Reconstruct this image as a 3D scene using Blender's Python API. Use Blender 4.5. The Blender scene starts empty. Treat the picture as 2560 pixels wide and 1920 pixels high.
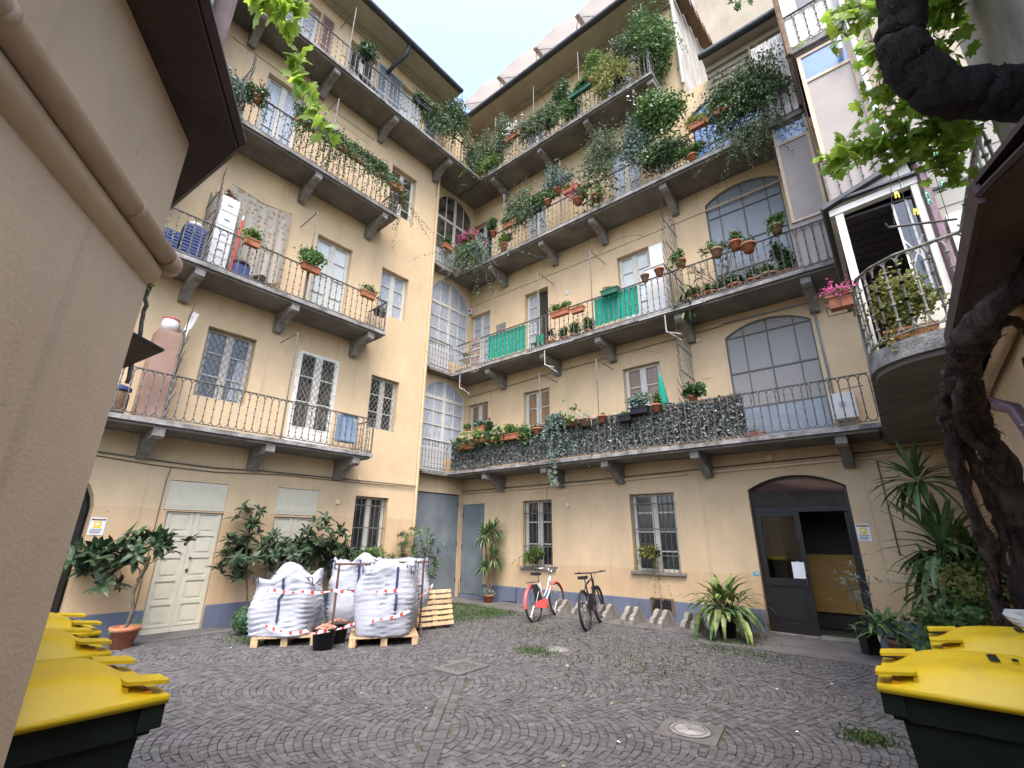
import bpy, bmesh, math, random
from mathutils import Vector, Matrix, noise
R = math.radians; PI = math.pi
rnd = random.Random(7)
C = bpy.context.scene.collection

# ------------------------------------------------------------------ camera, sky, sun, exposure
sc = bpy.context.scene
cd = bpy.data.cameras.new('camera'); cam = bpy.data.objects.new('camera', cd); C.objects.link(cam)
cam.location = (0, 0, 1.6)
cam.rotation_euler = (Matrix.Rotation(R(39.35), 3, 'Z') @ Matrix.Rotation(R(90+18.6), 3, 'X') @ Matrix.Rotation(R(0.55), 3, 'Z')).to_euler()
cd.sensor_width = 36; cd.lens = 1150/2560*36; cd.clip_start = .05; cd.clip_end = 600
sc.camera = cam
sc.render.resolution_x = 1024; sc.render.resolution_y = 768
w = bpy.data.worlds.new("World"); sc.world = w; w.use_nodes = True
nt = w.node_tree; bg = nt.nodes['Background']
sky = nt.nodes.new('ShaderNodeTexSky'); sky.sky_type = 'NISHITA'; sky.sun_disc = False
SUN_EL, SUN_AZ = 62, 135      # azimuth measured clockwise from +Y
sky.sun_elevation = R(SUN_EL); sky.sun_rotation = R(SUN_AZ)
sky.air_density = 1.0; sky.dust_density = 4.5; sky.ozone_density = 2.5
nt.links.new(sky.outputs[0], bg.inputs[0]); bg.inputs[1].default_value = 0.15
sl = bpy.data.lights.new('sun', 'SUN'); sl.energy = 0.6; sl.angle = R(40); sl.color = (1, .95, .87)
so = bpy.data.objects.new('sun', sl); C.objects.link(so)
sd = Vector((math.sin(R(SUN_AZ))*math.cos(R(SUN_EL)), math.cos(R(SUN_AZ))*math.cos(R(SUN_EL)), math.sin(R(SUN_EL))))
so.rotation_euler = sd.to_track_quat('Z', 'Y').to_euler(); so.location = (0, 0, 30)
sc.view_settings.view_transform = 'Standard'; sc.view_settings.look = 'None'
sc.view_settings.exposure = 2.3; sc.view_settings.gamma = 1

# ------------------------------------------------------------------ materials
MATS = {}
def lin(c):
    return tuple(((v/255)/12.92 if v/255 <= .04045 else ((v/255+.055)/1.055)**2.4) for v in c)
def pm(name, col, rough=.7, var=.12, scale=6., bump=0., bscale=40., metal=0., spec=.4, coat=0., island=0., trans=0., col2=None, thr=(.4, .65), stretch=None, sheen=0):
    """procedural principled material; col given in linear base colour"""
    m = bpy.data.materials.new(name); m.use_nodes = True; MATS[name] = m
    n = m.node_tree.nodes; l = m.node_tree.links; p = n['Principled BSDF']
    p.inputs['Roughness'].default_value = rough; p.inputs['Metallic'].default_value = metal
    p.inputs['Specular IOR Level'].default_value = spec
    if coat: p.inputs['Coat Weight'].default_value = coat; p.inputs['Coat Roughness'].default_value = .15
    tc = n.new('ShaderNodeTexCoord'); vec = tc.outputs['Object']
    if stretch:
        mp = n.new('ShaderNodeMapping'); mp.inputs['Scale'].default_value = stretch; l.new(vec, mp.inputs[0]); vec = mp.outputs[0]
    ns = n.new('ShaderNodeTexNoise'); ns.inputs['Scale'].default_value = scale; ns.inputs['Detail'].default_value = 5
    ns.inputs['Roughness'].default_value = .6
    l.new(vec, ns.inputs['Vector'])
    cr = n.new('ShaderNodeValToRGB')
    c2 = col2 if col2 else tuple(v*(1-var) for v in col)
    c1 = col if col2 else tuple(min(1, v*(1+var)) for v in col)
    cr.color_ramp.elements[0].position = thr[0]; cr.color_ramp.elements[0].color = (*c2, 1)
    cr.color_ramp.elements[1].position = thr[1]; cr.color_ramp.elements[1].color = (*c1, 1)
    l.new(ns.outputs[0], cr.inputs[0]); out = cr.outputs[0]
    if island:
        ge = n.new('ShaderNodeNewGeometry'); mr = n.new('ShaderNodeMapRange')
        mr.inputs['To Min'].default_value = 1-island; mr.inputs['To Max'].default_value = 1+island
        l.new(ge.outputs['Random Per Island'], mr.inputs['Value'])
        hv = n.new('ShaderNodeHueSaturation'); l.new(mr.outputs[0], hv.inputs['Value']); l.new(out, hv.inputs['Color'])
        mr2 = n.new('ShaderNodeMapRange'); mr2.inputs['To Min'].default_value = .5-island*.06; mr2.inputs['To Max'].default_value = .5+island*.04
        mu = n.new('ShaderNodeMath'); mu.operation = 'MULTIPLY'; mu.inputs[1].default_value = 7.31; fr = n.new('ShaderNodeMath'); fr.operation = 'FRACT'
        l.new(ge.outputs['Random Per Island'], mu.inputs[0]); l.new(mu.outputs[0], fr.inputs[0]); l.new(fr.outputs[0], mr2.inputs['Value'])
        l.new(mr2.outputs[0], hv.inputs['Hue']); out = hv.outputs[0]
    l.new(out, p.inputs['Base Color'])
    if bump:
        b = n.new('ShaderNodeBump'); b.inputs['Strength'].default_value = bump; b.inputs['Distance'].default_value = .02
        n2 = n.new('ShaderNodeTexNoise'); n2.inputs['Scale'].default_value = bscale; n2.inputs['Detail'].default_value = 6
        l.new(vec, n2.inputs['Vector']); l.new(n2.outputs[0], b.inputs['Height']); l.new(b.outputs[0], p.inputs['Normal'])
    if trans:
        t = n.new('ShaderNodeBsdfTranslucent'); l.new(out, t.inputs[0]); mx = n.new('ShaderNodeMixShader'); mx.inputs[0].default_value = trans
        l.new(p.outputs[0], mx.inputs[1]); l.new(t.outputs[0], mx.inputs[2]); l.new(mx.outputs[0], n['Material Output'].inputs[0])
    return m
def stucco(name, col, band=None, bandcol=None, stain=.1):
    m = pm(name, col, .92, .05, .9, .12, 60, spec=.15)
    n = m.node_tree.nodes; l = m.node_tree.links; p = n['Principled BSDF']
    src = p.inputs['Base Color'].links[0].from_socket
    tc = n.new('ShaderNodeTexCoord'); mp = n.new('ShaderNodeMapping'); mp.inputs['Scale'].default_value = (1.0, 1.0, .5); l.new(tc.outputs['Object'], mp.inputs[0])
    ns = n.new('ShaderNodeTexNoise'); ns.inputs['Scale'].default_value = 2.6; ns.inputs['Detail'].default_value = 7; ns.inputs['Roughness'].default_value = .7; l.new(mp.outputs[0], ns.inputs['Vector'])
    mr = n.new('ShaderNodeMapRange'); mr.inputs['From Min'].default_value = .35; mr.inputs['From Max'].default_value = .68; mr.inputs['To Min'].default_value = 1-stain; mr.inputs['To Max'].default_value = 1.04; l.new(ns.outputs[0], mr.inputs['Value'])
    mu = n.new('ShaderNodeVectorMath'); mu.operation = 'SCALE'; l.new(src, mu.inputs[0]); l.new(mr.outputs[0], mu.inputs['Scale'])
    out = mu.outputs[0]
    # small scattered scuffs and chips
    n3 = n.new('ShaderNodeTexNoise'); n3.inputs['Scale'].default_value = 9; n3.inputs['Detail'].default_value = 8; l.new(tc.outputs['Object'], n3.inputs['Vector'])
    m3 = n.new('ShaderNodeMapRange'); m3.inputs['From Min'].default_value = .705; m3.inputs['From Max'].default_value = .74; l.new(n3.outputs[0], m3.inputs['Value'])
    mx = n.new('ShaderNodeMix'); mx.data_type = 'RGBA'; mx.inputs[7].default_value = (*[v*.55 for v in col], 1); l.new(m3.outputs[0], mx.inputs[0]); l.new(out, mx.inputs[6]); out = mx.outputs[2]
    mp5 = n.new('ShaderNodeMapping'); mp5.inputs['Scale'].default_value = (3.2, 3.2, .16); l.new(tc.outputs['Object'], mp5.inputs[0]); n5 = n.new('ShaderNodeTexNoise'); n5.inputs['Scale'].default_value = 2.2; n5.inputs['Detail'].default_value = 4; l.new(mp5.outputs[0], n5.inputs['Vector'])
    m5 = n.new('ShaderNodeMapRange'); m5.inputs['From Min'].default_value = .6; m5.inputs['From Max'].default_value = .76; m5.inputs['To Max'].default_value = .55; l.new(n5.outputs[0], m5.inputs['Value'])
    x5 = n.new('ShaderNodeMix'); x5.data_type = 'RGBA'; x5.inputs[7].default_value = (*[v*.6 for v in col], 1); l.new(m5.outputs[0], x5.inputs[0]); l.new(out, x5.inputs[6]); out = x5.outputs[2]
    if band:
        sp = n.new('ShaderNodeSeparateXYZ'); l.new(tc.outputs['Object'], sp.inputs[0])
        g = n.new('ShaderNodeMath'); g.operation = 'LESS_THAN'; g.inputs[1].default_value = band; l.new(sp.outputs['Z'], g.inputs[0])
        m4 = n.new('ShaderNodeMix'); m4.data_type = 'RGBA'; m4.blend_type = 'MULTIPLY'; m4.inputs[7].default_value = (*bandcol, 1); l.new(g.outputs[0], m4.inputs[0]); l.new(out, m4.inputs[6]); out = m4.outputs[2]
    l.new(out, p.inputs['Base Color'])
    return m
WALL = (.575, .437, .275)
stucco('wall_l', WALL, 2.06, (.95, .9, .87)); stucco('wall_r', WALL, 1.0, (.95, .9, .86)); stucco('wall_near', (.72, .57, .4), stain=.1)
stucco('wall_pale', (.37, .325, .25), stain=.12); stucco('wall_brown', (.11, .085, .085), stain=.4); stucco('wall_grey', (.5, .47, .42), stain=.45)
stucco('plinth', (.145, .165, .225), stain=.22); stucco('siding', (.32, .31, .275), stain=.1); stucco('interior', (.42, .33, .2)); stucco('interior_shade', (.05, .045, .04))  # last one has the darkness of unlit rooms put into its colour
pm('ochre', (.35, .19, .045), .7, .1, 2)
pm('concrete', (.33, .32, .31), .95, .3, 5, .6, 40, col2=(.11, .105, .1), thr=(.35, .7))
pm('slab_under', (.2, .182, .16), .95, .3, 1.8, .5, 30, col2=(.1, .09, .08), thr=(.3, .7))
pm('stone', (.27, .255, .235), .95, .3, 7, .7, 30, col2=(.12, .11, .1), thr=(.3, .7))
pm('pave', (.13, .12, .118), .9, .25, 2.5, .4, 90, col2=(.07, .066, .066), thr=(.3, .7))
pm('iron', (.17, .165, .15), .6, .3, 25, .2, 60, metal=.2, col2=(.09, .085, .08), thr=(.4, .6))
pm('iron_dark', (.05, .045, .045), .6, .3, 20, metal=.3)
pm('iron_pale', (.28, .27, .23), .65, .3, 20, .2, 60, metal=.2, col2=(.13, .12, .1), thr=(.35, .6))
pm('rust', (.11, .055, .038), .85, .4, 15, .4, 60, col2=(.06, .035, .03))
pm('white_paint', (.5, .485, .43), .55, .06, 8, .15, 50)
pm('worn_white', (.66, .64, .58), .7, .2, 9, .3, 40, col2=(.33, .3, .25), thr=(.3, .48))
pm('door_cream', (.53, .5, .39), .6, .1, 5, .1, 40, col2=(.45, .42, .33), thr=(.25, .5))
pm('old_board', (.62, .61, .57), .9, .3, 7, .5, 20, col2=(.2, .19, .17), thr=(.36, .56), stretch=(6, 6, .6))
pm('gate_grey', (.215, .25, .27), .5, .12, 1.6, .12, 30, metal=.25, col2=(.15, .175, .19), thr=(.35, .65))
pm('frame_grey', (.1, .1, .092), .6, .1, 10)
pm('metal_grey', (.21, .24, .27), .5, .1, 4, metal=.2)
pm('blue_grey', (.17, .24, .34), .5, .1, 4)
pm('glass_dark', (.022, .024, .028), .06, .3, 3, .04, 3, spec=.9)
pm('glass_mid', (.1, .09, .075), .1, .4, 2.5, .04, 3, spec=.8, col2=(.03, .028, .026), thr=(.4, .55))
pm('glass_curtain', (.4, .43, .47), .2, .2, 9, .25, 6, spec=.6, col2=(.24, .27, .31), thr=(.35, .6), stretch=(4, 4, .5))
pm('glass_brown', (.22, .14, .075), .22, .2, 3, spec=.6, stretch=(4, 4, .5))
pm('glass_white', (.5, .53, .5), .12, .06, 2, spec=.7)
pm('glass_rough', (.19, .205, .22), .32, .1, 30, .5, 55, spec=.7, col2=(.15, .163, .175), thr=(.4, .6))
pm('glass_rough_warm', (.25, .235, .215), .4, .1, 30, .5, 60, spec=.6, col2=(.19, .178, .163), thr=(.3, .7))
pm('glass_blue', (.1, .2, .4), .18, .15, 3, spec=.8)
pm('panel_beige', (.27, .235, .21), .5, .06, 2, spec=.4)
pm('frame_cream', (.48, .38, .27), .6, .1, 10)
pm('gutter', (.05, .055, .062), .5, .15, 6, metal=.3)
pm('brown_eave', (.075, .047, .042), .6, .3, 4, .2, 20, col2=(.045, .028, .026))
pm('tile', (.25, .12, .07), .85, .3, 9, .3, 30)
pm('pipe_cream', (.55, .41, .28), .5, .1, 5, .1, 30, spec=.35)
pm('pipe_purple', (.13, .075, .09), .4, .25, 6, .15, 30, coat=.2)
pm('pipe_grey', (.42, .42, .4), .5, .12, 8)
pm('terracotta', (.36, .13, .065), .8, .2, 12, .2, 60)
pm('terracotta_old', (.33, .17, .1), .9, .3, 14, .3, 50, col2=(.22, .17, .12), thr=(.35, .6))
pm('plastic_green', (.03, .12, .07), .45, .1, 8); pm('plastic_black', (.012, .012, .016), .45, .2, 8); pm('plastic_white', (.5, .5, .5), .4, .05, 5)
pm('plastic_red', (.45, .04, .03), .4, .1, 5); pm('plastic_blue', (.035, .06, .17), .5, .1, 5)
pm('cloth_green', (.012, .3, .21), .9, .14, 5, .3, 12, stretch=(3, 3, .4), trans=.25)
pm('cloth_net', (.62, .6, .55), .9, .1, 10, trans=.4)
pm('rug', (.3, .22, .2), .95, .3, 8, .3, 60, col2=(.14, .1, .09), thr=(.45, .55), stretch=(.6, .6, 6))
pm('soil', (.04, .03, .022), .95, .3, 20)
pm('bark_trunk', (.07, .05, .04), .95, .5, 6, 1., 14, col2=(.013, .01, .009), stretch=(3, 3, .5))
pm('bark', (.016, .0125, .011), .95, .5, 6, 1., 14, col2=(.006, .005, .005), stretch=(3, 3, .5))
pm('bark_red', (.09, .045, .03), .95, .5, 6, 1., 16, col2=(.02, .014, .012), stretch=(3, 3, .6))
pm('stem', (.1, .085, .055), .9, .3, 12)
pm('leaf_dark', (.062, .115, .042), .5, .2, 8, spec=.5, island=.45, trans=.15)
pm('leaf_loquat', (.03, .055, .026), .42, .2, 6, spec=.3, island=.4, trans=.1)
pm('leaf_mid', (.085, .165, .045), .5, .2, 8, island=.45, trans=.25)
pm('leaf_light', (.12, .2, .045), .5, .2, 8, island=.4, trans=.35)
pm('leaf_yellow', (.2, .22, .06), .5, .2, 8, island=.4, trans=.35)
pm('leaf_vine', (.25, .4, .05), .45, .2, 12, island=.3, trans=.6)
pm('leaf_blue', (.14, .2, .17), .6, .2, 8, island=.35, trans=.15)
pm('leaf_haze', (.12, .165, .09), .6, .2, 8, island=.45, trans=.25)
pm('leaf_yucca', (.11, .19, .065), .38, .2, 5, spec=.5, island=.35, trans=.15)
pm('leaf_variegated', (.21, .26, .08), .45, .3, 5, island=.4, trans=.2, col2=(.05, .1, .03), thr=(.42, .58))
pm('flower_pink', (.55, .1, .25), .7, .2, 8, island=.3, trans=.3); pm('flower_red', (.5, .02, .02), .7, .2, 8, island=.3); pm('flower_white', (.75, .75, .72), .7, .1, 8)
pm('grass', (.05, .095, .022), .8, .3, 8, island=.5, trans=.25); pm('litter', (.25, .2, .1), .9, .3, 8, island=.5); pm('litter_white', (.6, .6, .6), .8, .2, 8)
pm('bag', (.37, .385, .435), .6, .05, 4, .35, 26, spec=.3, stretch=(1, 1, 6), trans=.08); pm('strap', (.02, .035, .08), .7, .1, 8)
pm('tape_white', (.75, .72, .7), .5, .04, 4); pm('tape_red', (.62, .05, .04), .5, .05, 4)
pm('wood', (.42, .3, .17), .85, .25, 6, .3, 40, stretch=(6, 1, 1), island=.2); pm('wood_dark', (.15, .09, .05), .85, .3, 6, .3, 40)
pm('rubble', (.42, .22, .15), .95, .3, 14, .4, 60, island=.3)
pm('bin_yellow', (.62, .44, .012), .45, .05, 4, .08, 14, spec=.4, col2=(.5, .35, .03), thr=(.3, .42)); pm('bin_green', (.008, .015, .0125), .5, .2, 8, spec=.3); pm('ink', (.03, .03, .02), .7, .1, 8); pm('bin_orange', (.55, .24, .01), .5, .1, 8)
pm('bike_blue', (.42, .53, .58), .3, .05, 4, coat=.4); pm('bike_coral', (.85, .1, .09), .35, .05, 4, coat=.4); pm('bike_black', (.012, .012, .02), .3, .1, 4, coat=.3)
pm('rubber', (.014, .014, .015), .85, .2, 20); pm('chrome', (.6, .6, .6), .25, .05, 4, metal=1)
pm('yellow', (.7, .5, .03), .6, .05, 4); pm('peg_green', (0, .2, .1), .4, .05, 4); pm('paper', (.7, .72, .75), .8, .03, 4); pm('cyan', (.05, .35, .5), .5, .05, 4)
pm('door_black', (.018, .016, .016), .4, .2, 4, .1, 20, spec=.35)
pm('cupboard', (.27, .175, .13), .55, .1, 2, col2=(.2, .12, .09)); pm('canvas', (.42, .39, .35), .8, .05, 2, trans=.45)
# clear-ish glazing for the entrance door
mg = bpy.data.materials.new('glass_clear'); mg.use_nodes = True; MATS['glass_clear'] = mg
_n = mg.node_tree.nodes; _l = mg.node_tree.links; _t = _n.new('ShaderNodeBsdfTransparent'); _g = _n.new('ShaderNodeBsdfGlossy'); _g.inputs['Roughness'].default_value = .03
_g.inputs['Color'].default_value = (.8, .85, .9, 1); _t.inputs[0].default_value = (.55, .6, .6, 1); _m = _n.new('ShaderNodeMixShader'); _m.inputs[0].default_value = .16
_l.new(_t.outputs[0], _m.inputs[1]); _l.new(_g.outputs[0], _m.inputs[2]); _l.new(_m.outputs[0], _n['Material Output'].inputs[0])
# butterfly-printed net curtain
mc = pm('net_print', (.6, .57, .5), .9, .04, 5, trans=.45); _n = mc.node_tree.nodes; _l = mc.node_tree.links
_tc = _n.new('ShaderNodeTexCoord'); _v = _n.new('ShaderNodeTexVoronoi'); _v.inputs['Scale'].default_value = 7.5; _v.inputs['Randomness'].default_value = .5
_nn = _n.new('ShaderNodeTexNoise'); _nn.inputs['Scale'].default_value = 22; _ad = _n.new('ShaderNodeMixRGB'); _ad.blend_type = 'ADD'; _ad.inputs[0].default_value = .09
_l.new(_tc.outputs['Object'], _nn.inputs['Vector']); _l.new(_tc.outputs['Object'], _ad.inputs[1]); _l.new(_nn.outputs['Color'], _ad.inputs[2]); _l.new(_ad.outputs[0], _v.inputs['Vector'])
_r = _n.new('ShaderNodeValToRGB'); _r.color_ramp.elements[0].position = .26; _r.color_ramp.elements[0].color = (.36, .22, .12, 1); _r.color_ramp.elements[1].position = .3; _r.color_ramp.elements[1].color = (.5, .47, .41, 1)
_l.new(_v.outputs['Distance'], _r.inputs[0]); _l.new(_r.outputs[0], _n['Principled BSDF'].inputs['Base Color'])

# ------------------------------------------------------------------ mesh builder
class MB:
    def __init__(s): s.v = []; s.f = []; s.m = []; s.cur = 0
    def add(s, vs, fs):
        o = len(s.v); s.v += [tuple(v) for v in vs]; s.f += [tuple(i+o for i in f) for f in fs]; s.m += [s.cur]*len(fs); return s
    def box(s, x0, x1, y0, y1, z0, z1, M=None):
        vs = [Vector(p) for p in ((x0, y0, z0), (x1, y0, z0), (x1, y1, z0), (x0, y1, z0), (x0, y0, z1), (x1, y0, z1), (x1, y1, z1), (x0, y1, z1))]
        if M: vs = [M @ v for v in vs]
        return s.add(vs, [(0, 3, 2, 1), (4, 5, 6, 7), (0, 1, 5, 4), (1, 2, 6, 5), (2, 3, 7, 6), (3, 0, 4, 7)])
    def quad(s, a, b, c, d): return s.add([a, b, c, d], [(0, 1, 2, 3)])
    def poly(s, pts): return s.add(pts, [tuple(range(len(pts)))])
    def prism(s, pts, d):            # pts polygon (3D), extruded by vector d
        n = len(pts); a = [Vector(p) for p in pts]; b = [p+Vector(d) for p in a]
        return s.add(a+b, [tuple(range(n))[::-1], tuple(range(n, 2*n))]+[(i, (i+1) % n, n+(i+1) % n, n+i) for i in range(n)])
    def tube(s, pts, r, n=6, cap=True):
        pts = [Vector(p) for p in pts]; k = len(pts); rs = r if isinstance(r, (list, tuple)) else [r]*k
        vs = []; up = None
        for i, p in enumerate(pts):
            t = (pts[min(i+1, k-1)]-pts[max(i-1, 0)])
            if t.length < 1e-9: t = Vector((0, 0, 1))
            t.normalize()
            if up is None: up = t.orthogonal().normalized()
            else:
                up = up-t*up.dot(t); up = up.normalized() if up.length > 1e-6 else t.orthogonal().normalized()
            b = t.cross(up)
            for j in range(n):
                a = 2*PI*(j+.5)/n; vs.append(p+(up*math.cos(a)+b*math.sin(a))*rs[i])
        fs = [(i*n+j, i*n+(j+1) % n, (i+1)*n+(j+1) % n, (i+1)*n+j) for i in range(k-1) for j in range(n)]
        if cap: fs += [tuple(range(n))[::-1], tuple(range((k-1)*n, k*n))]
        return s.add(vs, fs)
    def lathe(s, prof, n=16, c=(0, 0, 0), sx=1, sy=1):     # prof: (r,z) bottom to top, closed ends where r=0
        vs = []; c = Vector(c)
        for r, z in prof:
            for j in range(n):
                a = 2*PI*j/n; vs.append(c+Vector((r*math.cos(a)*sx, r*math.sin(a)*sy, z)))
        k = len(prof)
        return s.add(vs, [(i*n+j, i*n+(j+1) % n, (i+1)*n+(j+1) % n, (i+1)*n+j) for i in range(k-1) for j in range(n)]+([tuple(range(n))[::-1]] if prof[0][0] > 0 else [])+([tuple(range((k-1)*n, k*n))] if prof[-1][0] > 0 else []))
    def ball(s, c, r, n=8, sq=(1, 1, 1)):
        return s.add(*sphere(c, r, n, sq))
    def build(s, name, mats, parent=None, smooth=False, kind=None):
        me = bpy.data.meshes.new(name); me.from_pydata(s.v, [], s.f)
        for m in (mats if isinstance(mats, (list, tuple)) else [mats]): me.materials.append(MATS[m])
        if len(me.materials) > 1: me.polygons.foreach_set('material_index', s.m)
        if smooth: me.polygons.foreach_set('use_smooth', [True]*len(me.polygons))
        me.update(); o = bpy.data.objects.new(name, me); C.objects.link(o)
        if parent: o.parent = parent
        if kind: o['kind'] = kind
        return o
def sphere(c, r, n=8, sq=(1, 1, 1)):
    vs = []; fs = []; m = n//2
    for i in range(m+1):
        th = PI*i/m
        for j in range(n):
            a = 2*PI*j/n; vs.append((c[0]+r*sq[0]*math.sin(th)*math.cos(a), c[1]+r*sq[1]*math.sin(th)*math.sin(a), c[2]-r*sq[2]*math.cos(th)))
    fs = [(i*n+j, i*n+(j+1) % n, (i+1)*n+(j+1) % n, (i+1)*n+j) for i in range(m) for j in range(n)]
    return vs, fs
def thing(name, label, cat, M=None, group=None):
    o = bpy.data.objects.new(name, None); C.objects.link(o); o.empty_display_size = .1
    if M is not None: o.matrix_world = M
    o['label'] = label; o['category'] = cat
    if group: o['group'] = group
    return o
def tag(o, label, cat, group=None):
    o['label'] = label; o['category'] = cat
    if group: o['group'] = group
    return o
def T(x, y, z=0, rz=0): return Matrix.Translation((x, y, z)) @ Matrix.Rotation(rz, 4, 'Z')
FR = T(0, 10.3)                              # facade frame: X along the wall, Y into the wall, Z up
FL = T(-10.25, 2.73, 0, R(88.6))
FB = T(-10.42, 8.33, 0, R(88.6))
def on(F, u, out, z, rz=0): return F @ T(u, -out, z, rz)
def copytree(o, M=None, label=None, group=None):
    r = o.copy(); C.objects.link(r)
    if M is not None: r.matrix_world = M
    if label: r['label'] = label
    if group: r['group'] = group
    for ch in list(o.children):
        c = ch.copy(); C.objects.link(c); c.parent = r
        for g in list(ch.children):
            d = g.copy(); C.objects.link(d); d.parent = c
    return r
def text(parent, s, size, M, mat, name='lettering', depth=.001):
    cu = bpy.data.curves.new('t', 'FONT'); cu.body = s; cu.size = size; cu.extrude = depth; cu.align_x = 'CENTER'; cu.align_y = 'CENTER'
    to = bpy.data.objects.new('t', cu); C.objects.link(to); dg = bpy.context.evaluated_depsgraph_get(); dg.update()
    me = bpy.data.meshes.new_from_object(to.evaluated_get(dg)); me.transform(M); me.materials.clear(); me.materials.append(MATS[mat])
    bpy.data.objects.remove(to); o = bpy.data.objects.new(name, me); C.objects.link(o); o.parent = parent; return o

# ------------------------------------------------------------------ ground
g = MB(); g.quad((-120, -120, -.014), (120, -120, -.014), (120, 120, -.014), (-120, 120, -.014))
pm('joints', (.05, .047, .04), .95, .3, 5, .4, 60, col2=(.045, .06, .025), thr=(.45, .6))
g.build('ground', 'joints', kind='structure')
pm('cobble', (.098, .095, .099), .75, .22, 8, .35, 70, spec=.3, island=.2, col2=(.07, .067, .069))
def cobbles():
    """segmental-arch setts: bands 1.38 m deep either side of a straight spine that runs through the drain"""
    mb = MB(); ax = Vector((-.634, .773)); bx = Vector((.773, .634)); o0 = Vector((-4.85, 4.92)); Wd = 1.38; sp = .076
    def stone(q):
        c = sum(q, Vector((0, 0)))/4
        if not (-9.62 < c.x < .75 and .2 < c.y < 9.25): return
        if c.y > 8.7 and c.x > -3.2: return
        if abs(c.x+4.85) < .25 and abs(c.y-4.92) < .31: return
        if abs(c.x+1.83) < .27 and abs(c.y-4.77) < .27: return
        if abs(c.x+4.44) < .27 and abs(c.y-6.6) < .27: return
        th = rnd.uniform(-.004, .004); tl = rnd.uniform(-.006, .006); tt = rnd.uniform(-.006, .006); vs = []
        j = [Vector((rnd.uniform(-.005, .005), rnd.uniform(-.005, .005))) for _ in range(4)]
        for lev, (k, z) in enumerate(((.86, 0), (.97, -.02))):
            for a in range(4):
                p = c+(q[a]-c)*k+j[a]; vs.append((p.x, p.y, z+(th+(tl if a in (0, 1) else -tl)*.5+(tt if a in (1, 2) else -tt)*.5 if lev == 0 else 0)))
        f = [(0, 1, 2, 3)]+[(4+a, 4+(a+1) % 4, (a+1) % 4, a) for a in range(4)]
        mb.add(vs, f)
    th0 = R(57); rr = Wd/2/math.sin(th0)
    for side in (1, -1):
        for ci in range(-7, 6):
            for ri in range(-12, 118):
                n = 21
                for i in range(n):
                    q = []
                    for (k, dr) in ((i, 0), (i+1, 0), (i+1, 1), (i, 1)):
                        an = -th0+2*th0*(k+(ri % 2)*.5-.25)/n; uu = rr*math.sin(an); sag = rr*(math.cos(an)-math.cos(th0))
                        s_ = ri*sp+sag+.1+(ci % 3)*.03
                        if dr: d_ = sp*math.cos(an); uu += d_*math.sin(an); s_ += d_*math.cos(an)
                        q.append((uu, s_))
                    cs = sum(v[1] for v in q)/4
                    if cs < .115: continue
                    Q = [o0+ax*((ci+.5)*Wd+uu)+bx*side*s_ for uu, s_ in q]
                    stone(Q if side > 0 else Q[::-1])
    for i in range(-60, 60):
        for k in range(2):
            y0 = i*.1+(k % 2)*.04; x0 = -.107+k*.107
            stone([o0+ax*(y0+dy)+bx*(x0+dx) for dx, dy in ((0, 0), (.107, 0), (.107, .1), (0, .1))])
    mb.build('cobblestones', 'cobble', kind='structure')
cobbles()
b = MB(); b.prism([(-10.3, -4, .01), (-9.6, -4, .01), (-9.6, 9.2, .01), (-10.3, 9.2, .01)], (0, 0, -.05))
b.prism([(-10.6, 9.2, .012), (-3.2, 9.2, .012), (-3.2, 10.3, .012), (-10.6, 10.3, .012)], (0, 0, -.05))
b.prism([(-3.2, 8.66, .008), (.9, 8.66, .008), (.9, 10.3, .008), (-3.2, 10.3, .008)], (0, 0, -.05))
b.build('pavement', 'pave', kind='structure')
def tufts(name, spots, n, h, matn, seed):
    r = random.Random(seed); mb = MB()
    for _ in range(n):
        cx, cy, sx, sy = r.choice(spots); x = r.gauss(cx, sx); y = r.gauss(cy, sy)
        a = r.uniform(0, 2*PI); hh = h*r.uniform(.4, 1.2); w = r.uniform(.004, .012); d = Vector((math.cos(a), math.sin(a), 0)); l = Vector((r.gauss(0, .5), r.gauss(0, .5), 1))*hh
        p = Vector((x, y, 0)); mb.add([p-d*w, p+d*w, p+d*w*.6+l*.6, p+l], [(0, 1, 2), (0, 2, 3)])
    mb.build(name, matn, kind='stuff')
weeds = [(-8.3, 8.3, .5, .4), (-8.9, 9.2, .5, .15), (-7.6, 8.6, .3, .3), (-7.9, 7.6, .4, .4)]
tufts('grass', weeds*3+[(-8.6, 3.9, .25, .25), (-2.6, 9.0, .25, .12), (-4.65, 6.3, .18, .12), (-3.6, 7.4, 1.1, .5), (-2.3, 8.3, .4, .2), (-.6, 5.6, .1, .1), (-5, 5, 2.4, 1.6), (-5.4, 7.7, .6, .4), (-3, 6.4, .8, .5)], 8500, .045, 'grass', 3)
r = random.Random(5); mb = MB()
for _ in range(480):
    x = r.gauss(-2.4, 1.2); y = r.gauss(6.4, 1.4)
    if not (-8 < x < .4 and 3 < y < 9): continue
    a = r.uniform(0, 6.3); s = r.uniform(.006, .02); d = Vector((math.cos(a), math.sin(a), r.uniform(-.2, .2)))*s; e = Vector((-math.sin(a), math.cos(a), r.uniform(-.2, .2)))*s*.6; p = Vector((x, y, .012))
    mb.add([p-d, p-e, p+d, p+e], [(0, 1, 2, 3)])
mb.build('fallen_leaves', 'litter', kind='stuff')
mb = MB()
for _ in range(32):
    x, y = r.choice([(r.uniform(-8.6, -6.5), r.uniform(3.2, 5)), (r.uniform(-5, -1), r.uniform(3.4, 7.5))]); a = r.uniform(0, 6.3); s = r.uniform(.008, .028)
    d = Vector((math.cos(a), math.sin(a), .1))*s; e = Vector((-math.sin(a), math.cos(a), .2))*s*.7; p = Vector((x, y, .014)); mb.add([p-d, p-e, p+d, p+e], [(0, 1, 2, 3)])
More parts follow.
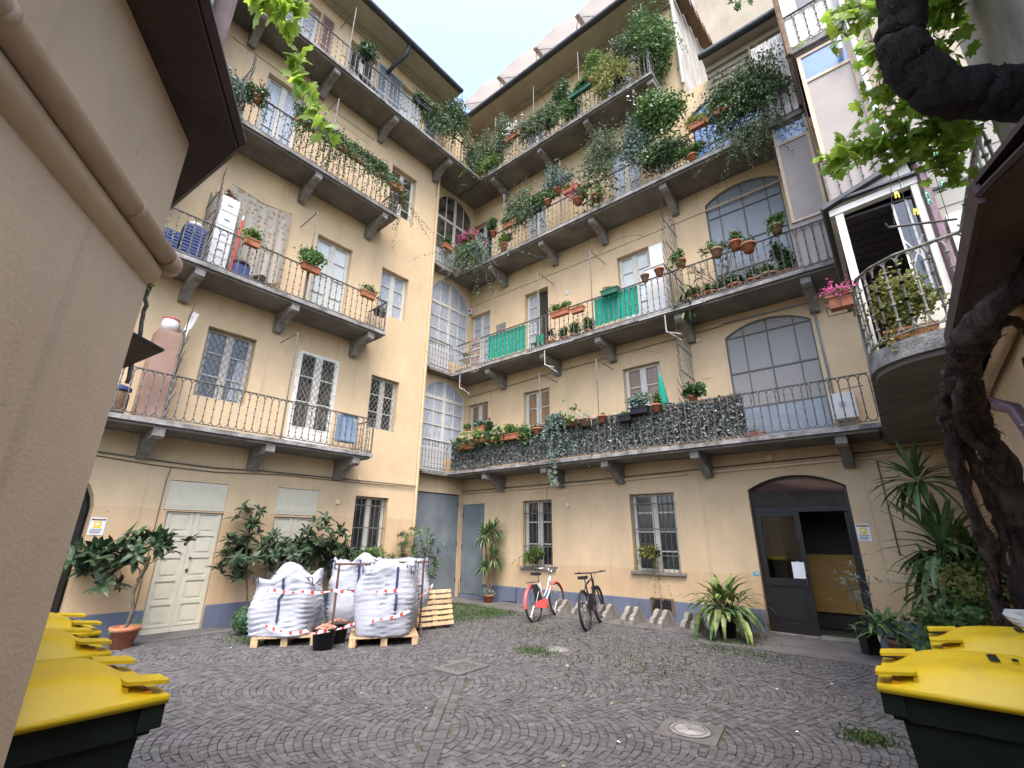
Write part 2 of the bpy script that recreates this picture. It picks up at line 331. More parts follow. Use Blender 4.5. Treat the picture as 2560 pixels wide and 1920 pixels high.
mb.build('scattered_debris', 'litter_white', kind='stuff')
def manhole(x, y, rz, label):
    t = thing('manhole_cover', label, 'manhole cover', T(x, y, .004, rz)); m = MB(); m.box(-.25, .25, -.25, .25, -.04, 0)
    for i in range(24):
        for s in (-1, 1): m.box(-.24+i*.02, -.232+i*.02, s*.2-.045, s*.2+.045, 0, .003)
    m.build('frame_plate', 'pave', t)
    m = MB(); m.lathe([(.0, .004), (.17, .004), (.175, .0)][::-1]+[], 28); m.build('lid', 'concrete', t, True); m = MB()
    for rr in (.185, .14):
        m.tube([(rr*math.cos(a*PI/16), rr*math.sin(a*PI/16), .006) for a in range(33)], .006, 4)
    m.tube([(0, 0, 0), (0, 0, .009)], .014, 8); m.build('ring', 'iron', t)
manhole(-1.83, 4.77, R(8), 'square cast iron manhole cover nearest the camera, right of the drain')
manhole(-4.44, 6.6, R(10), 'round lidded manhole cover on the cobbles in front of the black bicycle')
t = thing('drain_grate', 'slotted rectangular iron drain grate in the middle of the cobbled yard', 'drain', T(-4.85, 4.92, .012, R(2)))
m = MB()
for a, b_, c_, d_ in ((-.24, -.171, -.3, .3), (.171, .24, -.3, .3), (-.17, .17, -.3, -.231), (-.17, .17, .231, .3)): m.box(a, b_, c_, d_, -.04, .0)
m.build('surround', 'pave', t)
m = MB(); m.box(-.17, .17, -.23, .23, -.022, -.016); m.build('dark_plate', 'plastic_black', t); m = MB()  # flat black plate paints the darkness below the slots
for (a, b_, c_, d_) in ((-.17, .17, -.23, -.2), (-.17, .17, .2, .23), (-.17, -.145, -.2, .2), (.145, .17, -.2, .2), (-.012, .012, -.2, .2)): m.box(a, b_, c_, d_, -.0155, .006)
for i in range(11): y = -.185+i*.037; m.box(-.145, -.012, y-.007, y+.007, -.0155, .004); m.box(.012, .145, y-.007, y+.007, -.0155, .004)
m.build('grate', 'iron', t)

# ------------------------------------------------------------------ facade helpers (all in facade coordinates)
def arc(u0, u1, zs, rise, n=14):
    w = (u1-u0)/2; rr = (w*w+rise*rise)/(2*rise); cz = zs+rise-rr; cu = (u0+u1)/2; a = math.asin(min(1, w/rr))
    if rise > w*.999: a = PI/2
    return [(cu+rr*math.sin(-a+2*a*i/n), cz+rr*math.cos(-a+2*a*i/n)) for i in range(n+1)]
def wall(bld, u0, u1, z0, z1, holes, matn, name='wall'):
    """sheet of masonry with openings; hole = (u0,u1,z0,z1,depth,rise)"""
    mb = MB()
    us = sorted({u0, u1, *[h[0] for h in holes], *[h[1] for h in holes]}); zs = sorted({z0, z1, *[h[2] for h in holes], *[h[3] for h in holes]})
    us = [u for u in us if u0 <= u <= u1]; zs = [z for z in zs if z0 <= z <= z1]
    for i in range(len(us)-1):
        for j in range(len(zs)-1):
            cu = (us[i]+us[i+1])/2; cz = (zs[j]+zs[j+1])/2
            if any(h[0] < cu < h[1] and h[2] < cz < h[3] for h in holes): continue
            mb.quad((us[i], 0, zs[j]), (us[i+1], 0, zs[j]), (us[i+1], 0, zs[j+1]), (us[i], 0, zs[j+1]))
    for h in holes:
        a, b_, c, d, dep, rise = h; zsps = d-rise
        mb.quad((a, 0, c), (a, dep, c), (a, dep, zsps), (a, 0, zsps)); mb.quad((b_, dep, c), (b_, 0, c), (b_, 0, zsps), (b_, dep, zsps))
        mb.quad((a, dep, c), (a, 0, c), (b_, 0, c), (b_, dep, c))
        if rise:
            p = arc(a, b_, zsps, rise)
            for i in range(len(p)-1):
                mb.quad((p[i][0], 0, p[i][1]), (p[i][0], dep, p[i][1]), (p[i+1][0], dep, p[i+1][1]), (p[i+1][0], 0, p[i+1][1]))
                mb.quad((p[i][0], 0, p[i][1]), (p[i+1][0], 0, p[i+1][1]), (p[i+1][0], 0, d), (p[i][0], 0, d))
        else: mb.quad((a, 0, d), (a, dep, d), (b_, dep, d), (b_, 0, d))
    return mb.build(name, matn, bld)
def win(bld, u0, u1, z0, z1, pane='glass_dark', rows=3, dep=.17, fw=.05, frame='white_paint', cols=2, name='window', bottom=0, rowsz=None):
    f = MB(); y0, y1 = dep-.045, dep
    def fr(a, b_, c, d, y0=y0, y1=y1): f.box(a, b_, y0, y1, c, d)
    fr(u0, u0+fw, z0, z1); fr(u1-fw, u1, z0, z1); fr(u0+fw, u1-fw, z0, z0+fw); fr(u0+fw, u1-fw, z1-fw, z1)
    W = u1-u0
    for k in range(1, cols):
        c = u0+W*k/cols; fr(c-fw*.75, c+fw*.75, z0+fw, z1-fw, y0-.008)
    zz = rowsz or [z0+(z1-z0)*k/rows for k in range(1, rows)]
    if bottom: zz = [z0+bottom+(z1-z0-bottom)*k/rows for k in range(0, rows)]
    for k in range(cols):
        a = u0+W*k/cols+(fw if k == 0 else fw*.75); b_ = u0+W*(k+1)/cols-(fw if k == cols-1 else fw*.75)
        fr(a, a+.035, z0+fw, z1-fw, y0-.004); fr(b_-.035, b_, z0+fw, z1-fw, y0-.004)
        for z in zz: fr(a+.035, b_-.035, z-.014, z+.014, y0+.004)
        if bottom: fr(a+.035, b_-.035, z0+fw, z0+bottom, y0+.015, y1-.002); fr(a+.07, b_-.07, z0+fw+.04, z0+bottom-.05, y0+.007, y1-.01)
    o = f.build(name, frame, bld)
    p = MB(); p.quad((u0+fw, dep-.012, z0+max(fw, bottom)), (u1-fw, dep-.012, z0+max(fw, bottom)), (u1-fw, dep-.012, z1-fw), (u0+fw, dep-.012, z1-fw)); p.build('pane', pane, o)
    return o
def grille_diamond(o, u0, u1, z0, z1, y):
    m = MB(); s = .115; H = z1-z0; W = u1-u0; k = -int(H/s)-1
    while k*s < W:
        for sg in (1, -1):
            a0, b0 = k*s, 0.; a1 = a0+H*.62; pts = []
            x0, zz0, x1, zz1 = a0, 0, a1, H
            def at(x): return (x-x0)/(x1-x0)*H
            l0 = max(x0, 0); l1 = min(x1, W)
            if l1 > l0:
                p, q = (l0, at(l0)), (l1, at(l1))
                if sg < 0: p, q = (W-p[0], p[1]), (W-q[0], q[1])
                m.tube([(u0+p[0], y, z0+p[1]), (u0+q[0], y, z0+q[1])], .006, 4)
        k += 1
    m.build('grille', 'iron_pale', o)
def grille_bars(o, u0, u1, z0, z1, y, n, rows):
    m = MB()
    for i in range(n): u = u0+(u1-u0)*(i+.5)/n; m.tube([(u, y, z0), (u, y, z1)], .008, 5)
    for k in range(rows): z = z0+(z1-z0)*(k+.6)/rows; m.box(u0-.01, u1+.01, y-.004, y+.004, z-.012, z+.012)
    m.build('grille', 'iron', o)
def shutter(bld, u0, u1, z0, z1, y0, matn='gate_grey', rz=0):
    m = MB(); W = u1-u0; Mx = T(u0, y0, 0, rz)
    for a, b_, c, d in ((0, .05, z0, z1), (W-.05, W, z0, z1), (.05, W-.05, z0, z0+.06), (.05, W-.05, z1-.06, z1), (.05, W-.05, (z0+z1)/2-.03, (z0+z1)/2+.03)): m.box(a, b_, -.035, 0, c, d, Mx)
    z = z0+.08
    while z < z1-.08: m.box(.05, W-.05, -.03, -.005, z, z+.018, Mx); z += .036
    return m.build('shutter', matn, bld)
def railing(bal, path, zb, zt, pitch=.14, mat='iron', skip=None, posts=(), rad=.0095, name='railing'):
    m = MB()
    for (a, b_) in zip(path[:-1], path[1:]):
        a = Vector((*a, 0)); b_ = Vector((*b_, 0)); L = (b_-a).length; d = (b_-a)/L; n = max(1, round(L/pitch)); pc = L/n; h = pc*.62
        nrm = Vector((-d.y, d.x, 0))
        for z, hh, ww in ((zt, .014, .02), (zb, .012, .014), (zt-.002-h-.012+h, 0, 0)):
            if hh: 
                q = [a-nrm*ww/1, b_-nrm*ww/1, b_+nrm*ww/1, a+nrm*ww/1]; m.prism([p+Vector((0, 0, z-hh)) for p in q], (0, 0, hh))
        for i in range(n+1):
            p = a+d*pc*i; q0 = p+Vector((0, 0, zb+h)); q1 = p+Vector((0, 0, zt-h-.012)); m.tube([q0, q1], rad, 4, False)
            for f in (.1, .36, .64, .9):
                c = q0.lerp(q1, f); m.box(c.x-rad*1.7, c.x+rad*1.7, c.y-rad*1.7, c.y+rad*1.7, c.z-.008, c.z+.008)
            if i < n:
                for sg, zz in ((1, zt-.014-h), (-1, zb+h)):
                    m.tube([p+d*(pc/2-pc/2*math.cos(k*PI/6))+Vector((0, 0, zz+sg*h*math.sin(k*PI/6))) for k in range(7)], rad, 4, False)
    for (x, y) in posts: m.box(x-.014, x+.014, y-.014, y+.014, zb-.06, zt+.02)
    return m.build(name, mat, bal)
def bracket(bal, u, zt, depth=.84, h=.44, w=.17):
    m = MB(); prof = [(0, zt), (-depth, zt), (-depth-.0, zt-.13), (-depth+.06, zt-.17), (-depth*.72, zt-.17), (-depth*.5, zt-.22), (-depth*.3, zt-.33), (-depth*.16, zt-h), (0, zt-h)]
    m.prism([(u-w/2, y, z) for y, z in prof], (w, 0, 0)); return m.build('bracket', 'stone', bal)
def slab(bld, pts, z0, z1, name='balcony'):
    """pts: outline in plan (facade coords) ; a thin moulded lip stands proud of the soffit"""
    m = MB(); m.prism([(x, y, z0+.05) for x, y in pts], (0, 0, z1-z0-.05)); cx = sum(p[0] for p in pts)/len(pts); cy = sum(p[1] for p in pts)/len(pts)
    q = [(x+(cx-x)/abs(cx-x)*.05 if abs(cx-x) > .2 else x, y+(.06 if y < cy else 0)) for x, y in pts]
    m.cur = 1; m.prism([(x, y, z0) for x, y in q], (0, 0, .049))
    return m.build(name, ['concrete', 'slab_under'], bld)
def plinth(bld, u0, u1, h=.4):
    m = MB(); m.prism([(u0, 0, -.02), (u0, -.025, -.02), (u0, -.025, h-.012), (u0, -.012, h), (u0, 0, h)], (u1-u0, 0, 0)); return m.build('plinth', 'plinth', bld)
def eave(bld, u0, u1, z, out, back=3.5, zw=.25):
    m = MB(); m.box(u0, u1, -out, 0, z, z+.05); m.box(u0, u1, -.12, 0, z-.12, z-.001); m.box(u0, u1, -.2, 0, z-.05, z-.0015)
    m.build('eave', 'wall_pale', bld)
    m = MB(); m.prism([(u0, -out-.04, z+.052), (u0, -out-.04, z+.1), (u0, back, z+1.7), (u0, back, z+1.55), (u0, 0, z+.06)], (u1-u0, 0, 0)); m.build('roof', 'tile', bld)
    m = MB(); m.tube([(u0, -out-.1, z+.07), (u1, -out-.1, z+.07)], .085, 10); m.build('gutter', 'gutter', bld)

HL = ((-.05, .9), (1.83, 2.8), (3.75, 4.68))
# ------------------------------------------------------------------ left wing
BL = thing('apartment_building', 'peach stuccoed wing on the left with four stone balconies and white casement windows', 'building', FL)
hl = [(-2.6, -1.02, 0, 2.75, .35, .7), (0, .93, 0, 2.02, .1, 0), (-.06, .92, 2.04, 2.57, .06, 0), (1.88, 2.8, 2.04, 2.6, .06, 0), (1.9, 2.76, 0, 2.0, .1, 0), (3.74, 4.68, .98, 2.56, .2, 0),
      (-.04, .9, 4.2, 5.69, .22, 0), (1.83, 2.86, 3.45, 5.77, .1, 0), (3.8, 4.68, 4.27, 5.7, .2, 0),
      (.1, .95, 7.0, 8.9, .2, 0), (1.82, 2.8, 6.55, 8.99, .2, 0), (3.75, 4.68, 7.55, 8.97, .2, 0),
      (-.06, .86, 10.15, 12.78, .2, 0), (3.71, 4.64, 10.95, 12.64, .22, 0),
      (-.06, .86, 13.62, 16.05, .2, 0), (1.83, 2.77, 13.62, 16.05, .2, 0), (3.7, 4.66, 13.62, 16.05, .2, 0)]
wall(BL, -4.5, 5.6, -.02, 17.2, hl, 'wall_l')
m = MB(); m.quad((5.6, 0, -.02), (5.6, .6, -.02), (5.6, .6, 17.2), (5.6, 0, 17.2)); m.build('corner_return', 'wall_l', BL)
for a, b_ in ((-1.02, 0), (.93, 1.9), (2.76, 5.6)): plinth(BL, a, b_)
m = MB(); m.box(-4.5, 5.59, .36, .5, -.02, 17.1); m.build('dark_backing', 'interior_shade', BL)  # added dark backing, stops light showing through gaps around the doors
eave(BL, -4.5, 5.55, 16.62, .82)
# string-course joints and blind panel drawn in relief on the third floor
m = MB(); m.box(1.77, 2.77, -.012, 0, 12.73, 12.755); m.box(2.745, 2.77, -.012, 0, 10.3, 12.729); m.box(-1, 2.95, -.03, 0, 13.0, 13.03); m.build('moulding', 'wall_l', BL)
# ground floor joinery
def panel_door(bld, u0, u1, z0, z1, dep, nrow=5):
    m = MB(); W = (u1-u0)/2; m.box(u0, u1, dep-.04, dep, z0, z1)
    for k in range(2):
        a = u0+k*W+.02; b_ = u0+(k+1)*W-.02; m.box(a, b_, dep-.06, dep-.041, z0+.01, z0+.09)
        H = (z1-z0-.1)/nrow
        m.box(a, a+.06, dep-.06, dep-.041, z0+.1, z1-.01); m.box(b_-.06, b_, dep-.06, dep-.041, z0+.1, z1-.01)
        for j in range(nrow+1): z = z0+.1+j*H; m.box(a+.06, b_-.06, dep-.06, dep-.041, max(z0+.1, z-.035), min(z1-.01, z+.035))
        for j in range(nrow): z = z0+.1+j*H; m.box(a+.1, b_-.1, dep-.052, dep-.0405, z+.075, z+H-.075)
    o = m.build('door', 'door_cream', bld); m = MB(); m.box((u0+u1)/2+.03, (u0+u1)/2+.07, dep-.075, dep-.0605, z0+.98, z0+1.03); m.tube([((u0+u1)/2+.06, dep-.06, z0+1.22), ((u0+u1)/2+.06, dep-.1, z0+1.22)], .016, 8); m.build('handle', 'iron_dark', o)
panel_door(BL, .005, .925, 0, 2.015, .1); panel_door(BL, 1.905, 2.755, 0, 1.995, .1)
for a, b_ in ((-.06, .92), (1.88, 2.8)):
    m = MB(); m.box(a+.003, b_-.003, .01, .05, 2.05, 2.56 if a < 0 else 2.59); m.box(a+.06, b_-.06, .004, .0095, 2.1, 2.5); m.box(a+.08, b_-.08, .0, .0038, 2.12, 2.48); m.build('transom_panel', 'door_cream', BL)
o = win(BL, 3.74, 4.68, .98, 2.56, 'glass_dark', 1, .2); grille_bars(o, 3.75, 4.67, .98, 2.56, .06, 7, 3)
# arched passage door standing open, black
m = MB(); pts = arc(-2.55, -1.06, 2.02, .66, 12); m.prism([(-2.55, .3, 0), (-1.06, .3, 0)]+[(u, .3, z) for u, z in pts[::-1]], (0, .04, 0)); m.build('passage_door', 'door_black', BL)
# first floor
o = win(BL, -.03, .89, 4.21, 5.68, 'glass_dark', 3, .2); grille_diamond(o, -.03, .89, 4.21, 5.68, .1)
m = MB(); m.quad((.6, .186, 4.3), (.8, .186, 4.3), (.8, .186, 5.2), (.66, .186, 5.2)); m.build('curtain', 'glass_curtain', o)
o = win(BL, 1.83, 2.86, 3.45, 5.77, 'glass_mid', 3, .04, .07, 'worn_white', bottom=.5); grille_diamond(o, 1.92, 2.77, 4.0, 5.68, -.03)
o = win(BL, 3.81, 4.67, 4.28, 5.69, 'glass_dark', 3, .18); grille_diamond(o, 3.81, 4.67, 4.28, 5.69, .09)
# second floor
win(BL, .1, .95, 7.0, 8.9, 'glass_mid', 3, .18)
win(BL, 1.83, 2.79, 6.56, 8.98, 'glass_white', 4, .18, bottom=.4); win(BL, 3.76, 4.67, 7.56, 8.96, 'glass_curtain', 3, .18)
# third floor
win(BL, -.05, .85, 10.16, 12.77, 'glass_curtain', 3, .18, bottom=.4); win(BL, 3.72, 4.63, 10.96, 12.63, 'glass_mid', 4, .2)
# fourth floor
win(BL, -.05, .85, 13.63, 16.04, 'glass_curtain', 3, .18); win(BL, 1.84, 2.76, 13.63, 16.04, 'glass_mid', 3, .18); win(BL, 3.71, 4.65, 13.63, 16.04, 'glass_white', 3, .18)
shutter(BL, 3.2, 3.68, 13.8, 16.04, -.01); shutter(BL, 4.7, 5.18, 13.8, 16.04, -.01); shutter(BL, 2.79, 3.15, 13.8, 16.04, -.01)
shutter(BL, .9, 1.25, 13.8, 16.04, -.01, 'cupboard')
# balconies (slab > railing, brackets)
ZF = (3.45, 6.55, 10.13, 13.62); ZT = (4.27, 7.42, 11.04, 14.52)
for i in range(4):
    e = 3.52 if i < 3 else 5.75
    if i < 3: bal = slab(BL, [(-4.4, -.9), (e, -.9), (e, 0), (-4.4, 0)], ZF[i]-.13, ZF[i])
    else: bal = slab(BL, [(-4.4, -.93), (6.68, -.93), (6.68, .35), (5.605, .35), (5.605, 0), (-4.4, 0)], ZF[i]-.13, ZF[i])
    p = [(-4.3, -.85), (-.57, -.85), (1.4, -.85), (e-.04, -.85)]+([(e-.04, -.02)] if i < 3 else [(6.59, -.85)])
    railing(bal, p, ZF[i]+.05, ZT[i], posts=[(-.57, -.85), (1.4, -.85), (e-.04, -.85)], mat='iron')
    for u in (-2.6, -.58, 1.25, 3.15)+((5.3,) if i == 3 else ()): bracket(bal, u, ZF[i]-.131)
# downpipe at the wing's inner corner, short swan-neck from the gutter
t = thing('drainpipe', 'thin peach painted downpipe running the full height of the left wing corner', 'drainpipe', FL)
m = MB(); m.tube([(5.5, -.05, 0.6), (5.5, -.05, 16.5)], .035, 8); m.build('pipe', 'wall_l', t); m = MB()
for z in (2.2, 4.6, 6.9, 9.4, 12, 14.6): m.tube([(5.5, -.05, z), (5.5, -.05, z+.05)], .045, 8)
m.build('clamp', 'wall_l', t)
t = thing('drainpipe', 'dark swan-neck pipe dropping from the gutter of the left wing', 'drainpipe', FL)
m = MB(); m.tube([(3.3, -.85, 16.62), (3.3, -.7, 16.3), (3.18, -.3, 16.1), (3.1, -.08, 15.85)], .06, 8); m.build('pipe', 'gutter', t, True)

# ------------------------------------------------------------------ right wing (facade behind the bicycles) with the bay between the two wings
BR = thing('apartment_building', 'long peach wing with planted balconies and big arched factory windows at its right end', 'building', FR)
hr = [(-10.37, -9.44, .1, 2.58, .08, 0), (-8.02, -7.06, .92, 2.59, .2, 0), (-4.86, -3.8, .95, 2.61, .2, 0), (-2.3, -.67, 0, 2.81, .3, .24),
      (-10.3, -9.41, 3.45, 5.71, .2, 0), (-8.0, -7.06, 4.2, 5.71, .2, 0), (-4.8, -3.83, 4.2, 5.73, .2, 0), (-2.3, -.65, 3.45, 6.15, .1, .26),
      (-10.34, -9.43, 6.55, 8.93, .2, 0), (-7.96, -7.06, 6.55, 8.98, .22, 0), (-4.74, -3.83, 6.55, 9.0, .2, 0), (-2.3, -.67, 6.9, 9.75, .1, .26),
      (-10.38, -9.43, 10.13, 12.69, .2, 0), (-7.93, -7.08, 10.13, 12.7, .2, 0), (-4.76, -3.84, 10.13, 12.7, .2, 0), (-2.32, -.66, 10.3, 12.72, .1, .28)]
wall(BR, -10.5, .97, -.02, 13.3, hr, 'wall_r')
h4 = [(-9.9, -9.0, 13.62, 16.0, .2, 0), (-7.93, -7.08, 13.62, 16.0, .2, 0), (-4.76, -3.84, 13.62, 16.0, .2, 0)]
wall(BR, -10.5, -2.33, 13.3, 17.25, h4, 'wall_r', 'upper_wall')
m = MB(); m.quad((-2.33, 0, 13.3), (-2.33, 6, 13.3), (-2.33, 6, 20), (-2.33, 0, 17.25)); m.build('gable_wall', 'wall_grey', BR)
m = MB(); m.tube([(-2.36, -.08, 13.6), (-2.36, -.08, 17.0)], .045, 8); m.build('downpipe', 'pipe_grey', BR)
m = MB()
for i in range(8): m.box(-2.3, -1.98, i*.75, i*.75+.72, 17.25+i*.33, 17.42+i*.33)
m.build('verge', 'wood_dark', BR)
for a, b_ in ((-9.44, -2.3), (-.67, .97), (-10.5, -10.37)): plinth(BR, a, b_)
m = MB(); m.box(-10.37, -9.44, -.02, .06, 0, .1); m.build('step', 'plinth', BR)
# added dark backing behind the openings, closes gaps that let light through
m = MB(); m.box(-10.5, -2.92, .36, .5, -.02, 17.1); m.box(-2.919, .96, .36, .5, 3.02, 13.3); m.build('dark_backing', 'interior_shade', BR)
# metal door
m = MB(); m.box(-10.365, -9.445, .04, .07, .105, 2.575); o = m.build('door', 'gate_grey', BR); m = MB()
for z in (.4, 1.3, 2.2): m.tube([(-10.35, .035, z), (-10.35, .035, z+.12)], .014, 6)
m.build('hinge', 'iron_dark', o)
for u0, u1, z0, z1, n, rws in ((-8.02, -7.06, .92, 2.59, 8, 2), (-4.86, -3.8, .95, 2.61, 9, 3)):
    o = win(BR, u0+.005, u1-.005, z0+.005, z1-.005, 'glass_dark', 4 if n == 9 else 3, .2); grille_bars(o, u0, u1, z0, z1, .05, n, rws)
    m = MB(); m.box(u0-.06, u1+.1, -.07, .05, z0-.055, z0-.001); m.build('sill', 'stone', o)
# entrance: dark arched frame, glazed leaf, open passage behind
def arched_frame(bld, u0, u1, z0, zt, rise, y0, y1, fw, mat, hbars=(), vbars=(), name='window', pane='glass_rough', py=None):
    """hbars: z values ; vbars: (u, zlo, zhi)"""
    m = MB(); A = arc(u0, u1, zt-rise, rise, 16); a2 = arc(u0+fw, u1-fw, zt-rise, rise-fw*.9, 16)
    for i in range(16):
        (p, q), (r_, s_) = (A[i], A[i+1]), (a2[i], a2[i+1]); m.prism([(p[0], y0, p[1]), (q[0], y0, q[1]), (s_[0], y0, s_[1]), (r_[0], y0, r_[1])], (0, y1-y0, 0))
    m.box(u0, u0+fw, y0, y1, z0, zt-rise); m.box(u1-fw, u1, y0, y1, z0, zt-rise)
    def top(u):
        for i in range(16):
            if a2[i][0] <= u <= a2[i+1][0]: t_ = (u-a2[i][0])/(a2[i+1][0]-a2[i][0]); return a2[i][1]*(1-t_)+a2[i+1][1]*t_
        return zt-rise
    for z, h in hbars: m.box(u0+fw, u1-fw, y0+.003, y1-.003, z-h/2, z+h/2)
    for u, lo, hi, wd in vbars: m.box(u-wd/2, u+wd/2, y0+.006, y1-.006, lo, top(u) if hi is None else hi)
    o = m.build(name, mat, bld)
    if pane:
        py = py or (y0+y1)/2; P = [(u0+fw*.5, z0), (u1-fw*.5, z0)]+a2[::-1]; m = MB(); m.poly([(u, py, z) for u, z in P]); m.build('pane', pane, o)
    return o
o = arched_frame(BR, -2.3, -.67, 0, 2.81, .24, .12, .19, .06, 'door_black', [(2.18, .09)], [], 'entrance_frame', None)
m = MB(); m.box(-2.295, -.675, -.02, .3, .001, .03); m.build('threshold', 'stone', BR)
m = MB(); P = [(u, z) for u, z in arc(-2.25, -.72, 2.57, .2, 12)]; m.poly([(-2.25, .15, 2.22), (-.72, .15, 2.22)]+[(u, .15, z) for u, z in P[::-1]]); m.build('fanlight', 'glass_dark', o)
m = MB(); Mx = Matrix.Identity(4); L0, L1 = -2.235, -1.5
for a, b_, c, d in ((L0, L0+.07, 0, 2.13), (L1-.09, L1, 0, 2.13), (L0+.07, L1-.09, 2.06, 2.13), (L0+.07, L1-.09, .82, .95), (L0+.07, L1-.09, 0, .2)): m.box(a, b_, .1, .15, c, d)
m.box(L0+.07, L1-.09, .12, .13, .2, .82); m.box(L0+.12, L1-.14, .11, .119, .26, .76)
o = m.build('door', 'door_black', BR); m = MB(); m.quad((L0+.07, .125, .95), (L1-.09, .125, .95), (L1-.09, .125, 2.06), (L0+.07, .125, 2.06)); m.build('pane', 'glass_clear', o)
m = MB(); m.box(L1-.06, L1-.04, .05, .1, .85, 1.05); m.build('handle', 'iron_dark', o)
m = MB(); m.box(-.8, -.74, .2, .95, 0, 2.13); m.box(-.81, -.805, .28, .88, .3, .8); m.build('door', 'door_black', BR)
m = MB()          # passage interior
m.quad((-2.9, .3, 0), (-2.9, 4, 0), (-2.9, 4, 3.0), (-2.9, .3, 3.0)); m.quad((.2, 4, 0), (.2, .3, 0), (.2, .3, 3), (.2, 4, 3)); m.quad((-2.9, 4, 0), (.2, 4, 0), (.2, 4, 3), (-2.9, 4, 3))
m.quad((-2.9, .301, 2.95), (-2.9, 4, 2.95), (.2, 4, 2.95), (.2, .301, 2.95)); m.quad((-2.9, .301, 0), (-2.3, .301, 0), (-2.3, .301, 3), (-2.9, .301, 3)); m.quad((-.67, .301, 0), (.2, .301, 0), (.2, .301, 3), (-.67, .301, 3))
m.box(-2.35, -2.1, 1.6, 1.9, 0, 2.95); m.build('passage', 'interior', BR)
m = MB(); m.box(-1.72, -.3, 1.3, 1.34, .3, 1.36); m.build('ochre_panel', 'ochre', BR); m = MB(); m.box(-1.72, -.3, 1.35, 1.4, .01, 2.9); m.box(-2.2, -1.72, 2.6, 2.9, .6, 1.2); m.build('passage_wall', 'interior_shade', BR)  # near-black wall colour paints the gloom of the unlit corridor
# upper windows of the right wing
win(BR, -10.29, -9.42, 3.46, 5.70, 'glass_brown', 3, .18, bottom=.5); win(BR, -7.99, -7.07, 4.21, 5.70, 'glass_brown', 3, .17, .06); win(BR, -4.79, -3.84, 4.21, 5.72, 'glass_brown', 3, .17, .06)
win(BR, -10.33, -9.44, 6.56, 8.92, 'glass_curtain', 4, .18, bottom=.4)
win(BR, -7.95, -7.5, 6.56, 8.97, 'glass_curtain', 4, .2, cols=1, bottom=.6); m = MB(); m.quad((-7.5, .21, 6.56), (-7.07, .21, 6.56), (-7.07, .21, 8.97), (-7.5, .21, 8.97)); m.build('dark_doorway', 'interior_shade', BR)  # dark sheet stands in for the unlit room behind the open half
win(BR, -4.73, -3.84, 6.56, 8.99, 'glass_white', 4, .18, bottom=.5)
win(BR, -10.37, -9.44, 10.14, 12.68, 'glass_dark', 3, .18); win(BR, -7.92, -7.09, 10.14, 12.69, 'glass_curtain', 4, .18); win(BR, -4.75, -3.85, 10.14, 12.69, 'glass_curtain', 4, .18)
for h in h4: win(BR, h[0]+.01, h[1]-.01, 13.63, 15.99, 'glass_curtain', 3, .18)
cb = [(-1.9, .045), (-1.48, .03), (-.98, .045)]
o = arched_frame(BR, -2.3, -.65, 3.45, 6.15, .26, .04, .085, .03, 'frame_grey', [(5.87, .03), (5.04, .03), (4.26, .035)], [(-1.93, 3.5, None, .022), (-1.47, 3.5, None, .03), (-.97, 3.5, None, .022)], pane='glass_rough_warm')
m = MB(); m.box(-2.27, -.68, .03, .075, 3.46, 4.23); m.build('lower_panel', 'metal_grey', o)
arched_frame(BR, -2.3, -.67, 6.9, 9.75, .26, .04, .085, .03, 'frame_grey', [(9.07, .03), (8.2, .03), (7.5, .03)], [(-2.0, 6.95, None, .022), (-1.48, 6.95, None, .03), (-.97, 6.95, None, .022)])
arched_frame(BR, -2.32, -.66, 10.3, 12.72, .28, .04, .085, .03, 'frame_grey', [(12.1, .03), (11.3, .03)], [(-2.0, 10.35, None, .022), (-1.48, 10.35, None, .03), (-.97, 10.35, None, .022)], pane='glass_blue')
# relieving arches scored in the render, vent grate in plinth, hatch
m = MB()
for u0, u1, zs, rs in ((-5.49, -3.8, 5.93, .2), (-5.38, -3.84, 9.3, .28)):
    p = arc(u0, u1, zs, rs, 14)
    for i in range(14): m.prism([(p[i][0], 0, p[i][1]), (p[i+1][0], 0, p[i+1][1]), (p[i+1][0], 0, p[i+1][1]+.03), (p[i][0], 0, p[i][1]+.03)], (0, -.02, 0))
m.box(-10.4, .9, -.025, 0, 9.32, 9.35); m.build('moulding', 'wall_r', BR)
m = MB(); m.box(-4.53, -4.02, -.045, -.026, .14, .44); o = m.build('vent_grate', 'wood_dark', BR); m = MB(); m.box(-4.48, -4.3, -.049, -.046, .18, .41); m.box(-4.27, -4.07, -.049, -.046, .18, .41); m.build('mesh', 'plastic_black', o)
m = MB(); m.box(-2.89, -2.69, -.012, 0, 5.05, 5.29); m.build('hatch', 'wall_r', BR)
# eaves of the tall part and of the low part on the right
eave(BR, -10.8, -2.4, 16.95, .9)
m = MB(); m.box(-1.72, .6, -.55, 0, 13.42, 13.47); m.box(-1.72, .6, -.3, 0, 13.25, 13.41)
for k in range(4): m.box(-1.72+.0, .6, -.22+k*.04, 0, 13.1-k*.14, 13.24-k*.14 if k else 13.249)
m.quad((-2.33, .002, 13.29), (-1.7, .002, 13.29), (-1.7, .002, 14.1), (-2.33, .002, 14.1)) if 0 else None
m.build('cornice', 'wall_pale', BR); m = MB(); m.tube([(-1.78, -.62, 13.5), (.6, -.62, 13.5)], .085, 10); m.build('gutter', 'gutter', BR)
m = MB(); m.prism([(-1.7, -.5, 13.5), (-1.7, 2.5, 14.2), (-1.7, 2.5, 14.14), (-1.7, -.5, 13.475)][::-1], (2.6, 0, 0)); m.build('roof', 'gutter', BR)
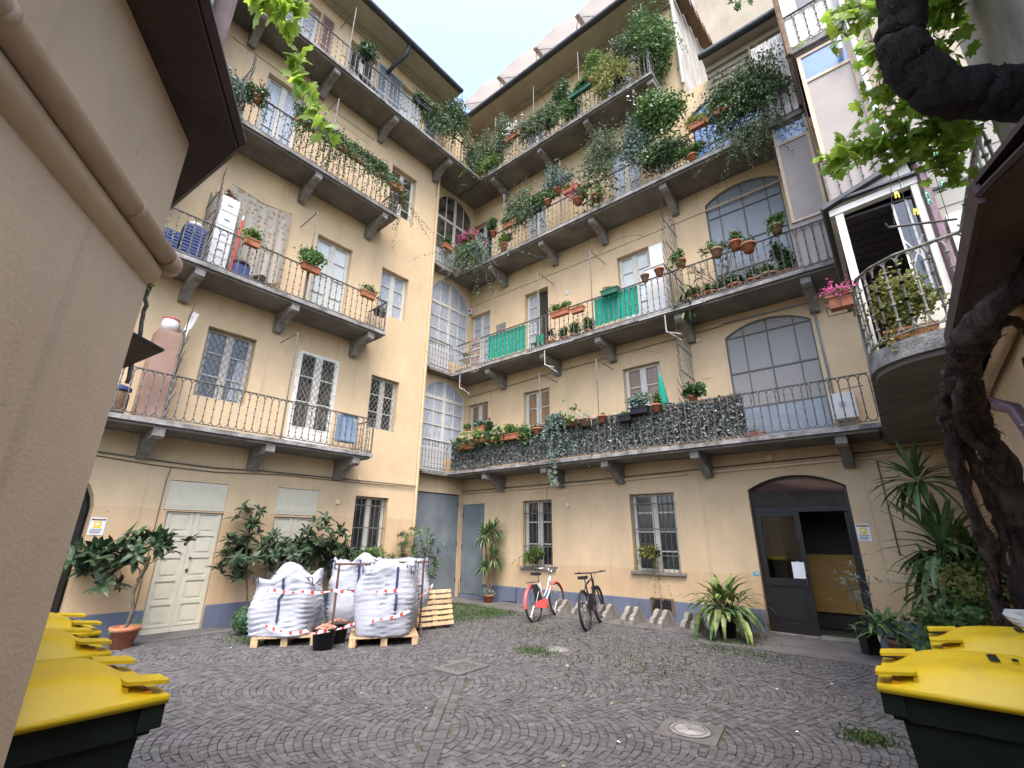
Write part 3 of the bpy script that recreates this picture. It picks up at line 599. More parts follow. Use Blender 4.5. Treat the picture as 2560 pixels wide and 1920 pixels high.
# balconies
ZFR = (3.44, 6.53, 10.11, 13.62); ZTR = (4.31, 7.45, 11.0, 14.5); BX = (-8.73, -6.72, -5.02, -3.0, -.55)
for i in range(4):
    e = .03 if i < 3 else -2.9; u0 = -10.09
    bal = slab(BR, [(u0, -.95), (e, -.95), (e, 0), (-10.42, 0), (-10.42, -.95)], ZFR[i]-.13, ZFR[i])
    p = [(u0+.07, -.9), (-6.81, -.9), (-5.08, -.9), (-3.06, -.9)] + ([(-.55, -.9), (.02, -.9)] if i < 3 else [])
    if i == 3: p = [(u0+.62, -.9), (-6.81, -.9), (-5.08, -.9), (e-.05, -.9), (e-.05, 0)]
    railing(bal, p, ZFR[i]+.05, ZTR[i], posts=p[1:-1], mat='iron')
    for u in BX[:(5 if i < 3 else 4)]: bracket(bal, u, ZFR[i]-.131)
    # bay strip running back to the left wing with its own railing
    if i < 3:
        b2 = slab(BR, [(-10.42, -1.95), (-10.09, -1.95), (-10.09, -.951), (-10.42, -.951)], ZFR[i]-.12, ZFR[i]-.002, 'bay_balcony')
        railing(b2, [(-10.1, -1.93), (-10.1, -1.0)], ZFR[i]+.05, ZTR[i]-.02, pitch=.12, mat='iron')
        m = MB(); m.box(-10.3, -10.28, -1.93, -.96, ZFR[i], ZTR[i]-.16); m.build('parapet_panel', 'plastic_white', b2)
# bay wall
BB = thing('stair_bay', 'narrow recessed bay between the two wings with grey gates below and arched white windows above', 'building', FB)
wall(BB, 0, 1.98, -.02, 17.2, [(.2, 1.85, 0, 2.86, .08, 0), (.22, 1.87, 3.9, 6.32, .08, .42), (.2, 1.88, 7.05, 9.88, .08, .5), (.2, 1.87, 10.6, 13.4, .08, .5)], 'wall_l')
m = MB(); m.box(.01, 1.97, .2, .3, -.02, 17.1); m.build('dark_backing', 'interior_shade', BB)  # backing added so that no light shows around the gate
m = MB(); m.box(.205, 1.03, .03, .06, .02, 2.83); m.box(1.04, 1.845, .03, .06, .02, 2.83); m.box(1.0, 1.07, .02, .0295, .02, 2.83); o = m.build('gate', 'gate_grey', BB)
m = MB(); m.box(1.1, 1.13, 0, .029, 1.2, 1.32); m.build('handle', 'iron_dark', o); m = MB()
for z in (.4, 1.4, 2.5): m.tube([(1.82, .02, z), (1.82, .02, z+.12)], .014, 6)
m.build('hinge', 'iron_dark', o)
m = MB(); p = arc(.28, 1.82, 3.0, .24, 12)
for i in range(12): m.prism([(p[i][0], 0, p[i][1]), (p[i+1][0], 0, p[i+1][1]), (p[i+1][0], 0, p[i+1][1]+.03), (p[i][0], 0, p[i][1]+.03)], (0, -.02, 0))
m.build('moulding', 'wall_l', BB)
for z0, zt, rs, tr, rw in ((3.9, 6.32, .42, 5.72, (5.3, 4.86, 4.4)), (7.05, 9.88, .5, 8.95, (8.45, 8.0, 7.55)), (10.6, 13.4, .5, 12.25, (11.5,))):
    top = z0 > 10
    arched_frame(BB, .2 if z0 > 5 else .22, 1.88 if 5 < z0 < 9 else 1.87, z0, zt, rs, .02, .075, .055, 'white_paint', [(tr, .1)]+[(z, .03) for z in rw], [(1.04, z0, None, .11), (.63, z0, None, .03), (1.45, z0, None, .03)], pane='glass_mid' if top else 'glass_curtain')

# ------------------------------------------------------------------ gallery building closing the yard on the right (world coordinates)
BG = thing('gallery_building', 'right-hand wing with glazed beige balcony boxes, a white canopy and a curved balcony', 'building', T(0, 0))
m = MB(); m.quad((.97, 10.3, -.02), (.97, -4, -.02), (.97, -4, 3.3), (.97, 10.3, 3.3)); m.build('lower_wall', 'wall_near', BG)
# first-floor gallery slab with rounded nose
cpts = [(.03, 9.35), (.03, 6.0)]+[(.03+.62*(1-math.cos(a*PI/16)), 5.95-.62*math.sin(a*PI/16)) for a in range(1, 8)]+[(.9, 5.25), (.9, -3.5), (2.5, -3.5), (2.5, 10.29), (.031, 10.29), ]
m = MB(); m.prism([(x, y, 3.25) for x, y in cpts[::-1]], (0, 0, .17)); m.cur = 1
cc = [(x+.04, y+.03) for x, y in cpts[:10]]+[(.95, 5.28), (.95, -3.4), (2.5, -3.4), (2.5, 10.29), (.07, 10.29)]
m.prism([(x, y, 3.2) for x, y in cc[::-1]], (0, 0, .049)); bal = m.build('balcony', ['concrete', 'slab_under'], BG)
railing(bal, [(.07, 9.3), (.07, 6.75), (.07, 6.0)]+[(.07+.6*(1-math.cos(a*PI/16)), 5.95-.6*math.sin(a*PI/16)) for a in (2, 4, 6, 8)]+[(.93, 5.3), (.93, 3.85)], 3.5, 4.3, .15, 'iron_pale', posts=[(.07, 6.75)], rad=.010)
m = MB(); m.box(.05, .055, 6.1, 9.3, 3.45, 4.25); m.build('side_panel', 'metal_grey', bal)
# canopy: dark boarded ceiling, white posts, fascia and gable
m = MB(); m.box(.08, .16, 6.0, 6.08, 3.42, 5.32); m.build('post', 'white_paint', BG)
m = MB(); m.box(.79, .85, 6.0, 6.08, 3.42, 5.4); m.build('post', 'white_paint', BG)
m = MB(); m.box(.09, .15, 8.8, 8.86, 3.42, 5.3); m.build('post', 'white_paint', BG)
m = MB(); m.prism([(.03, 5.99, 5.32), (.86, 5.99, 5.38), (.86, 5.99, 5.46), (.03, 5.99, 5.4)], (0, .09, 0))
m.prism([(.0, 6.02, 5.43), (.84, 6.02, 5.49), (.82, 6.02, 5.68)], (0, .04, 0)); m.box(.03, .08, 6.09, 9.3, 5.3, 5.42); m.build('fascia', 'white_paint', BG)
m = MB()
for i in range(16): m.box(.1+0*i, 1.9, 6.1+i*.2, 6.28+i*.2, 5.28+.0, 5.31)
m.build('ceiling_boards', 'iron_dark', BG)
m = MB(); m.prism([(-.02, 5.93, 5.41), (.88, 5.93, 5.71), (.95, 5.93, 5.66), (.95, 5.93, 5.73), (.86, 5.93, 5.77), (-.04, 5.93, 5.45)], (0, 3.4, 0)); m.box(-.02, 1.0, 5.94, 6.0, 5.47, 5.5); m.build('roof', 'gutter', BG)
m = MB(); m.quad((1.6, 6.1, 3.42), (1.6, 10.2, 3.42), (1.6, 10.2, 5.4), (1.6, 6.1, 5.4)); m.quad((.1, 9.2, 3.42), (1.6, 9.2, 3.42), (1.6, 9.2, 5.4), (.1, 9.2, 5.4)); m.build('dark_backing', 'interior_shade', BG)  # shade under the canopy is put into the dark wall colour
m = MB()
for x in (.6, .72): m.box(x, x+.02, 6.1, 6.12, 3.42, 5.3)
m.tube([(.61, 6.11, 4.8), (.78, 6.11, 4.4)], .008, 4); m.tube([(.61, 6.11, 4.4), (.78, 6.11, 4.8)], .008, 4)
f = m.build('window', 'worn_white', BG); m = MB(); m.quad((.62, 6.115, 3.5), (.78, 6.115, 3.5), (.78, 6.115, 5.3), (.62, 6.115, 5.3)); m.build('pane', 'glass_dark', f)
m = MB(); m.box(.5, .84, 6.0, 6.03, 3.43, 3.95); m.build('board', 'white_paint', BG)
m = MB(); m.tube([(.9, 6.0, 3.42), (.9, 6.0, 5.6)], .045, 8); m.build('downpipe', 'pipe_purple', BG)
# cream boarded wall beside and above the canopy
m = MB(); m.quad((.86, 6.12, 3.42), (4, 6.12, 3.42), (4, 6.12, 6.6), (.86, 6.12, 6.6)); m.quad((.86, 6.12, 6.6), (4, 6.12, 6.6), (4, 7.9, 6.6), (.86, 7.9, 6.6)); m.quad((.86, 9, 3.4), (.86, 6.12, 3.4), (.86, 6.12, 6.6), (.86, 9, 6.6))
for z in (3.95, 4.5, 5.05, 5.6, 6.15): m.box(.87, 4, 6.112, 6.119, z, z+.012)
m.build('siding_wall', 'siding', BG)
m = MB(); m.box(.98, 1.28, 6.03, 6.11, 3.5, 4.9); m.build('side_window', 'white_paint', BG)
m = MB(); m.quad((.86, 7.86, 6.6), (4, 7.86, 6.6), (4, 7.86, 15), (.86, 7.86, 15)); m.box(1.15, 1.5, 7.78, 7.85, 6.6, 14)
m.quad((.86, 10.3, 6.6), (.86, 7.86, 6.6), (.86, 7.86, 15), (.86, 10.3, 15)); m.build('upper_wall', 'wall_pale', BG)
# glazed balcony boxes  A (flush with the long balconies) and B (one bay nearer)
def glazed(name, x0, x1, y, z0, z1, zr, parent):
    m = MB(); m.box(x0, x0+.06, y, y+.05, z0, z1); m.box(x1-.05, x1, y, y+.05, z0, z1); m.box(x0+.06, x1-.05, y, y+.05, z1-.06, z1); m.box(x0+.06, x1-.05, y, y+.05, z0, z0+.05); m.box(x0+.06, x1-.05, y, y+.05, zr-.03, zr+.03)
    o = m.build(name, 'frame_cream', parent); m = MB(); m.quad((x0+.06, y+.02, zr), (x1-.05, y+.02, zr), (x1-.05, y+.02, z1-.06), (x0+.06, y+.02, z1-.06)); m.build('top_pane', 'glass_blue', o)
    m = MB(); m.quad((x0+.06, y+.02, z0), (x1-.05, y+.02, z0), (x1-.05, y+.02, zr), (x0+.06, y+.02, zr)); m.build('panel', 'panel_beige', o); return o
glazed('glazed_screen', -.56, .06, 9.42, 7.6, 10.12, 9.55, BG)
m = MB(); m.box(-.6, .07, 9.45, 9.5, 6.62, 7.6); m.build('beige_parapet', 'panel_beige', BG)
m = MB(); m.box(-.62, .06, 9.42, 10.29, 10.05, 10.2); m.build('box_floor', 'wood_dark', BG)
m = MB(); m.box(-.6, .06, 9.43, 9.46, 10.24, 11.05); m.build('white_boards', 'old_board', BG)
m = MB()
for i in range(5): m.box(-.62+i*.135, -.49+i*.135, 9.38, 9.41, 11.2, 12.42)
m.box(-.64, .07, 9.36, 9.42, 11.1, 11.19); m.build('plank_screen', 'old_board', BG)
m = MB(); m.box(-.66, -.625, 9.36, 9.45, 10.2, 12.5); m.box(.0, .1, 9.3, 9.42, 10.2, 15); m.build('corner_post', 'wood_dark', BG)
glazed('glazed_screen', .13, .86, 7.8, 7.5, 9.83, 9.22, BG)
m = MB(); m.box(.1, .86, 7.83, 7.86, 6.62, 7.42); m.build('beige_parapet', 'panel_beige', BG)
b1 = slab(BG, [(.08, 7.76), (.9, 7.76), (.9, 9.4), (.08, 9.4)], 6.46, 6.6, 'box_balcony'); railing(b1, [(.1, 7.79), (.86, 7.79)], 6.64, 7.44, .15, rad=.009, posts=[(.1, 7.79)])
b2 = slab(BG, [(.06, 7.74), (.9, 7.74), (.9, 9.4), (.06, 9.4)], 9.86, 10.02, 'box_balcony'); railing(b2, [(.08, 7.77), (.88, 7.77)], 10.06, 10.86, .15, rad=.009, posts=[(.08, 7.77)])
m = MB()
for i in range(6): m.box(.09+i*.13, .215+i*.13, 7.8, 7.82, 10.05, 10.84)
for i in range(2): m.box(.09+i*.12, .205+i*.12, 7.8, 7.82, 10.845, 12.4)
m.build('white_boards', 'worn_white', BG)
m = MB(); m.box(.02, .075, 7.7, 7.8, 9.9, 13.5); m.build('corner_post', 'wood_dark', BG)
m = MB(); m.box(.33, .88, 7.86, 7.9, 10.9, 12.8); m.build('upper_window', 'glass_dark', BG)
m = MB(); m.quad((.09, 7.84, 6.6), (.09, 9.4, 6.6), (.09, 9.4, 9.86), (.09, 7.84, 9.86)); m.quad((.09, 7.84, 10.02), (.09, 9.4, 10.02), (.09, 9.4, 12.5), (.09, 7.84, 12.5)); m.build('side_wall', 'panel_beige', BG)
m = MB(); m.tube([(.72, 7.79, 9.36), (.72, 7.62, 9.36), (.72, 7.62, 9.55)], .035, 8); m.tube([(.72, 7.62, 9.5), (.72, 7.62, 9.62)], .045, 8); m.build('flue', 'plastic_white', BG)
m = MB(); m.tube([(.9, 7.7, 5.8), (.9, 7.7, 13)], .05, 8); m.box(.84, .96, 7.68, 7.78, 9.8, 9.84); m.build('downpipe', 'pipe_grey', BG)
# the cream upper house standing behind the low roof
BU = thing('upper_house', 'pale cream windowless house wall rising behind the low roof at the top right', 'building', T(-2.3, 12.3))
m = MB(); m.quad((-.2, 2.1, 13), (7, 2.1, 13), (7, 2.1, 25), (-.2, 2.1, 25)); m.quad((-.2, 2.1, 25), (-.2, 2.1, 13), (-.2, 8, 13), (-.2, 8, 25)); m.build('wall', 'wall_pale', BU)
m = MB(); m.prism([(-.4, 1.8, 25), (7.2, 1.8, 25), (7.2, 5, 26.5), (-.4, 5, 26.5)], (0, 0, .15)); m.build('roof', 'tile', BU)
m = MB(); m.box(1.9, 2.5, .4, 1.2, 15.5, 16.2); m.prism([(1.85, .3, 16.2), (2.55, .3, 16.2), (2.55, 1.3, 16.45), (1.85, 1.3, 16.45)], (0, 0, .06)); m.build('chimney', 'gutter', BU)

# ------------------------------------------------------------------ near left building: wall, soffit, two fat pipes
MLW = Matrix.Translation((-2.2, .318, 0)) @ Matrix.Rotation(math.atan2(.5547, -.832), 4, 'Z')    # X along wall away from viewer
BN = thing('near_building', 'beige plastered building corner close on the left with a deep brown eave', 'building', MLW)
LWi = MLW.inverted()
Wc = LWi @ Vector((-2.226, .331, 0)); Oc = LWi @ Vector((-2.086, .488, 0)); Tc = LWi @ Vector((-1.35, .03, 0)); Ec = LWi @ Vector((-3.6, .34, 0))
m = MB(); m.quad((-4, 0, -.02), (.035, 0, -.02), (.035, 0, 3.33), (-4, 0, 3.33))
e2 = LWi @ Vector((-5.0, .28, 0)); m.quad((.035, 0, -.02), (e2.x, e2.y, -.02), (e2.x, e2.y, 3.33), (.035, 0, 3.33)); m.build('wall', 'wall_near', BN)
dv = (Oc-Tc).normalized(); Tn = Oc-dv*4; ev = (LWi.to_3x3() @ Vector((-2.80+2.086, .42-.488, 0))).normalized(); En = Oc+ev*2.6
i1 = Vector((-4, .02, 0)); z0 = 3.325
m = MB(); m.prism([(Oc.x, Oc.y, z0), (Tn.x, Tn.y, z0), (-4, 2.2, z0), (e2.x, e2.y+.8, z0), (En.x, En.y, z0)], (0, 0, .04))
m.build('soffit', 'brown_eave', BN)
m = MB(); m.tube([(Tn.x, Tn.y, z0+.05), (Oc.x, Oc.y, z0+.05), (En.x, En.y, z0+.05)], .035, 6); m.build('gutter', 'brown_eave', BN)
m = MB(); m.prism([(Oc.x, Oc.y, z0+.06), (Tn.x, Tn.y, z0+.06), (-4, 2.5, z0+1), (e2.x, 2.5, z0+1), (En.x, En.y, z0+.06)], (0, 0, .05)); m.build('roof', 'tile', BN)
t = thing('wall_pipe', 'upper of two fat beige pipes along the near left wall, ending in an elbow', 'pipe', MLW)
m = MB(); m.tube([(-4, -.05, 2.735), (.03, -.05, 2.705)], .04, 14); m.build('pipe', 'pipe_cream', t, True)
for x in (-.32, -1.0): m = MB(); m.tube([(x, -.05, 2.708-.0073*x), (x+.025, -.05, 2.708-.0073*x)], .0435, 14); m.build('clamp', 'pipe_cream', t, True)
m = MB(); m.tube([(.0, -.05, 2.70), (.05, -.05, 2.70), (.09, -.03, 2.71), (.115, .01, 2.74), (.12, .07, 2.77)], [.044, .047, .049, .05, .045], 14); m.build('elbow', 'pipe_cream', t, True)
t = thing('wall_pipe', 'lower beige pipe half sunk in the plaster of the near left wall', 'pipe', MLW)
m = MB(); m.tube([(-4, .01, 2.645), (.02, .01, 2.63)], .055, 12); m.build('pipe', 'wall_near', t, True)
# small dark canopy lower down at the corner
t = thing('door_canopy', 'small dark sheet-metal canopy jutting out below the balcony at far left', 'canopy', T(-2.8, .5, 2.5))
m = MB(); m.prism([(0, .06, 0), (.137, -.102, 0), (-.3, -.3, 0), (-.62, -.02, 0)], (0, 0, .018)); m.build('sheet', 'brown_eave', t)
m = MB(); m.tube([(0, .06, .01), (.137, -.102, .01)], .009, 5); m.tube([(0, .06, .01), (-.62, -.02, .01)], .007, 5); m.build('edge_rail', 'gutter', t)
# brown pier rising at the end of the left wing
t = thing('chimney_pier', 'dark brown roughcast pier with a black pipe, high on the left against the eave', 'pier', FL)
m = MB(); m.box(-2.6, -1.2, -.95, 0, 7.8, 19); m.build('shaft', 'wall_brown', t); m = MB(); m.tube([(-1.62, -1.02, 8), (-1.62, -1.02, 19)], .055, 8); m.build('pipe', 'gutter', t)

# ------------------------------------------------------------------ near right building: eave, pipes, vents
BQ = thing('near_right_house', 'ochre house corner on the right, dark brown eave over cream and purple pipes', 'building', T(0, 0))
m = MB(); m.prism([(.6, 2.86, 3.2), (.6, 6.2, 3.2), (.957, 6.2, 3.2), (.957, 2.15, 3.2)][::-1], (0, 0, .04)); m.build('soffit', 'brown_eave', BQ)
m = MB(); m.box(.585, .615, 2.86, 5.2, 3.17, 3.3); m.tube([(.6, 2.86, 3.22), (.2+.75, 2.1, 3.22)], .02, 5); m.build('eave_edge', 'brown_eave', BQ)
m = MB(); m.prism([(.6, 2.86, 3.28), (.6, 6.2, 3.28), (.96, 6.2, 3.4), (.96, 2.15, 3.4)][::-1], (0, 0, .03)); m.build('eave_roof', 'brown_eave', BQ)
m = MB(); m.quad((.97, 3.8, 3.43), (.97, 2.4, 3.43), (.97, 2.4, 5), (.97, 3.8, 5)); m.quad((2, 3.8, 3.43), (.97, 3.8, 3.43), (.97, 3.8, 5), (2, 3.8, 5)); m.build('pier', 'wall_grey', BQ)
m = MB(); m.box(.72, 2.4, -2, 3.35, 4.95, 5.1); m.build('upper_soffit', 'brown_eave', BQ)
m = MB(); m.quad((.958, 6.5, 0), (.958, -3, 0), (.958, -3, 3.19), (.958, 6.5, 3.19))
m.build('wall', 'wall_near', BQ)
m = MB()
for y, z in ((5.0, 2.86), (4.72, 2.98), (4.45, 3.02)): m.lathe([(0, 0), (.05, 0), (.05, .008), (0, .012)], 14, (0, 0, 0)) if 0 else m.add(*[(lambda vs, fs: (vs, fs))([(.95, y+.055*math.cos(a*PI/8), z+.1*math.sin(a*PI/8)) for a in range(16)], [tuple(range(16))])][0])
m.build('oval_vent', 'plastic_black', BQ)
t = thing('wall_pipe', 'cream horizontal pipe running under the right eave', 'pipe', T(.88, 0)); m = MB(); m.tube([(0, 4.3, 3.1), (0, 6.9, 3.03)], .045, 12); m.tube([(0, 4.42, 3.09), (0, 4.38, 3.1)], .06, 12); m.build('pipe', 'pipe_cream', t, True)
t = thing('drainpipe', 'purple-brown drainpipe with an S-bend behind the vine trunk', 'drainpipe', T(0, 0)); m = MB()
m.tube([(.72, 5.6, 3.2), (.72, 5.55, 3.02), (.66, 5.45, 2.93), (.66, 5.4, 2.8), (.74, 5.25, 2.68), (.84, 5.15, 2.6), (.88, 5.12, 2.4), (.89, 5.12, .4)], .05, 12); m.build('pipe', 'pipe_purple', t, True); m = MB()
for z in (2.45, 2.36, 2.28): m.tube([(.88, 5.12, z), (.88, 5.12, z+.012)], .054, 12)
m.build('tape', 'pipe_grey', t)

# ------------------------------------------------------------------ vine trunk and branches, foreground leaves
def jit(pts, n, amp, seed):
    r = random.Random(seed); out = []; P = [Vector(p) for p in pts]
    for i in range(len(P)-1):
        p0 = P[max(i-1, 0)]; p1 = P[i]; p2 = P[i+1]; p3 = P[min(i+2, len(P)-1)]
        for k in range(n):
            t = k/n; q = .5*((2*p1)+(p2-p0)*t+(2*p0-5*p1+4*p2-p3)*t*t+(3*p1-p0-3*p2+p3)*t**3)
            out.append(q+Vector((r.gauss(0, amp), r.gauss(0, amp), r.gauss(0, amp))))
    return out+[P[-1]]
def bark(mb, pts, r, n=14, seed=1, rough=.12):
    s0 = len(mb.v); mb.tube(pts, r, n); 
    for i in range(s0, len(mb.v)):
        v = Vector(mb.v[i]); k = noise.noise(Vector((v.x*16, v.y*16, v.z*5+seed)))+.5*noise.noise(Vector((v.x*40, v.y*40, v.z*12+seed))); j = (i-s0)//n
        if j < len(pts): c = Vector(pts[j]); mb.v[i] = tuple(c+(v-c)*(1+k*rough*2.4))
def shreds(mb, pts, rr, n, seed, L=.07):
    r = random.Random(seed)
    for _ in range(n):
        i = r.randrange(len(pts)-1); c = Vector(pts[i]).lerp(Vector(pts[i+1]), r.random()); d = (Vector(pts[i+1])-Vector(pts[i])).normalized()
        o = Vector((r.gauss(0, 1), r.gauss(0, 1), r.gauss(0, 1))); o = (o-d*o.dot(d)).normalized(); R_ = rr[i] if isinstance(rr, list) else rr
        p = c+o*R_*r.uniform(.85, 1.02); q = p+d*r.uniform(-1, 1)*L+o*r.uniform(0, .35)*L; w_ = d.cross(o)*r.uniform(.003, .009)
        mb.add([p-w_, p+w_, q+w_*.4, q-w_*.3], [(0, 1, 2, 3)])
VT = thing('old_vine', 'gnarled dark vine trunk at right with a thick bough overhead and bright green leaves', 'vine', T(0, 0))
pR = jit([(.98, 3.65, 3.16), (.81, 3.66, 3.04), (.63, 3.7, 2.89), (.53, 3.98, 2.77), (.51, 4.3, 2.64), (.55, 4.56, 2.47), (.62, 4.87, 2.16), (.64, 5.06, 1.77), (.64, 5.18, 1.43), (.62, 5.3, .93), (.66, 5.3, -.02)], 7, .007, 1); nR = len(pR); rR = [.062+.024*min(1, i/(nR*.3))+.012*math.sin(i*.45) for i in range(nR)]
pL = jit([(.62, 3.85, 2.85), (.5, 4.1, 2.76), (.41, 4.4, 2.57), (.4, 4.57, 2.37), (.4, 4.77, 2.04), (.42, 4.91, 1.76), (.46, 5.04, 1.57), (.44, 5.12, 1.34), (.45, 5.25, 1.06), (.5, 5.39, .81), (.58, 5.35, .3), (.62, 5.3, -.02)], 7, .006, 2); rL = [.046+.012*math.sin(i*.35) for i in range(len(pL))]
m = MB(); bark(m, pR, rR, 20, 1, .2); bark(m, pL, rL, 16, 5, .2); p3 = jit([(.5, 4.4, 2.6), (.48, 4.67, 2.31), (.5, 4.87, 1.99), (.55, 5.04, 1.71), (.5, 5.1, 1.4)], 8, .006, 4); bark(m, p3, .032, 10, 9, .2)
bark(m, jit([(.6, 3.75, 2.85), (.75, 3.8, 2.85), (.9, 3.9, 2.75), (1.05, 4.0, 2.65)], 6, .006, 6), .028, 8, 9, .2); bark(m, jit([(.52, 4.1, 2.7), (.44, 4.3, 2.45), (.47, 4.5, 2.3), (.56, 4.65, 2.2)], 6, .006, 7), .03, 8, 12, .2)
m.build('trunk', 'bark_trunk', VT, True); m = MB(); shreds(m, pR, rR, 900, 3, .09); shreds(m, pL, rL, 700, 4, .07)
m.build('loose_bark', 'bark_red', VT)
pB = jit([(.62, 2.6, 5.0), (.6, 2.66, 4.76), (.55, 2.76, 4.44), (.52, 2.82, 4.26), (.56, 2.91, 4.1), (.66, 2.99, 3.97), (.8, 3.05, 3.92), (.92, 3.11, 3.87), (1.1, 3.17, 3.8)], 7, .005, 8); rB = [.085]*len(pB)
for i in range(len(pB)): rB[i] = .1+.035*(i/len(pB))
m = MB(); bark(m, pB, rB, 24, 11, .05); m.build('bough', 'bark', VT, True); m = MB(); shreds(m, pB, rB, 2600, 9, .035); m.build('loose_bark', 'bark', VT)
def vleaf(mb, c, n, up, s):
    n = n.normalized(); up = (up-n*up.dot(n)).normalized(); sd_ = n.cross(up)
    out = [(0, -.05), (.22, -.28), (.5, -.22), (.42, .0), (.72, .18), (.5, .36), (.6, .62), (.3, .58), (.16, .8), (0, 1.02)]
    pts = [(x, y) for x, y in out]+[(-x, y) for x, y in out[-2:0:-1]]
    v = [c]+[c+(sd_*x+up*y+n*(-.22*abs(x)-.12*y*y))*s for x, y in pts]; k = len(pts)
    v[0] = c+up*.25*s+n*.05*s
    mb.add(v, [(0, i+1, (i+1) % k+1) for i in range(k)])
def vine_spray(mb, stems, paths, seed, s=(.045, .085), per=7, spread=.06):
    r = random.Random(seed)
    for P in paths:
        P = jit(P, 5, .008, seed+1); stems.tube(P, .0035, 4, False)
        for q in P[::1]:
            for _ in range(per):
                if r.random() < .55: continue
                o = Vector((r.gauss(0, spread), r.gauss(0, spread), r.gauss(-.01, spread)))
                stems.tube([q, q+o], .0016, 3, False)
                vleaf(mb, q+o, Vector((r.gauss(.2, .7), r.gauss(-.5, .6), r.gauss(.35, .6))), Vector((r.gauss(0, .5), r.gauss(0, .5), -1)), r.uniform(*s))
sm = MB(); lm = MB()
vine_spray(lm, sm, [[(.7, 3.44, 4.41), (.55, 3.41, 4.21), (.37, 3.31, 4.11), (.22, 3.21, 4.04), (.12, 3.16, 3.99)], [(.62, 3.41, 4.34), (.48, 3.3, 4.33), (.44, 3.21, 4.46), (.45, 3.16, 4.58), (.45, 3.11, 4.7)],
 [(.74, 3.52, 4.31), (.64, 3.51, 4.14), (.47, 3.39, 4.09), (.35, 3.33, 4.01)], [(.81, 3.59, 4.29), (.74, 3.6, 4.12), (.65, 3.59, 3.97), (.67, 3.65, 3.87)], [(.85, 3.7, 4.4), (.91, 3.79, 4.33), (.79, 3.73, 4.23), (.6, 3.44, 4.21)]], 21, per=12)
vine_spray(lm, sm, [[(.6, 2.95, 4.73), (.43, 2.82, 4.7), (.34, 2.77, 4.66), (.31, 2.77, 4.59)], [(.72, 3.14, 4.84), (.75, 3.22, 4.7), (.76, 3.3, 4.53), (.75, 3.35, 4.41)], [(.74, 3.15, 4.84), (.86, 3.25, 4.84), (.86, 3.28, 4.77)]], 22, per=8)
lm.build('leaves', 'leaf_vine', VT); sm.build('stems', 'stem', VT)
t = thing('vine_branch', 'hanging vine branch with lobed bright green leaves in front of the top left balcony', 'vine', T(-2.5, .6, 4.9)); sm = MB(); lm = MB()
o = Vector((2.5, -.6, -4.9)); P1 = [Vector(p)+o for p in ((-2.47, .59, 4.99), (-2.49, .67, 4.77), (-2.47, .76, 4.6), (-2.47, .84, 4.42), (-2.44, .94, 4.25), (-2.41, 1.02, 4.13))]
vine_spray(lm, sm, [P1, [Vector(p)+o for p in ((-2.6, .5, 4.96), (-2.55, .57, 4.89), (-2.5, .62, 4.87), (-2.37, .72, 4.89))]], 31, (.05, .1), 5, .035); lm.build('leaves', 'leaf_vine', t); sm.build('stem', 'stem', t)
t = thing('vine_branch', 'small tuft of drooping dull green leaves hanging at the top edge against the pale house', 'vine', T(-.24, 3.35, 6)); sm = MB(); lm = MB(); vine_spray(lm, sm, [[(0, 0, .4), (0, 0, .1), (0.01, .02, -.02)]], 33, (.04, .07), 3, .04); lm.build('leaves', 'leaf_mid', t); sm.build('stem', 'stem', t)
# clothes line with pegs
t = thing('clothes_line', 'black rod with clothes lines strung in front of the white canopy', 'clothes line', T(.5, 5.3, 4.55)); m = MB(); m.tube([(-.05, -.06, -.03), (.48, .33, .05)], .012, 6); m.tube([(-.05, -.06, -.03), (-.07, -.08, .02)], .008, 5); m.build('rod', 'iron_dark', t); m = MB()
for a, b_ in (((.0, -.03, 0), (.07, -.12, .5)), ((.12, .05, .02), (.16, -.1, .95)), ((.28, .13, .03), (.3, -.2, .97)), ((.42, .28, .04), (.4, -.1, .97))): m.tube([a, ((a[0]+b_[0])/2-.01, (a[1]+b_[1])/2, (a[2]+b_[2])/2-.03), b_], .003, 4)
m.build('line', 'iron_dark', t)
for i, (x, y, z, mt, lb) in enumerate(((.57, 5.18, 4.81, 'yellow', 'yellow clothes peg on the leftmost line'), (.68, 5.33, 4.65, 'yellow', 'yellow clothes peg hanging lowest, beside the canopy post'), (.8, 5.37, 4.82, 'peg_green', 'green clothes peg hanging right of the canopy post'), (.8, 5.37, 4.74, 'peg_green', 'lower green peg clipped under another green peg'), (.93, 5.4, 4.9, 'peg_green', 'green clothes peg furthest right, near the ivy railing'), (.79, 4.33, 4.5, 'peg_green', 'large green clothes peg among the vine leaves'))):
    k = 1 if i < 5 else 1.6; p = thing('clothes_peg', lb, 'clothes peg', T(x, y, z, R(20)), 'clothes pegs'); m = MB()
    for s in (-1, 1): m.prism([(s*.004*k, -.006*k, .035*k), (s*.014*k, -.006*k, .035*k), (s*.02*k, -.006*k, -.04*k), (s*.008*k, -.006*k, -.04*k)][::s], (0, .012*k, 0))
    m.build('jaws', mt, p); m = MB(); m.tube([(-.01*k, 0, .01*k), (.01*k, 0, .01*k)], .005*k, 6); m.build('spring', 'chrome', p)

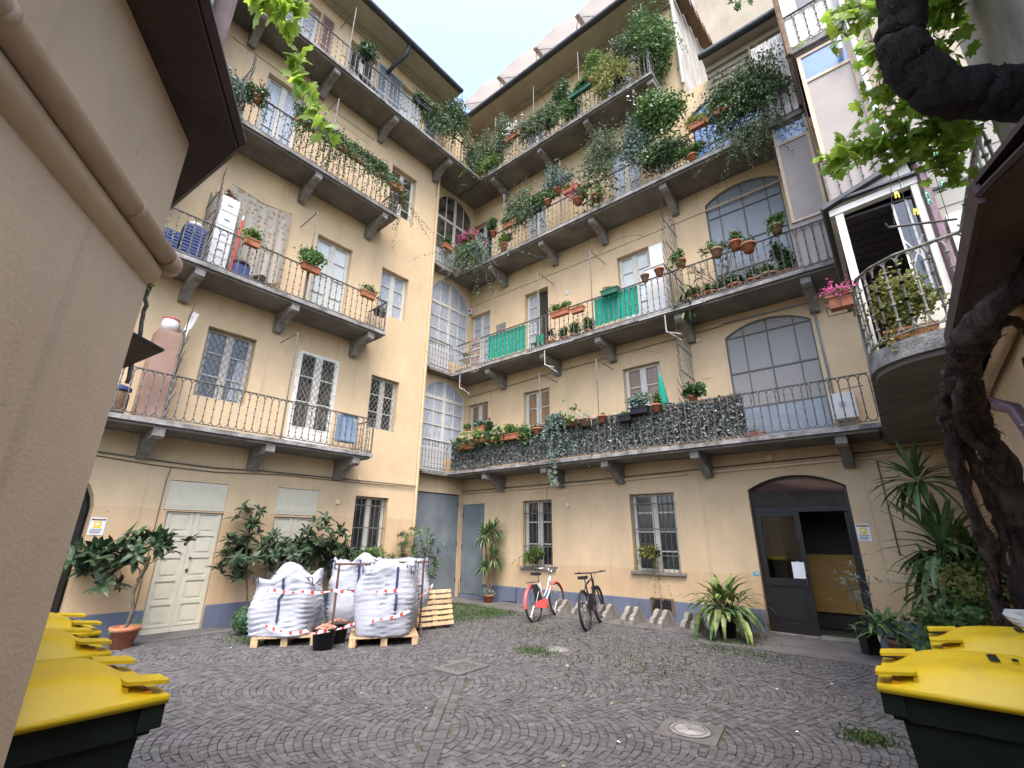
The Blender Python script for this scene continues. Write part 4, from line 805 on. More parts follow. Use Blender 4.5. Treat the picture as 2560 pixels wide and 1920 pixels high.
# ------------------------------------------------------------------ plant helpers
def blade(mb, p, d, n, L, W, droop=.25, fold=.15):
    d = d.normalized(); n = (n-d*n.dot(d)); n = n.normalized() if n.length > 1e-5 else d.orthogonal().normalized(); s = d.cross(n)
    c = [p, p+d*L*.35+n*L*.03, p+d*L*.7-n*L*droop*.35, p+d*L*.96-n*L*droop]
    w1, w2 = W*.5, W*.42
    v = [c[0], c[1]-s*w1+n*w1*fold, c[1], c[1]+s*w1+n*w1*fold, c[2]-s*w2+n*w2*fold, c[2], c[2]+s*w2+n*w2*fold, c[3]]
    mb.add(v, [(0, 2, 1), (0, 3, 2), (1, 2, 5, 4), (2, 3, 6, 5), (4, 5, 7), (5, 6, 7)])
def leafq(mb, p, r, s, dn=0.):
    d = Vector((r.gauss(0, 1), r.gauss(0, 1), r.gauss(-dn, .8))).normalized(); n = Vector((r.gauss(0, 1), r.gauss(0, 1), r.gauss(.6, .8))); n = (n-d*n.dot(d)).normalized(); k = d.cross(n)*s*.36
    mb.add([p, p+d*s*.5-k, p+d*s+n*(-.1*s), p+d*s*.5+k], [(0, 1, 2, 3)])
def cloud(mb, c, rad, n, s, r, dn=.2, lumps=7):
    c = Vector(c); L = [Vector((r.uniform(-1, 1), r.uniform(-1, 1), r.uniform(-1, 1))).normalized()*r.uniform(.25, .8) for _ in range(lumps)]
    for _ in range(n):
        b_ = r.choice(L); q = b_+Vector((r.gauss(0, .26), r.gauss(0, .26), r.gauss(0, .26)))
        leafq(mb, c+Vector((q.x*rad[0], q.y*rad[1], q.z*rad[2])), r, s*r.uniform(.6, 1.25), dn)
def trail(mb, p, L, n, s, r, sway=.05):
    p = Vector(p); q = p.copy(); st = L/n; dx, dy = r.gauss(0, sway*.3), r.gauss(0, sway*.3)
    for i in range(n):
        q = q+Vector((dx+r.gauss(0, sway*.12), dy+r.gauss(0, sway*.12), -st)); 
        for _ in range(2): leafq(mb, q+Vector((r.gauss(0, s*.3), r.gauss(0, s*.3), 0)), r, s*r.uniform(.6, 1.1), .3)
def whorl(mb, p, ax, n, L, W, r, tilt=.9):
    ax = ax.normalized(); u = ax.orthogonal().normalized(); v = ax.cross(u)
    for i in range(n):
        a = i*2.4+r.uniform(-.3, .3); d = (u*math.cos(a)+v*math.sin(a))*tilt+ax*r.uniform(.15, .9)
        blade(mb, p+d*.01, d, ax+Vector((0, 0, .3)), L*r.uniform(.65, 1.1), W*r.uniform(.8, 1.1), r.uniform(.1, .4))
def pot(t, r0, h, matn='terracotta', z=0, dx=0, dy=0):
    m = MB(); m.lathe([(r0*.68, z), (r0*.95, z+h*.8), (r0*1.05, z+h*.8), (r0*1.05, z+h), (r0*.93, z+h), (r0*.9, z+h*.88), (0, z+h*.86)], 14, (dx, dy, 0)); return m.build('pot', matn, t, True)
def box_planter(t, w, matn='terracotta', d=.15, h=.14, z=0):
    m = MB(); 
    vs = [(-w/2*.94, -d/2*.75, z), (w/2*.94, -d/2*.75, z), (w/2*.94, d/2*.75, z), (-w/2*.94, d/2*.75, z), (-w/2, -d/2, z+h), (w/2, -d/2, z+h), (w/2, d/2, z+h), (-w/2, d/2, z+h)]
    m.add(vs, [(0, 3, 2, 1), (0, 1, 5, 4), (1, 2, 6, 5), (2, 3, 7, 6), (3, 0, 4, 7)])
    for a, b_, c, e in ((-w/2-.01, w/2+.01, -d/2-.01, -d/2+.006), (-w/2-.01, w/2+.01, d/2-.006, d/2+.01), (-w/2-.01, -w/2+.006, -d/2+.006, d/2-.006), (w/2-.006, w/2+.01, -d/2+.006, d/2-.006)): m.box(a, b_, c, e, z+h-.02, z+h+.004)
    m.quad((-w/2, -d/2, z+h-.025), (w/2, -d/2, z+h-.025), (w/2, d/2, z+h-.025), (-w/2, d/2, z+h-.025)); return m.build('planter', matn, t)

# ------------------------------------------------------------------ yard plants
def stemmed(t, stems, whorls, seed, leaf='leaf_loquat', L=.2, W=.065, n=11, rad=.016):
    r = random.Random(seed); m = MB()
    for s, r0 in stems: m.tube(jit(s, 5, .006, seed), r0, 7)
    m.build('stem', 'stem', t, True); m = MB()
    for (p, a) in whorls: whorl(m, Vector(p), Vector(a), n, L, W, r)
    m.build('foliage', leaf, t)
CR = T(0, 0, 0, R(39.35))      # frames turned square to the viewer
t = thing('potted_loquat', 'big-leaved potted loquat tree in a terracotta pot by the cream door', 'potted tree', T(-9.44, 2.34, 0, R(39.35)))
pot(t, .19, .29, 'terracotta'); r = random.Random(3)
ws = []
for (cx, cz, k) in ((-.78, 1.35, 9), (-.62, 1.08, 7), (-.12, 1.45, 10), (.15, 1.5, 6), (-.28, 1.2, 6), (.42, 1.35, 3), (-.85, 1.15, 3), (-.4, .95, 3)):
    for _ in range(k): ws.append(((cx+r.gauss(0, .11), r.gauss(0, .14), cz+r.gauss(0, .09)), (r.gauss(cx*.5, .5), r.gauss(0, .6), r.gauss(.6, .4))))
stemmed(t, [([(0, 0, .25), (.04, 0, .5), (-.02, 0, .8), (.06, 0, 1.05), (.1, 0, 1.3)], [.026]*20+[.015]), ([(.0, 0, .8), (-.25, 0, .85), (-.5, 0, 1.05), (-.7, 0, 1.25)], .014), ([(.05, 0, 1.02), (-.1, 0, 1.2), (-.15, 0, 1.4)], .011), ([(.08, 0, 1.15), (.25, 0, 1.25), (.42, 0, 1.35)], .009)], ws, 5, L=.25, W=.085, n=9)
m = MB(); 
for i in range(26): a = i*2.4; whorl(m, Vector((.14*math.cos(a), .14*math.sin(a), .29)), Vector((math.cos(a), math.sin(a), .2)), 1, .13, .012, r)
m.build('aloe_offsets', 'leaf_mid', t)
t = thing('loquat_shrub', 'wide dark green loquat bush growing against the left wall behind the white bags', 'shrub', on(FL, 2.0, .45, 0)); r = random.Random(8); ws = []
for (cx, cz, sx, sz, k) in ((-.75, 1.95, .1, .13, 9), (-.78, 1.5, .16, .12, 12), (-.6, 1.2, .2, .15, 16), (-.2, 1.35, .2, .14, 14), (.2, 1.4, .2, .16, 16), (.6, 1.6, .2, .16, 20), (.95, 1.55, .2, .14, 14), (1.25, 1.25, .15, .13, 10), (.5, 1.15, .4, .15, 18), (-.9, .95, .15, .15, 8), (1.0, 1.05, .2, .15, 8)):
    for _ in range(k): ws.append(((r.gauss(cx, sx), r.gauss(0, .16), r.gauss(cz, sz)), (r.gauss(cx*.4, .4), r.gauss(-.4, .5), r.gauss(.7, .4))))
stemmed(t, [([(-.5, 0, 0), (-.55, 0, .6), (-.7, 0, 1.3), (-.78, 0, 2.0)], .018), ([(-.45, 0, 0), (-.2, 0, .7), (.1, 0, 1.3)], .016), ([(.3, 0, 0), (.4, 0, .7), (.8, 0, 1.4)], .02), ([(.35, 0, 0), (.8, 0, .6), (1.2, 0, 1.2)], .014)], ws, 9, L=.22, W=.065, n=9)
m = MB(); r = random.Random(4); t = thing('clipped_shrub', 'small round clipped box shrub on the ground left of the white bags', 'shrub', T(-9.15, 3.95, 0)); m = MB()
for _ in range(1900):
    d = Vector((r.gauss(0, 1), r.gauss(0, 1), r.gauss(0, 1))).normalized(); p = Vector((d.x*.2, d.y*.2, .24+d.z*.21)); leafq(m, p*1+Vector((0, 0, 0)), r, .03)
m.build('foliage', 'leaf_dark', t); m = MB(); m.add(*sphere((0, 0, .24), .17, 10)); m.tube([(0, 0, 0), (0, 0, .2)], .02, 6); m.build('stem', 'plastic_green', t)
t = thing('ivy_trough', 'bright green leafy mound in a trough under the barred window behind the bags', 'potted plant', on(FL, 4.1, .35, 0)); r = random.Random(12)
box_planter(t, .9, 'plastic_black', .3, .8); m = MB(); cloud(m, (0, 0, 1.12), (.48, .25, .3), 2600, .06, r, 0, 12); m.build('foliage', 'leaf_mid', t)
t = thing('oleander', 'slender-leaved oleander in front of the grey gates', 'shrub', on(FL, 5.3, .25, 0)); r = random.Random(14); ws = []
for (cx, cz, k) in ((-.35, 1.6, 10), (.05, 1.7, 9), (.5, 1.5, 9), (.7, 1.2, 7), (.6, .85, 7), (-.1, 1.3, 10), (.3, 1.15, 8), (.75, .65, 4), (-.3, 1.2, 7)):
    for _ in range(k): ws.append(((r.gauss(cx, .12), r.gauss(-.1, .12), r.gauss(cz, .12)), (r.gauss(cx*.5, .4), r.gauss(-.2, .4), r.gauss(.6, .4))))
stemmed(t, [([(0, 0, 0), (-.1, 0, .7), (-.3, 0, 1.5)], .014), ([(.05, 0, 0), (.1, 0, .8), (.1, 0, 1.6)], .014), ([(.05, 0, 0), (.3, 0, .7), (.55, 0, 1.4)], .012)], ws, 15, 'leaf_dark', .15, .02, 18)
def yucca(t, heads, seed, leaf='leaf_yucca', L=.42, W=.035, n=48):
    r = random.Random(seed); m = MB()
    for p, s in heads:
        p = Vector(p)
        for i in range(n):
            a = r.uniform(0, 2*PI); e = r.uniform(-.7, 1.35); d = Vector((math.cos(a)*math.cos(e), math.sin(a)*math.cos(e), math.sin(e))); blade(m, p+d*.02, d, Vector((0, 0, 1)), L*s*r.uniform(.75, 1.1), W*s, max(0, .35-.2*e)*r.uniform(.3, 1.1), .25)
    m.build('foliage', leaf, t)
t = thing('potted_yucca', 'three-headed yucca in a small terracotta pot beside the narrow grey door', 'potted plant', T(-8.85, 9.9, 0, R(39.35))); pot(t, .14, .2)
yucca(t, [((-.14, 0, 1.65), 1), ((.08, 0, 1.8), 1), ((.12, 0, 1.08), .9), ((-.16, 0, .85), .75)], 6, L=.44, W=.038, n=95); m = MB(); m.tube([(0, 0, .15), (-.06, 0, .9), (-.13, 0, 1.6)], .03, 7); m.tube([(.02, 0, .15), (.1, 0, .7), (.12, 0, 1.05)], .02, 6); m.tube([(-.03, 0, .5), (.06, 0, 1.2), (.08, 0, 1.75)], .022, 6); m.build('stem', 'wood_dark', t)
m = MB(); cloud(m, (0, 0, .24), (.2, .2, .12), 500, .04, random.Random(2)); m.build('groundcover', 'leaf_blue', t)
t = thing('potted_aspidistra', 'striped broad-leaved plant in a dark pot left of the black entrance door', 'potted plant', T(-2.75, 9.35, 0, R(39.35))); pot(t, .17, .3, 'plastic_black'); r = random.Random(16); m = MB()
for i in range(150):
    a = r.uniform(0, 2*PI); e = r.uniform(.15, 1.4); d = Vector((math.cos(a)*math.cos(e), math.sin(a)*math.cos(e)*.8, math.sin(e))); L = r.uniform(.45, .85); p = Vector((r.gauss(0, .06), r.gauss(0, .06), .28)); q = p+d*L*.5
    m.tube([p, q], .004, 3, False); blade(m, q, d+Vector((0, 0, -.25-.3*(1.4-e))), Vector((0, 0, 1)), L*.62, .075, r.uniform(.3, .8), .1)
m.build('foliage', 'leaf_variegated', t)
t = thing('yucca', 'tall yucca with long glossy sword leaves right of the entrance, against the vine trunk', 'plant', T(-.35, 8.45, 0, R(39.35))); m = MB(); m.tube(jit([(1.0, 0, 0), (.95, 0, .8), (.88, 0, 1.5), (.9, 0, 2.1), (.82, 0, 2.45)], 4, .01, 3), [.045]*16+[.03], 8); m.tube([(1.0, 0, 0), (1.15, 0, .6), (1.1, 0, 1.0)], .03, 7); m.build('stem', 'bark', t)
yucca(t, [((.9, -.05, 1.5), 1.35), ((.8, 0, 2.45), .95), ((1.12, -.1, .95), 1.15), ((.75, .0, 1.0), 1.0), ((1.35, .1, 1.3), 1.1)], 18, L=.7, W=.075, n=58)
t = thing('ground_shrub', 'tangle of mixed shoots and shrubs crowding the right corner behind the bins', 'shrub', T(0, 8.2, 0)); r = random.Random(19); m = MB()
cloud(m, (.3, 0, .5), (.6, .8, .5), 2200, .09, r, .1, 18); cloud(m, (.55, .6, 1.0), (.3, .6, .4), 700, .08, r, .1, 10); m.build('foliage', 'leaf_mid', t); m = MB(); cloud(m, (.45, -.2, 1.1), (.4, .7, .3), 300, .07, r, 0, 8); m.build('pale_shoots', 'leaf_yellow', t)
t = thing('potted_shrub', 'potted shrub of thin grey-green leaves in a black square pot right of the entrance', 'potted plant', T(-.75, 9.5, 0, R(39.35))); box_planter(t, .2, 'plastic_black', .2, .32); r = random.Random(23); ws = []
for _ in range(34): ws.append(((r.gauss(-.05, .2), r.gauss(0, .14), r.gauss(.95, .18)), (r.gauss(0, .4), r.gauss(0, .4), .8)))
stemmed(t, [([(0, 0, .25), (-.08, 0, .7), (-.15, 0, 1.1)], .008), ([(0, 0, .25), (.12, 0, .7), (.2, 0, 1.1)], .008), ([(0, 0, .3), (.1, 0, .6), (0, 0, 1.0)], .008)], ws, 24, 'leaf_blue', .09, .016, 8)
t = thing('potted_lily', 'low leafy plant in an old terracotta pot between the black pot and the bins', 'potted plant', T(-.5, 9.2, 0, R(39.35))); pot(t, .15, .28, 'terracotta_old', 0, .15); r = random.Random(25); m = MB()
for i in range(90):
    a = r.uniform(0, 2*PI); e = r.uniform(.0, 1.2); d = Vector((math.cos(a)*math.cos(e), math.sin(a)*math.cos(e), math.sin(e))); blade(m, Vector((r.gauss(-.02, .12), r.gauss(0, .08), .32+r.random()*.2)), d, Vector((0, 0, 1)), r.uniform(.2, .38), .05, .5, .1)
m.build('foliage', 'leaf_yucca', t)
def wplant(F, u, out, z, label, w, n, s, leaf, seed, cz, rad, trails=0, TL=.5, dz=0, planter='plastic_black', name='window_box', cat='potted plant'):
    t = thing(name, label, cat, on(F, u, out, z)); r = random.Random(seed); box_planter(t, w, planter); m = MB(); cloud(m, (0, -.03, cz), rad, n, s, r, .3)
    for _ in range(trails): trail(m, (r.uniform(-w/2, w/2)+dz, -.09, .1), TL*r.uniform(.4, 1.2), int(TL*28), s, r)
    m.build('foliage', leaf, t); return t
wplant(FR, -7.55, .13, 1.1, 'window box of pale green ivy on the narrower barred ground-floor window', .5, 900, .05, 'leaf_light', 41, .15, (.38, .16, .2), 8, .35, -.1)
wplant(FR, -4.4, .14, 1.25, 'yellow-green ivy box on the wide barred window, one long strand hanging to the vent', .4, 650, .05, 'leaf_yellow', 42, .12, (.3, .14, .18), 3, .3)
t = thing('hanging_ivy', 'long ivy strand dangling from the wide barred window down to the vent grate', 'climbing plant', on(FR, -4.33, .12, 1.3)); m = MB(); r = random.Random(43)
for _ in range(6): trail(m, (r.uniform(-.05, .05), 0, 0), 1.05*r.uniform(.8, 1), 30, .04, r, .03)
m.build('foliage', 'leaf_yellow', t)

# ------------------------------------------------------------------ rubble bags, pallets, trestles, tape, buckets
def bag(M, label, w, h, seed, flap=.2, lean=(0, 0), strapx=0., topw=1.0):
    t = thing('rubble_bag', label, 'rubble bag', M, 'white rubble bags'); n = 56; k = 38; r = random.Random(seed); vs = []
    for i in range(k+1):
        f = i/k; z = h*f; prof = (.95+.07*math.sin(PI*min(1, f*1.15)))*(topw if f > .85 else 1)
        for j in range(n):
            a = 2*PI*j/n; c, s = math.cos(a), math.sin(a); e = 5.5; rr = (abs(c)**e+abs(s)**e)**(-1/e)*w/2*prof
            fold = .014*math.sin(z*88+5*noise.noise(Vector((c*2.2+seed, s*2.2, z*1.5))))*noise.noise(Vector((c*4+seed, s*4, z*3)))*2.6+.012*noise.noise(Vector((c*6+seed, s*6, z*9)))
            bulge = .085*noise.noise(Vector((c*1.6, s*1.6, z*2.2+seed*3)))
            if f > .8: bulge += .07*(f-.8)/.2*noise.noise(Vector((c*3, s*3, seed*5+f*3))); fold *= 1.5
            rr += fold+bulge
            if f > .97: rr *= .95
            zz = z+(flap*max(0, f-.82)/.18*(noise.noise(Vector((c*1.4+seed*2, s*1.4, 1)))*1.3) if f > .82 else 0)
            vs.append((rr*c+lean[0]*f*f, rr*s+lean[1]*f*f, zz))
    top = len(vs)
    for j in range(n):       # inner lining falls back inside
        x, y, z = vs[k*n+j]; vs.append((x*.86, y*.86, z-.05+.03*noise.noise(Vector((x*9, y*9, seed)))))
    for j in range(n):
        x, y, z = vs[k*n+j]; vs.append((x*.5, y*.5, h*.86+.06*noise.noise(Vector((x*9, y*9, seed)))))
    fs = [(i*n+j, i*n+(j+1) % n, (i+1)*n+(j+1) % n, (i+1)*n+j) for i in range(k+2) for j in range(n)]+[tuple(range(n))[::-1], tuple(range((k+2)*n, (k+3)*n))]
    m = MB(); m.add(vs, fs); m.build('sack', 'bag', t, True)
    for sx in (strapx, ):
        m = MB(); pts = []
        for f in [x/12 for x in range(3, 13)]:
            i = int(f*k*.97); best = min(range(n), key=lambda j: (abs(vs[i*n+j][0]-sx)+(0 if vs[i*n+j][1] < 0 else 9))); pts.append(Vector(vs[i*n+best])+Vector((0, -.008, 0)))
        for a, b_ in zip(pts[:-1], pts[1:]): m.prism([a+Vector((-.02, 0, 0)), a+Vector((.02, 0, 0)), b_+Vector((.02, 0, 0)), b_+Vector((-.02, 0, 0))], (0, -.004, 0))
        m.build('strap', 'strap', t)
    m = MB()
    for q in (0, 1, 2, 3):
        a = PI/4+q*PI/2; c = Vector((math.cos(a), math.sin(a), 0))*w*.6; m.tube([c+Vector((-.05, 0, h*.9)), c+Vector((-.04, -.03, h*1.02)), c+Vector((.03, -.05, h*1.0)), c+Vector((.04, -.04, h*.88))], .009, 4)
    m.build('lifting_loop', 'strap', t); return t
def pallet(M, label, L=1.0, W=.8):
    t = thing('wooden_pallet', label, 'pallet', M, 'wooden pallets'); m = MB()
    for i in range(7): sw = W/7*.68; y = -W/2+i*(W-sw)/6; m.box(-L/2, L/2, y, y+sw, .112, .132)
    m.build('deck_boards', 'wood', t); m = MB()
    for x in (-L/2, -.05, L/2-.1):
        m.box(x, x+.1, -W/2, W/2, .09, .111); m.box(x, x+.1, -W/2, W/2, .0, .018)
        for y in (-W/2, -.06, W/2-.12): m.box(x+.002, x+.098, y, y+.12, .019, .089)
    m.build('blocks', 'wood', t); return t
rz = R(52)
pallet(T(-8.1, 4.25, 0, rz), 'wooden pallet under the leftmost white rubble bag', .95, .9); pallet(T(-6.98, 5.25, 0, rz+R(3)), 'pale wooden pallet sticking out below the front right white bag', 1.05, .85)
bag(T(-8.2, 4.2, .135, rz-R(6)), 'slumped white rubble bag on the left, its rim folded over, dark strap in front', .98, .84, 1, .3, (-.06, 0), .0)
bag(T(-6.98, 5.27, .135, rz-R(10)), 'tall open white rubble bag in front on the right, behind a rusty trestle', .92, 1.03, 2, .12, (0, 0), .2)
bag(T(-8.15, 5.4, .0, rz-R(4)), 'white rubble bag at the back between the two front bags', .88, 1.2, 3, .14, (0, 0), .1)
bag(T(-7.78, 6.25, .0, rz), 'white rubble bag hardly showing, behind the front right bag', .88, 1.2, 4, .12)
t = pallet(T(-7.05, 6.62, .05, 0), 'pale slatted pallet leaning against the bags beside the grey gates', .75, .62)
X_ = Vector((.25, .97, 0)).normalized(); Y_ = Vector((-.28, .07, .95)).normalized(); Z_ = X_.cross(Y_).normalized(); Y_ = Z_.cross(X_)
t.matrix_world = Matrix(((X_.x, Y_.x, Z_.x, -7.3), (X_.y, Y_.y, Z_.y, 6.55), (X_.z, Y_.z, Z_.z, .32), (0, 0, 0, 1)))
def trestle(M, label, w=.42):
    t = thing('trestle', label, 'trestle', M, 'rusty trestles'); m = MB(); q = .016
    for x in (0, -w): m.box(x-q, x+q, -q, q, .17, 1.16)
    m.build('post', 'rust', t); m = MB(); m.box(-w-.06, .08, -.018, .018, 1.162, 1.195); m.box(-w+q, -q, -.012, .012, .76, .79); m.box(-w-.02, .02, -.025, -.0165, .3, .335); m.build('rail', 'rust', t); m = MB()
    for x in (0, -w): m.tube([(x, 0, .2), (x-.0, -.24, .012)], .013, 5); m.tube([(x, 0, .2), (x+.0, .24, .012)], .013, 5)
    m.build('foot', 'rust', t)
trestle(T(-7.05, 4.82, 0, R(49)), 'rusty iron trestle standing in front of the tall white bag, nearest the buckets'); trestle(T(-6.95, 5.98, 0, R(58)), 'rusty iron trestle at the right side of the bags by the leaning pallet', .5)
def rubble_bucket(x, y, label, s):
    t = thing('rubble_bucket', label, 'bucket', T(x, y, 0), 'black rubble buckets'); m = MB(); m.lathe([(.135, 0), (.175, .27), (.19, .275), (.19, .295), (.17, .295), (.16, .24), (0, .24)], 24); m.build('bucket', 'plastic_black', t, True); r = random.Random(s); m = MB()
    for _ in range(60):
        a = r.uniform(0, 6.3); q = .14*math.sqrt(r.random()); M = Matrix.Translation((q*math.cos(a), q*math.sin(a), .27+.05*(1-q/.15)+r.uniform(-.01, .02))) @ Matrix.Rotation(r.uniform(0, 3), 4, (r.random(), r.random(), r.random())); u = r.uniform(.015, .035); m.box(-u, u, -u*.7, u*.7, -.008, .008, M)
    m.build('rubble', 'rubble', t)
rubble_bucket(-7.15, 4.28, 'black bucket of broken brick nearest the cobbles, in front of the bags', 1); rubble_bucket(-7.42, 4.66, 'black bucket of broken brick tucked behind the other, against the trestle', 2)
def tape(pts, label):
    t = thing('barrier_tape', label, 'barrier tape', T(0, 0)); P = []
    for a, b_ in zip(pts[:-1], pts[1:]):
        a, b_ = Vector(a), Vector(b_); n = max(2, int((b_-a).length/.05)); P += [a.lerp(b_, i/n)+Vector((0, 0, -.03*math.sin(PI*i/n))) for i in range(n)]
    m = MB(); i = 0
    for p, q in zip(P[:-1], P[1:]):
        w_ = .018+.008*math.sin(i*.7); m.cur = 1 if i % 3 == 0 else 0; dz = Vector((0, 0, w_)); d = (q-p)*.35*(1 if i % 3 < 2 else -1)*0; tw = Vector((.006*math.sin(i), .006*math.cos(i), 0))
        m.add([p-dz, q-dz, q+dz+tw, p+dz+tw], [(0, 1, 2, 3)]); i += 1
    m.build('ribbon', ['tape_white', 'tape_red'], t)
tape([(-8.3, 3.72, .85), (-7.86, 3.69, .82), (-7.4, 4.0, .8), (-7.34, 4.46, .79), (-7.04, 4.78, .79), (-6.62, 4.85, .8), (-6.4, 5.3, .86), (-6.93, 5.94, .92)], 'upper red and white barrier tape stretched across the bags and trestles')
tape([(-8.7, 3.9, .5), (-8.3, 3.6, .42), (-7.6, 3.85, .24), (-7.3, 4.06, .26), (-6.96, 4.1, .28), (-7.03, 4.78, .33), (-6.6, 4.8, .4), (-6.36, 5.25, .5), (-6.93, 5.95, .62), (-6.85, 6.2, .85)], 'lower red and white barrier tape sagging past the rubble buckets')

# ------------------------------------------------------------------ bicycles
def bike(M, label, fr, fend, city):
    t = thing('bicycle', label, 'bicycle', M); Rw = .335; Lw = 1.04
    for x, nm in ((0, 'wheel'), (Lw, 'wheel')):
        m = MB(); m.cur = 0; c = [(x+Rw*math.cos(a*PI/20), 0, Rw+Rw*math.sin(a*PI/20)) for a in range(41)]; m.tube(c, .021 if city else .027, 8, False); o = m.build(nm, 'rubber', t, True)
        m = MB(); m.tube([(x+(Rw-.03)*math.cos(a*PI/20), 0, Rw+(Rw-.03)*math.sin(a*PI/20)) for a in range(41)], .011, 6, False); m.build('rim', 'chrome' if city else 'bike_black', o, True)
        m = MB()
        for k in range(28): a = 2*PI*k/28; s = .02 if k % 2 else -.02; m.tube([(x+.02*math.cos(a+1), s, Rw+.02*math.sin(a+1)), (x+(Rw-.035)*math.cos(a), 0, Rw+(Rw-.035)*math.sin(a))], .0018, 3, False)
        m.tube([(x, -.045, Rw), (x, .045, Rw)], .02, 8); m.build('spokes', 'chrome', o)
    m = MB(); bb = (.44, 0, .29); hd0 = (.83, 0, .62 if city else .72); hd1 = (.80, 0, .82 if city else .86); st = (.3, 0, .72 if city else .76); r0 = .018
    if city: m.tube([hd0, (.66, 0, .45), (.52, 0, .34), bb], r0*1.1, 8); m.tube([hd1, (.62, 0, .55), (.46, 0, .44), (.37, 0, .45)], r0*.8, 8)
    else: m.tube([hd0, bb], r0*1.4, 8); m.tube([hd1, st], r0*1.1, 8)
    m.tube([bb, st], r0, 8); m.tube([hd0, hd1], r0*1.2, 8)
    for s in (-.05, .05): m.tube([bb, (.3, s, .3), (0, s, Rw)], .009, 6); m.tube([st, (.15, s, .54), (0, s, Rw)], .008, 6); m.tube([hd0, (.86, s, .6), (Lw, s, Rw)] if city else [hd0, (.86, s, .66), (Lw, s, Rw)], .013 if city else .018, 6)
    m.build('frame', fr, t, True)
    m = MB(); m.tube([st, (.27, 0, .86)], .013, 6); m.build('seat_post', 'chrome', t); m = MB(); sq = [(.13, -.09), (.13, .09), (.2, .1), (.28, .05), (.4, .022), (.43, 0), (.4, -.022), (.28, -.05), (.2, -.1)]; m.prism([(x-.02, y, .86+.02*(abs(y) > .05)) for x, y in sq], (0, 0, .05)); m.build('saddle', 'rubber', t)
    hb = (.77, 0, .98 if city else .95); m = MB(); m.tube([hd1, hb], .014, 6)
    if city: m.tube([(.6, -.27, .98), (.72, -.26, .98), (.84, -.12, 1.0), hb, (.84, .12, 1.0), (.72, .26, .98), (.6, .27, .98)], .011, 6)
    else: m.tube([(.72, -.33, .97), hb, (.72, .33, .97)], .014, 6)
    m.build('handlebar', 'chrome' if city else 'bike_black', t, True); m = MB()
    for s in (-1, 1): m.tube([(.58 if city else .72, s*.26, .98 if city else .97), (.68 if city else .725, s*(.265 if city else .2), .98 if city else .968)], .017, 6)
    m.build('grip', 'rubber', t); m = MB()
    m.lathe([(0, -.004), (.09, -.004), (.09, .004), (0, .004)], 20); 
    for i, v in enumerate(m.v): m.v[i] = (bb[0]+v[0], -.06+v[2], bb[2]+v[1])
    m.tube([bb, (.44, -.07, .29)], .02, 8); m.tube([(.44, -.075, .29), (.52, -.08, .15)], .009, 5); m.tube([(.44, .075, .29), (.36, .08, .43)], .009, 5); m.build('crank', 'chrome' if city else 'iron_dark', t); m = MB()
    for x, y, z in ((.52, -.13, .15), (.36, .13, .43)): m.box(x-.04, x+.04, y-.045, y+.045, z-.01, z+.01)
    m.build('pedal', 'rubber', t)
    if city:
        for x, a0, a1, nm in ((0, 25, 190, 'mudguard'), (Lw, 10, 150, 'mudguard')):
            m = MB(); rr = Rw+.035
            for k in range(14):
                a, b_ = R(a0+(a1-a0)*k/14), R(a0+(a1-a0)*(k+1)/14); p = lambda q, y, d: (x+(rr-d)*math.cos(q), y, Rw+(rr-d)*math.sin(q))
                m.quad(p(a, -.028, .008), p(b_, -.028, .008), p(b_, 0, 0), p(a, 0, 0)); m.quad(p(a, 0, 0), p(b_, 0, 0), p(b_, .028, .008), p(a, .028, .008)); m.quad(p(a, -.028, .03), p(b_, -.028, .03), p(b_, -.028, .008), p(a, -.028, .008)); m.quad(p(a, .028, .008), p(b_, .028, .008), p(b_, .028, .03), p(a, .028, .03))
            m.build(nm, 'bike_coral', t)
        m = MB(); m.prism([(-.02, -.07, .27), (.36, -.07, .21), (.52, -.07, .24), (.5, -.07, .38), (.38, -.07, .4), (.0, -.07, .36)], (0, .015, 0)); m.build('chain_case', 'bike_coral', t)
        m = MB(); m.box(-.16, .2, -.06, .06, .735, .748); m.tube([(-.1, -.05, .735), (0, -.05, Rw)], .005, 4); m.tube([(-.1, .05, .735), (0, .05, Rw)], .005, 4); m.build('rear_rack', 'iron_dark', t)
        m = MB(); m.prism([(-.02, -.05, .38), (.2, -.05, .36), (.22, -.05, .6), (.1, -.05, .7), (-.05, -.05, .7)], (0, .006, 0)); m.build('skirt_guard', 'rubber', t)
        m = MB(); m.add(*sphere((.9, 0, .9), .04, 10)); m.build('headlamp', 'chrome', t, True)
    else:
        m = MB(); m.tube([(.78, -.1, .95), (.95, -.06, .98), (.98, 0, .85), (.86, 0, .7)], .004, 4); m.tube([(.78, .1, .95), (.92, .06, .98), (.95, .02, .8), (.86, .03, .62)], .004, 4); m.build('cable', 'rubber', t)
        m = MB(); m.box(.5, .6, -.045, .045, .4, .58, Matrix.Identity(4)); m.build('bottle', 'plastic_black', t)
    return t
bike(T(-6.22, 8.4, 0, math.atan2(.98, -.12)) @ Matrix.Rotation(R(-5), 4, 'X'), 'light blue and coral city bicycle with coral mudguards parked in a concrete rack', 'bike_blue', 'bike_coral', True)
bike(T(-4.93, 8.3, 0, math.atan2(.97, -.25)) @ Matrix.Rotation(R(-7), 4, 'X'), 'black mountain bicycle with a straight handlebar parked in a concrete rack', 'bike_black', 'bike_black', False)
lab = ('concrete bicycle stand holding the coral and blue bicycle', 'concrete bicycle stand half hidden between the two bicycles', 'concrete bicycle stand holding the black bicycle', 'empty concrete bicycle stand just right of the black bicycle', 'empty concrete bicycle stand in front of the vent grate', 'empty concrete bicycle stand furthest right, next to the striped-leaf plant')
proto = None
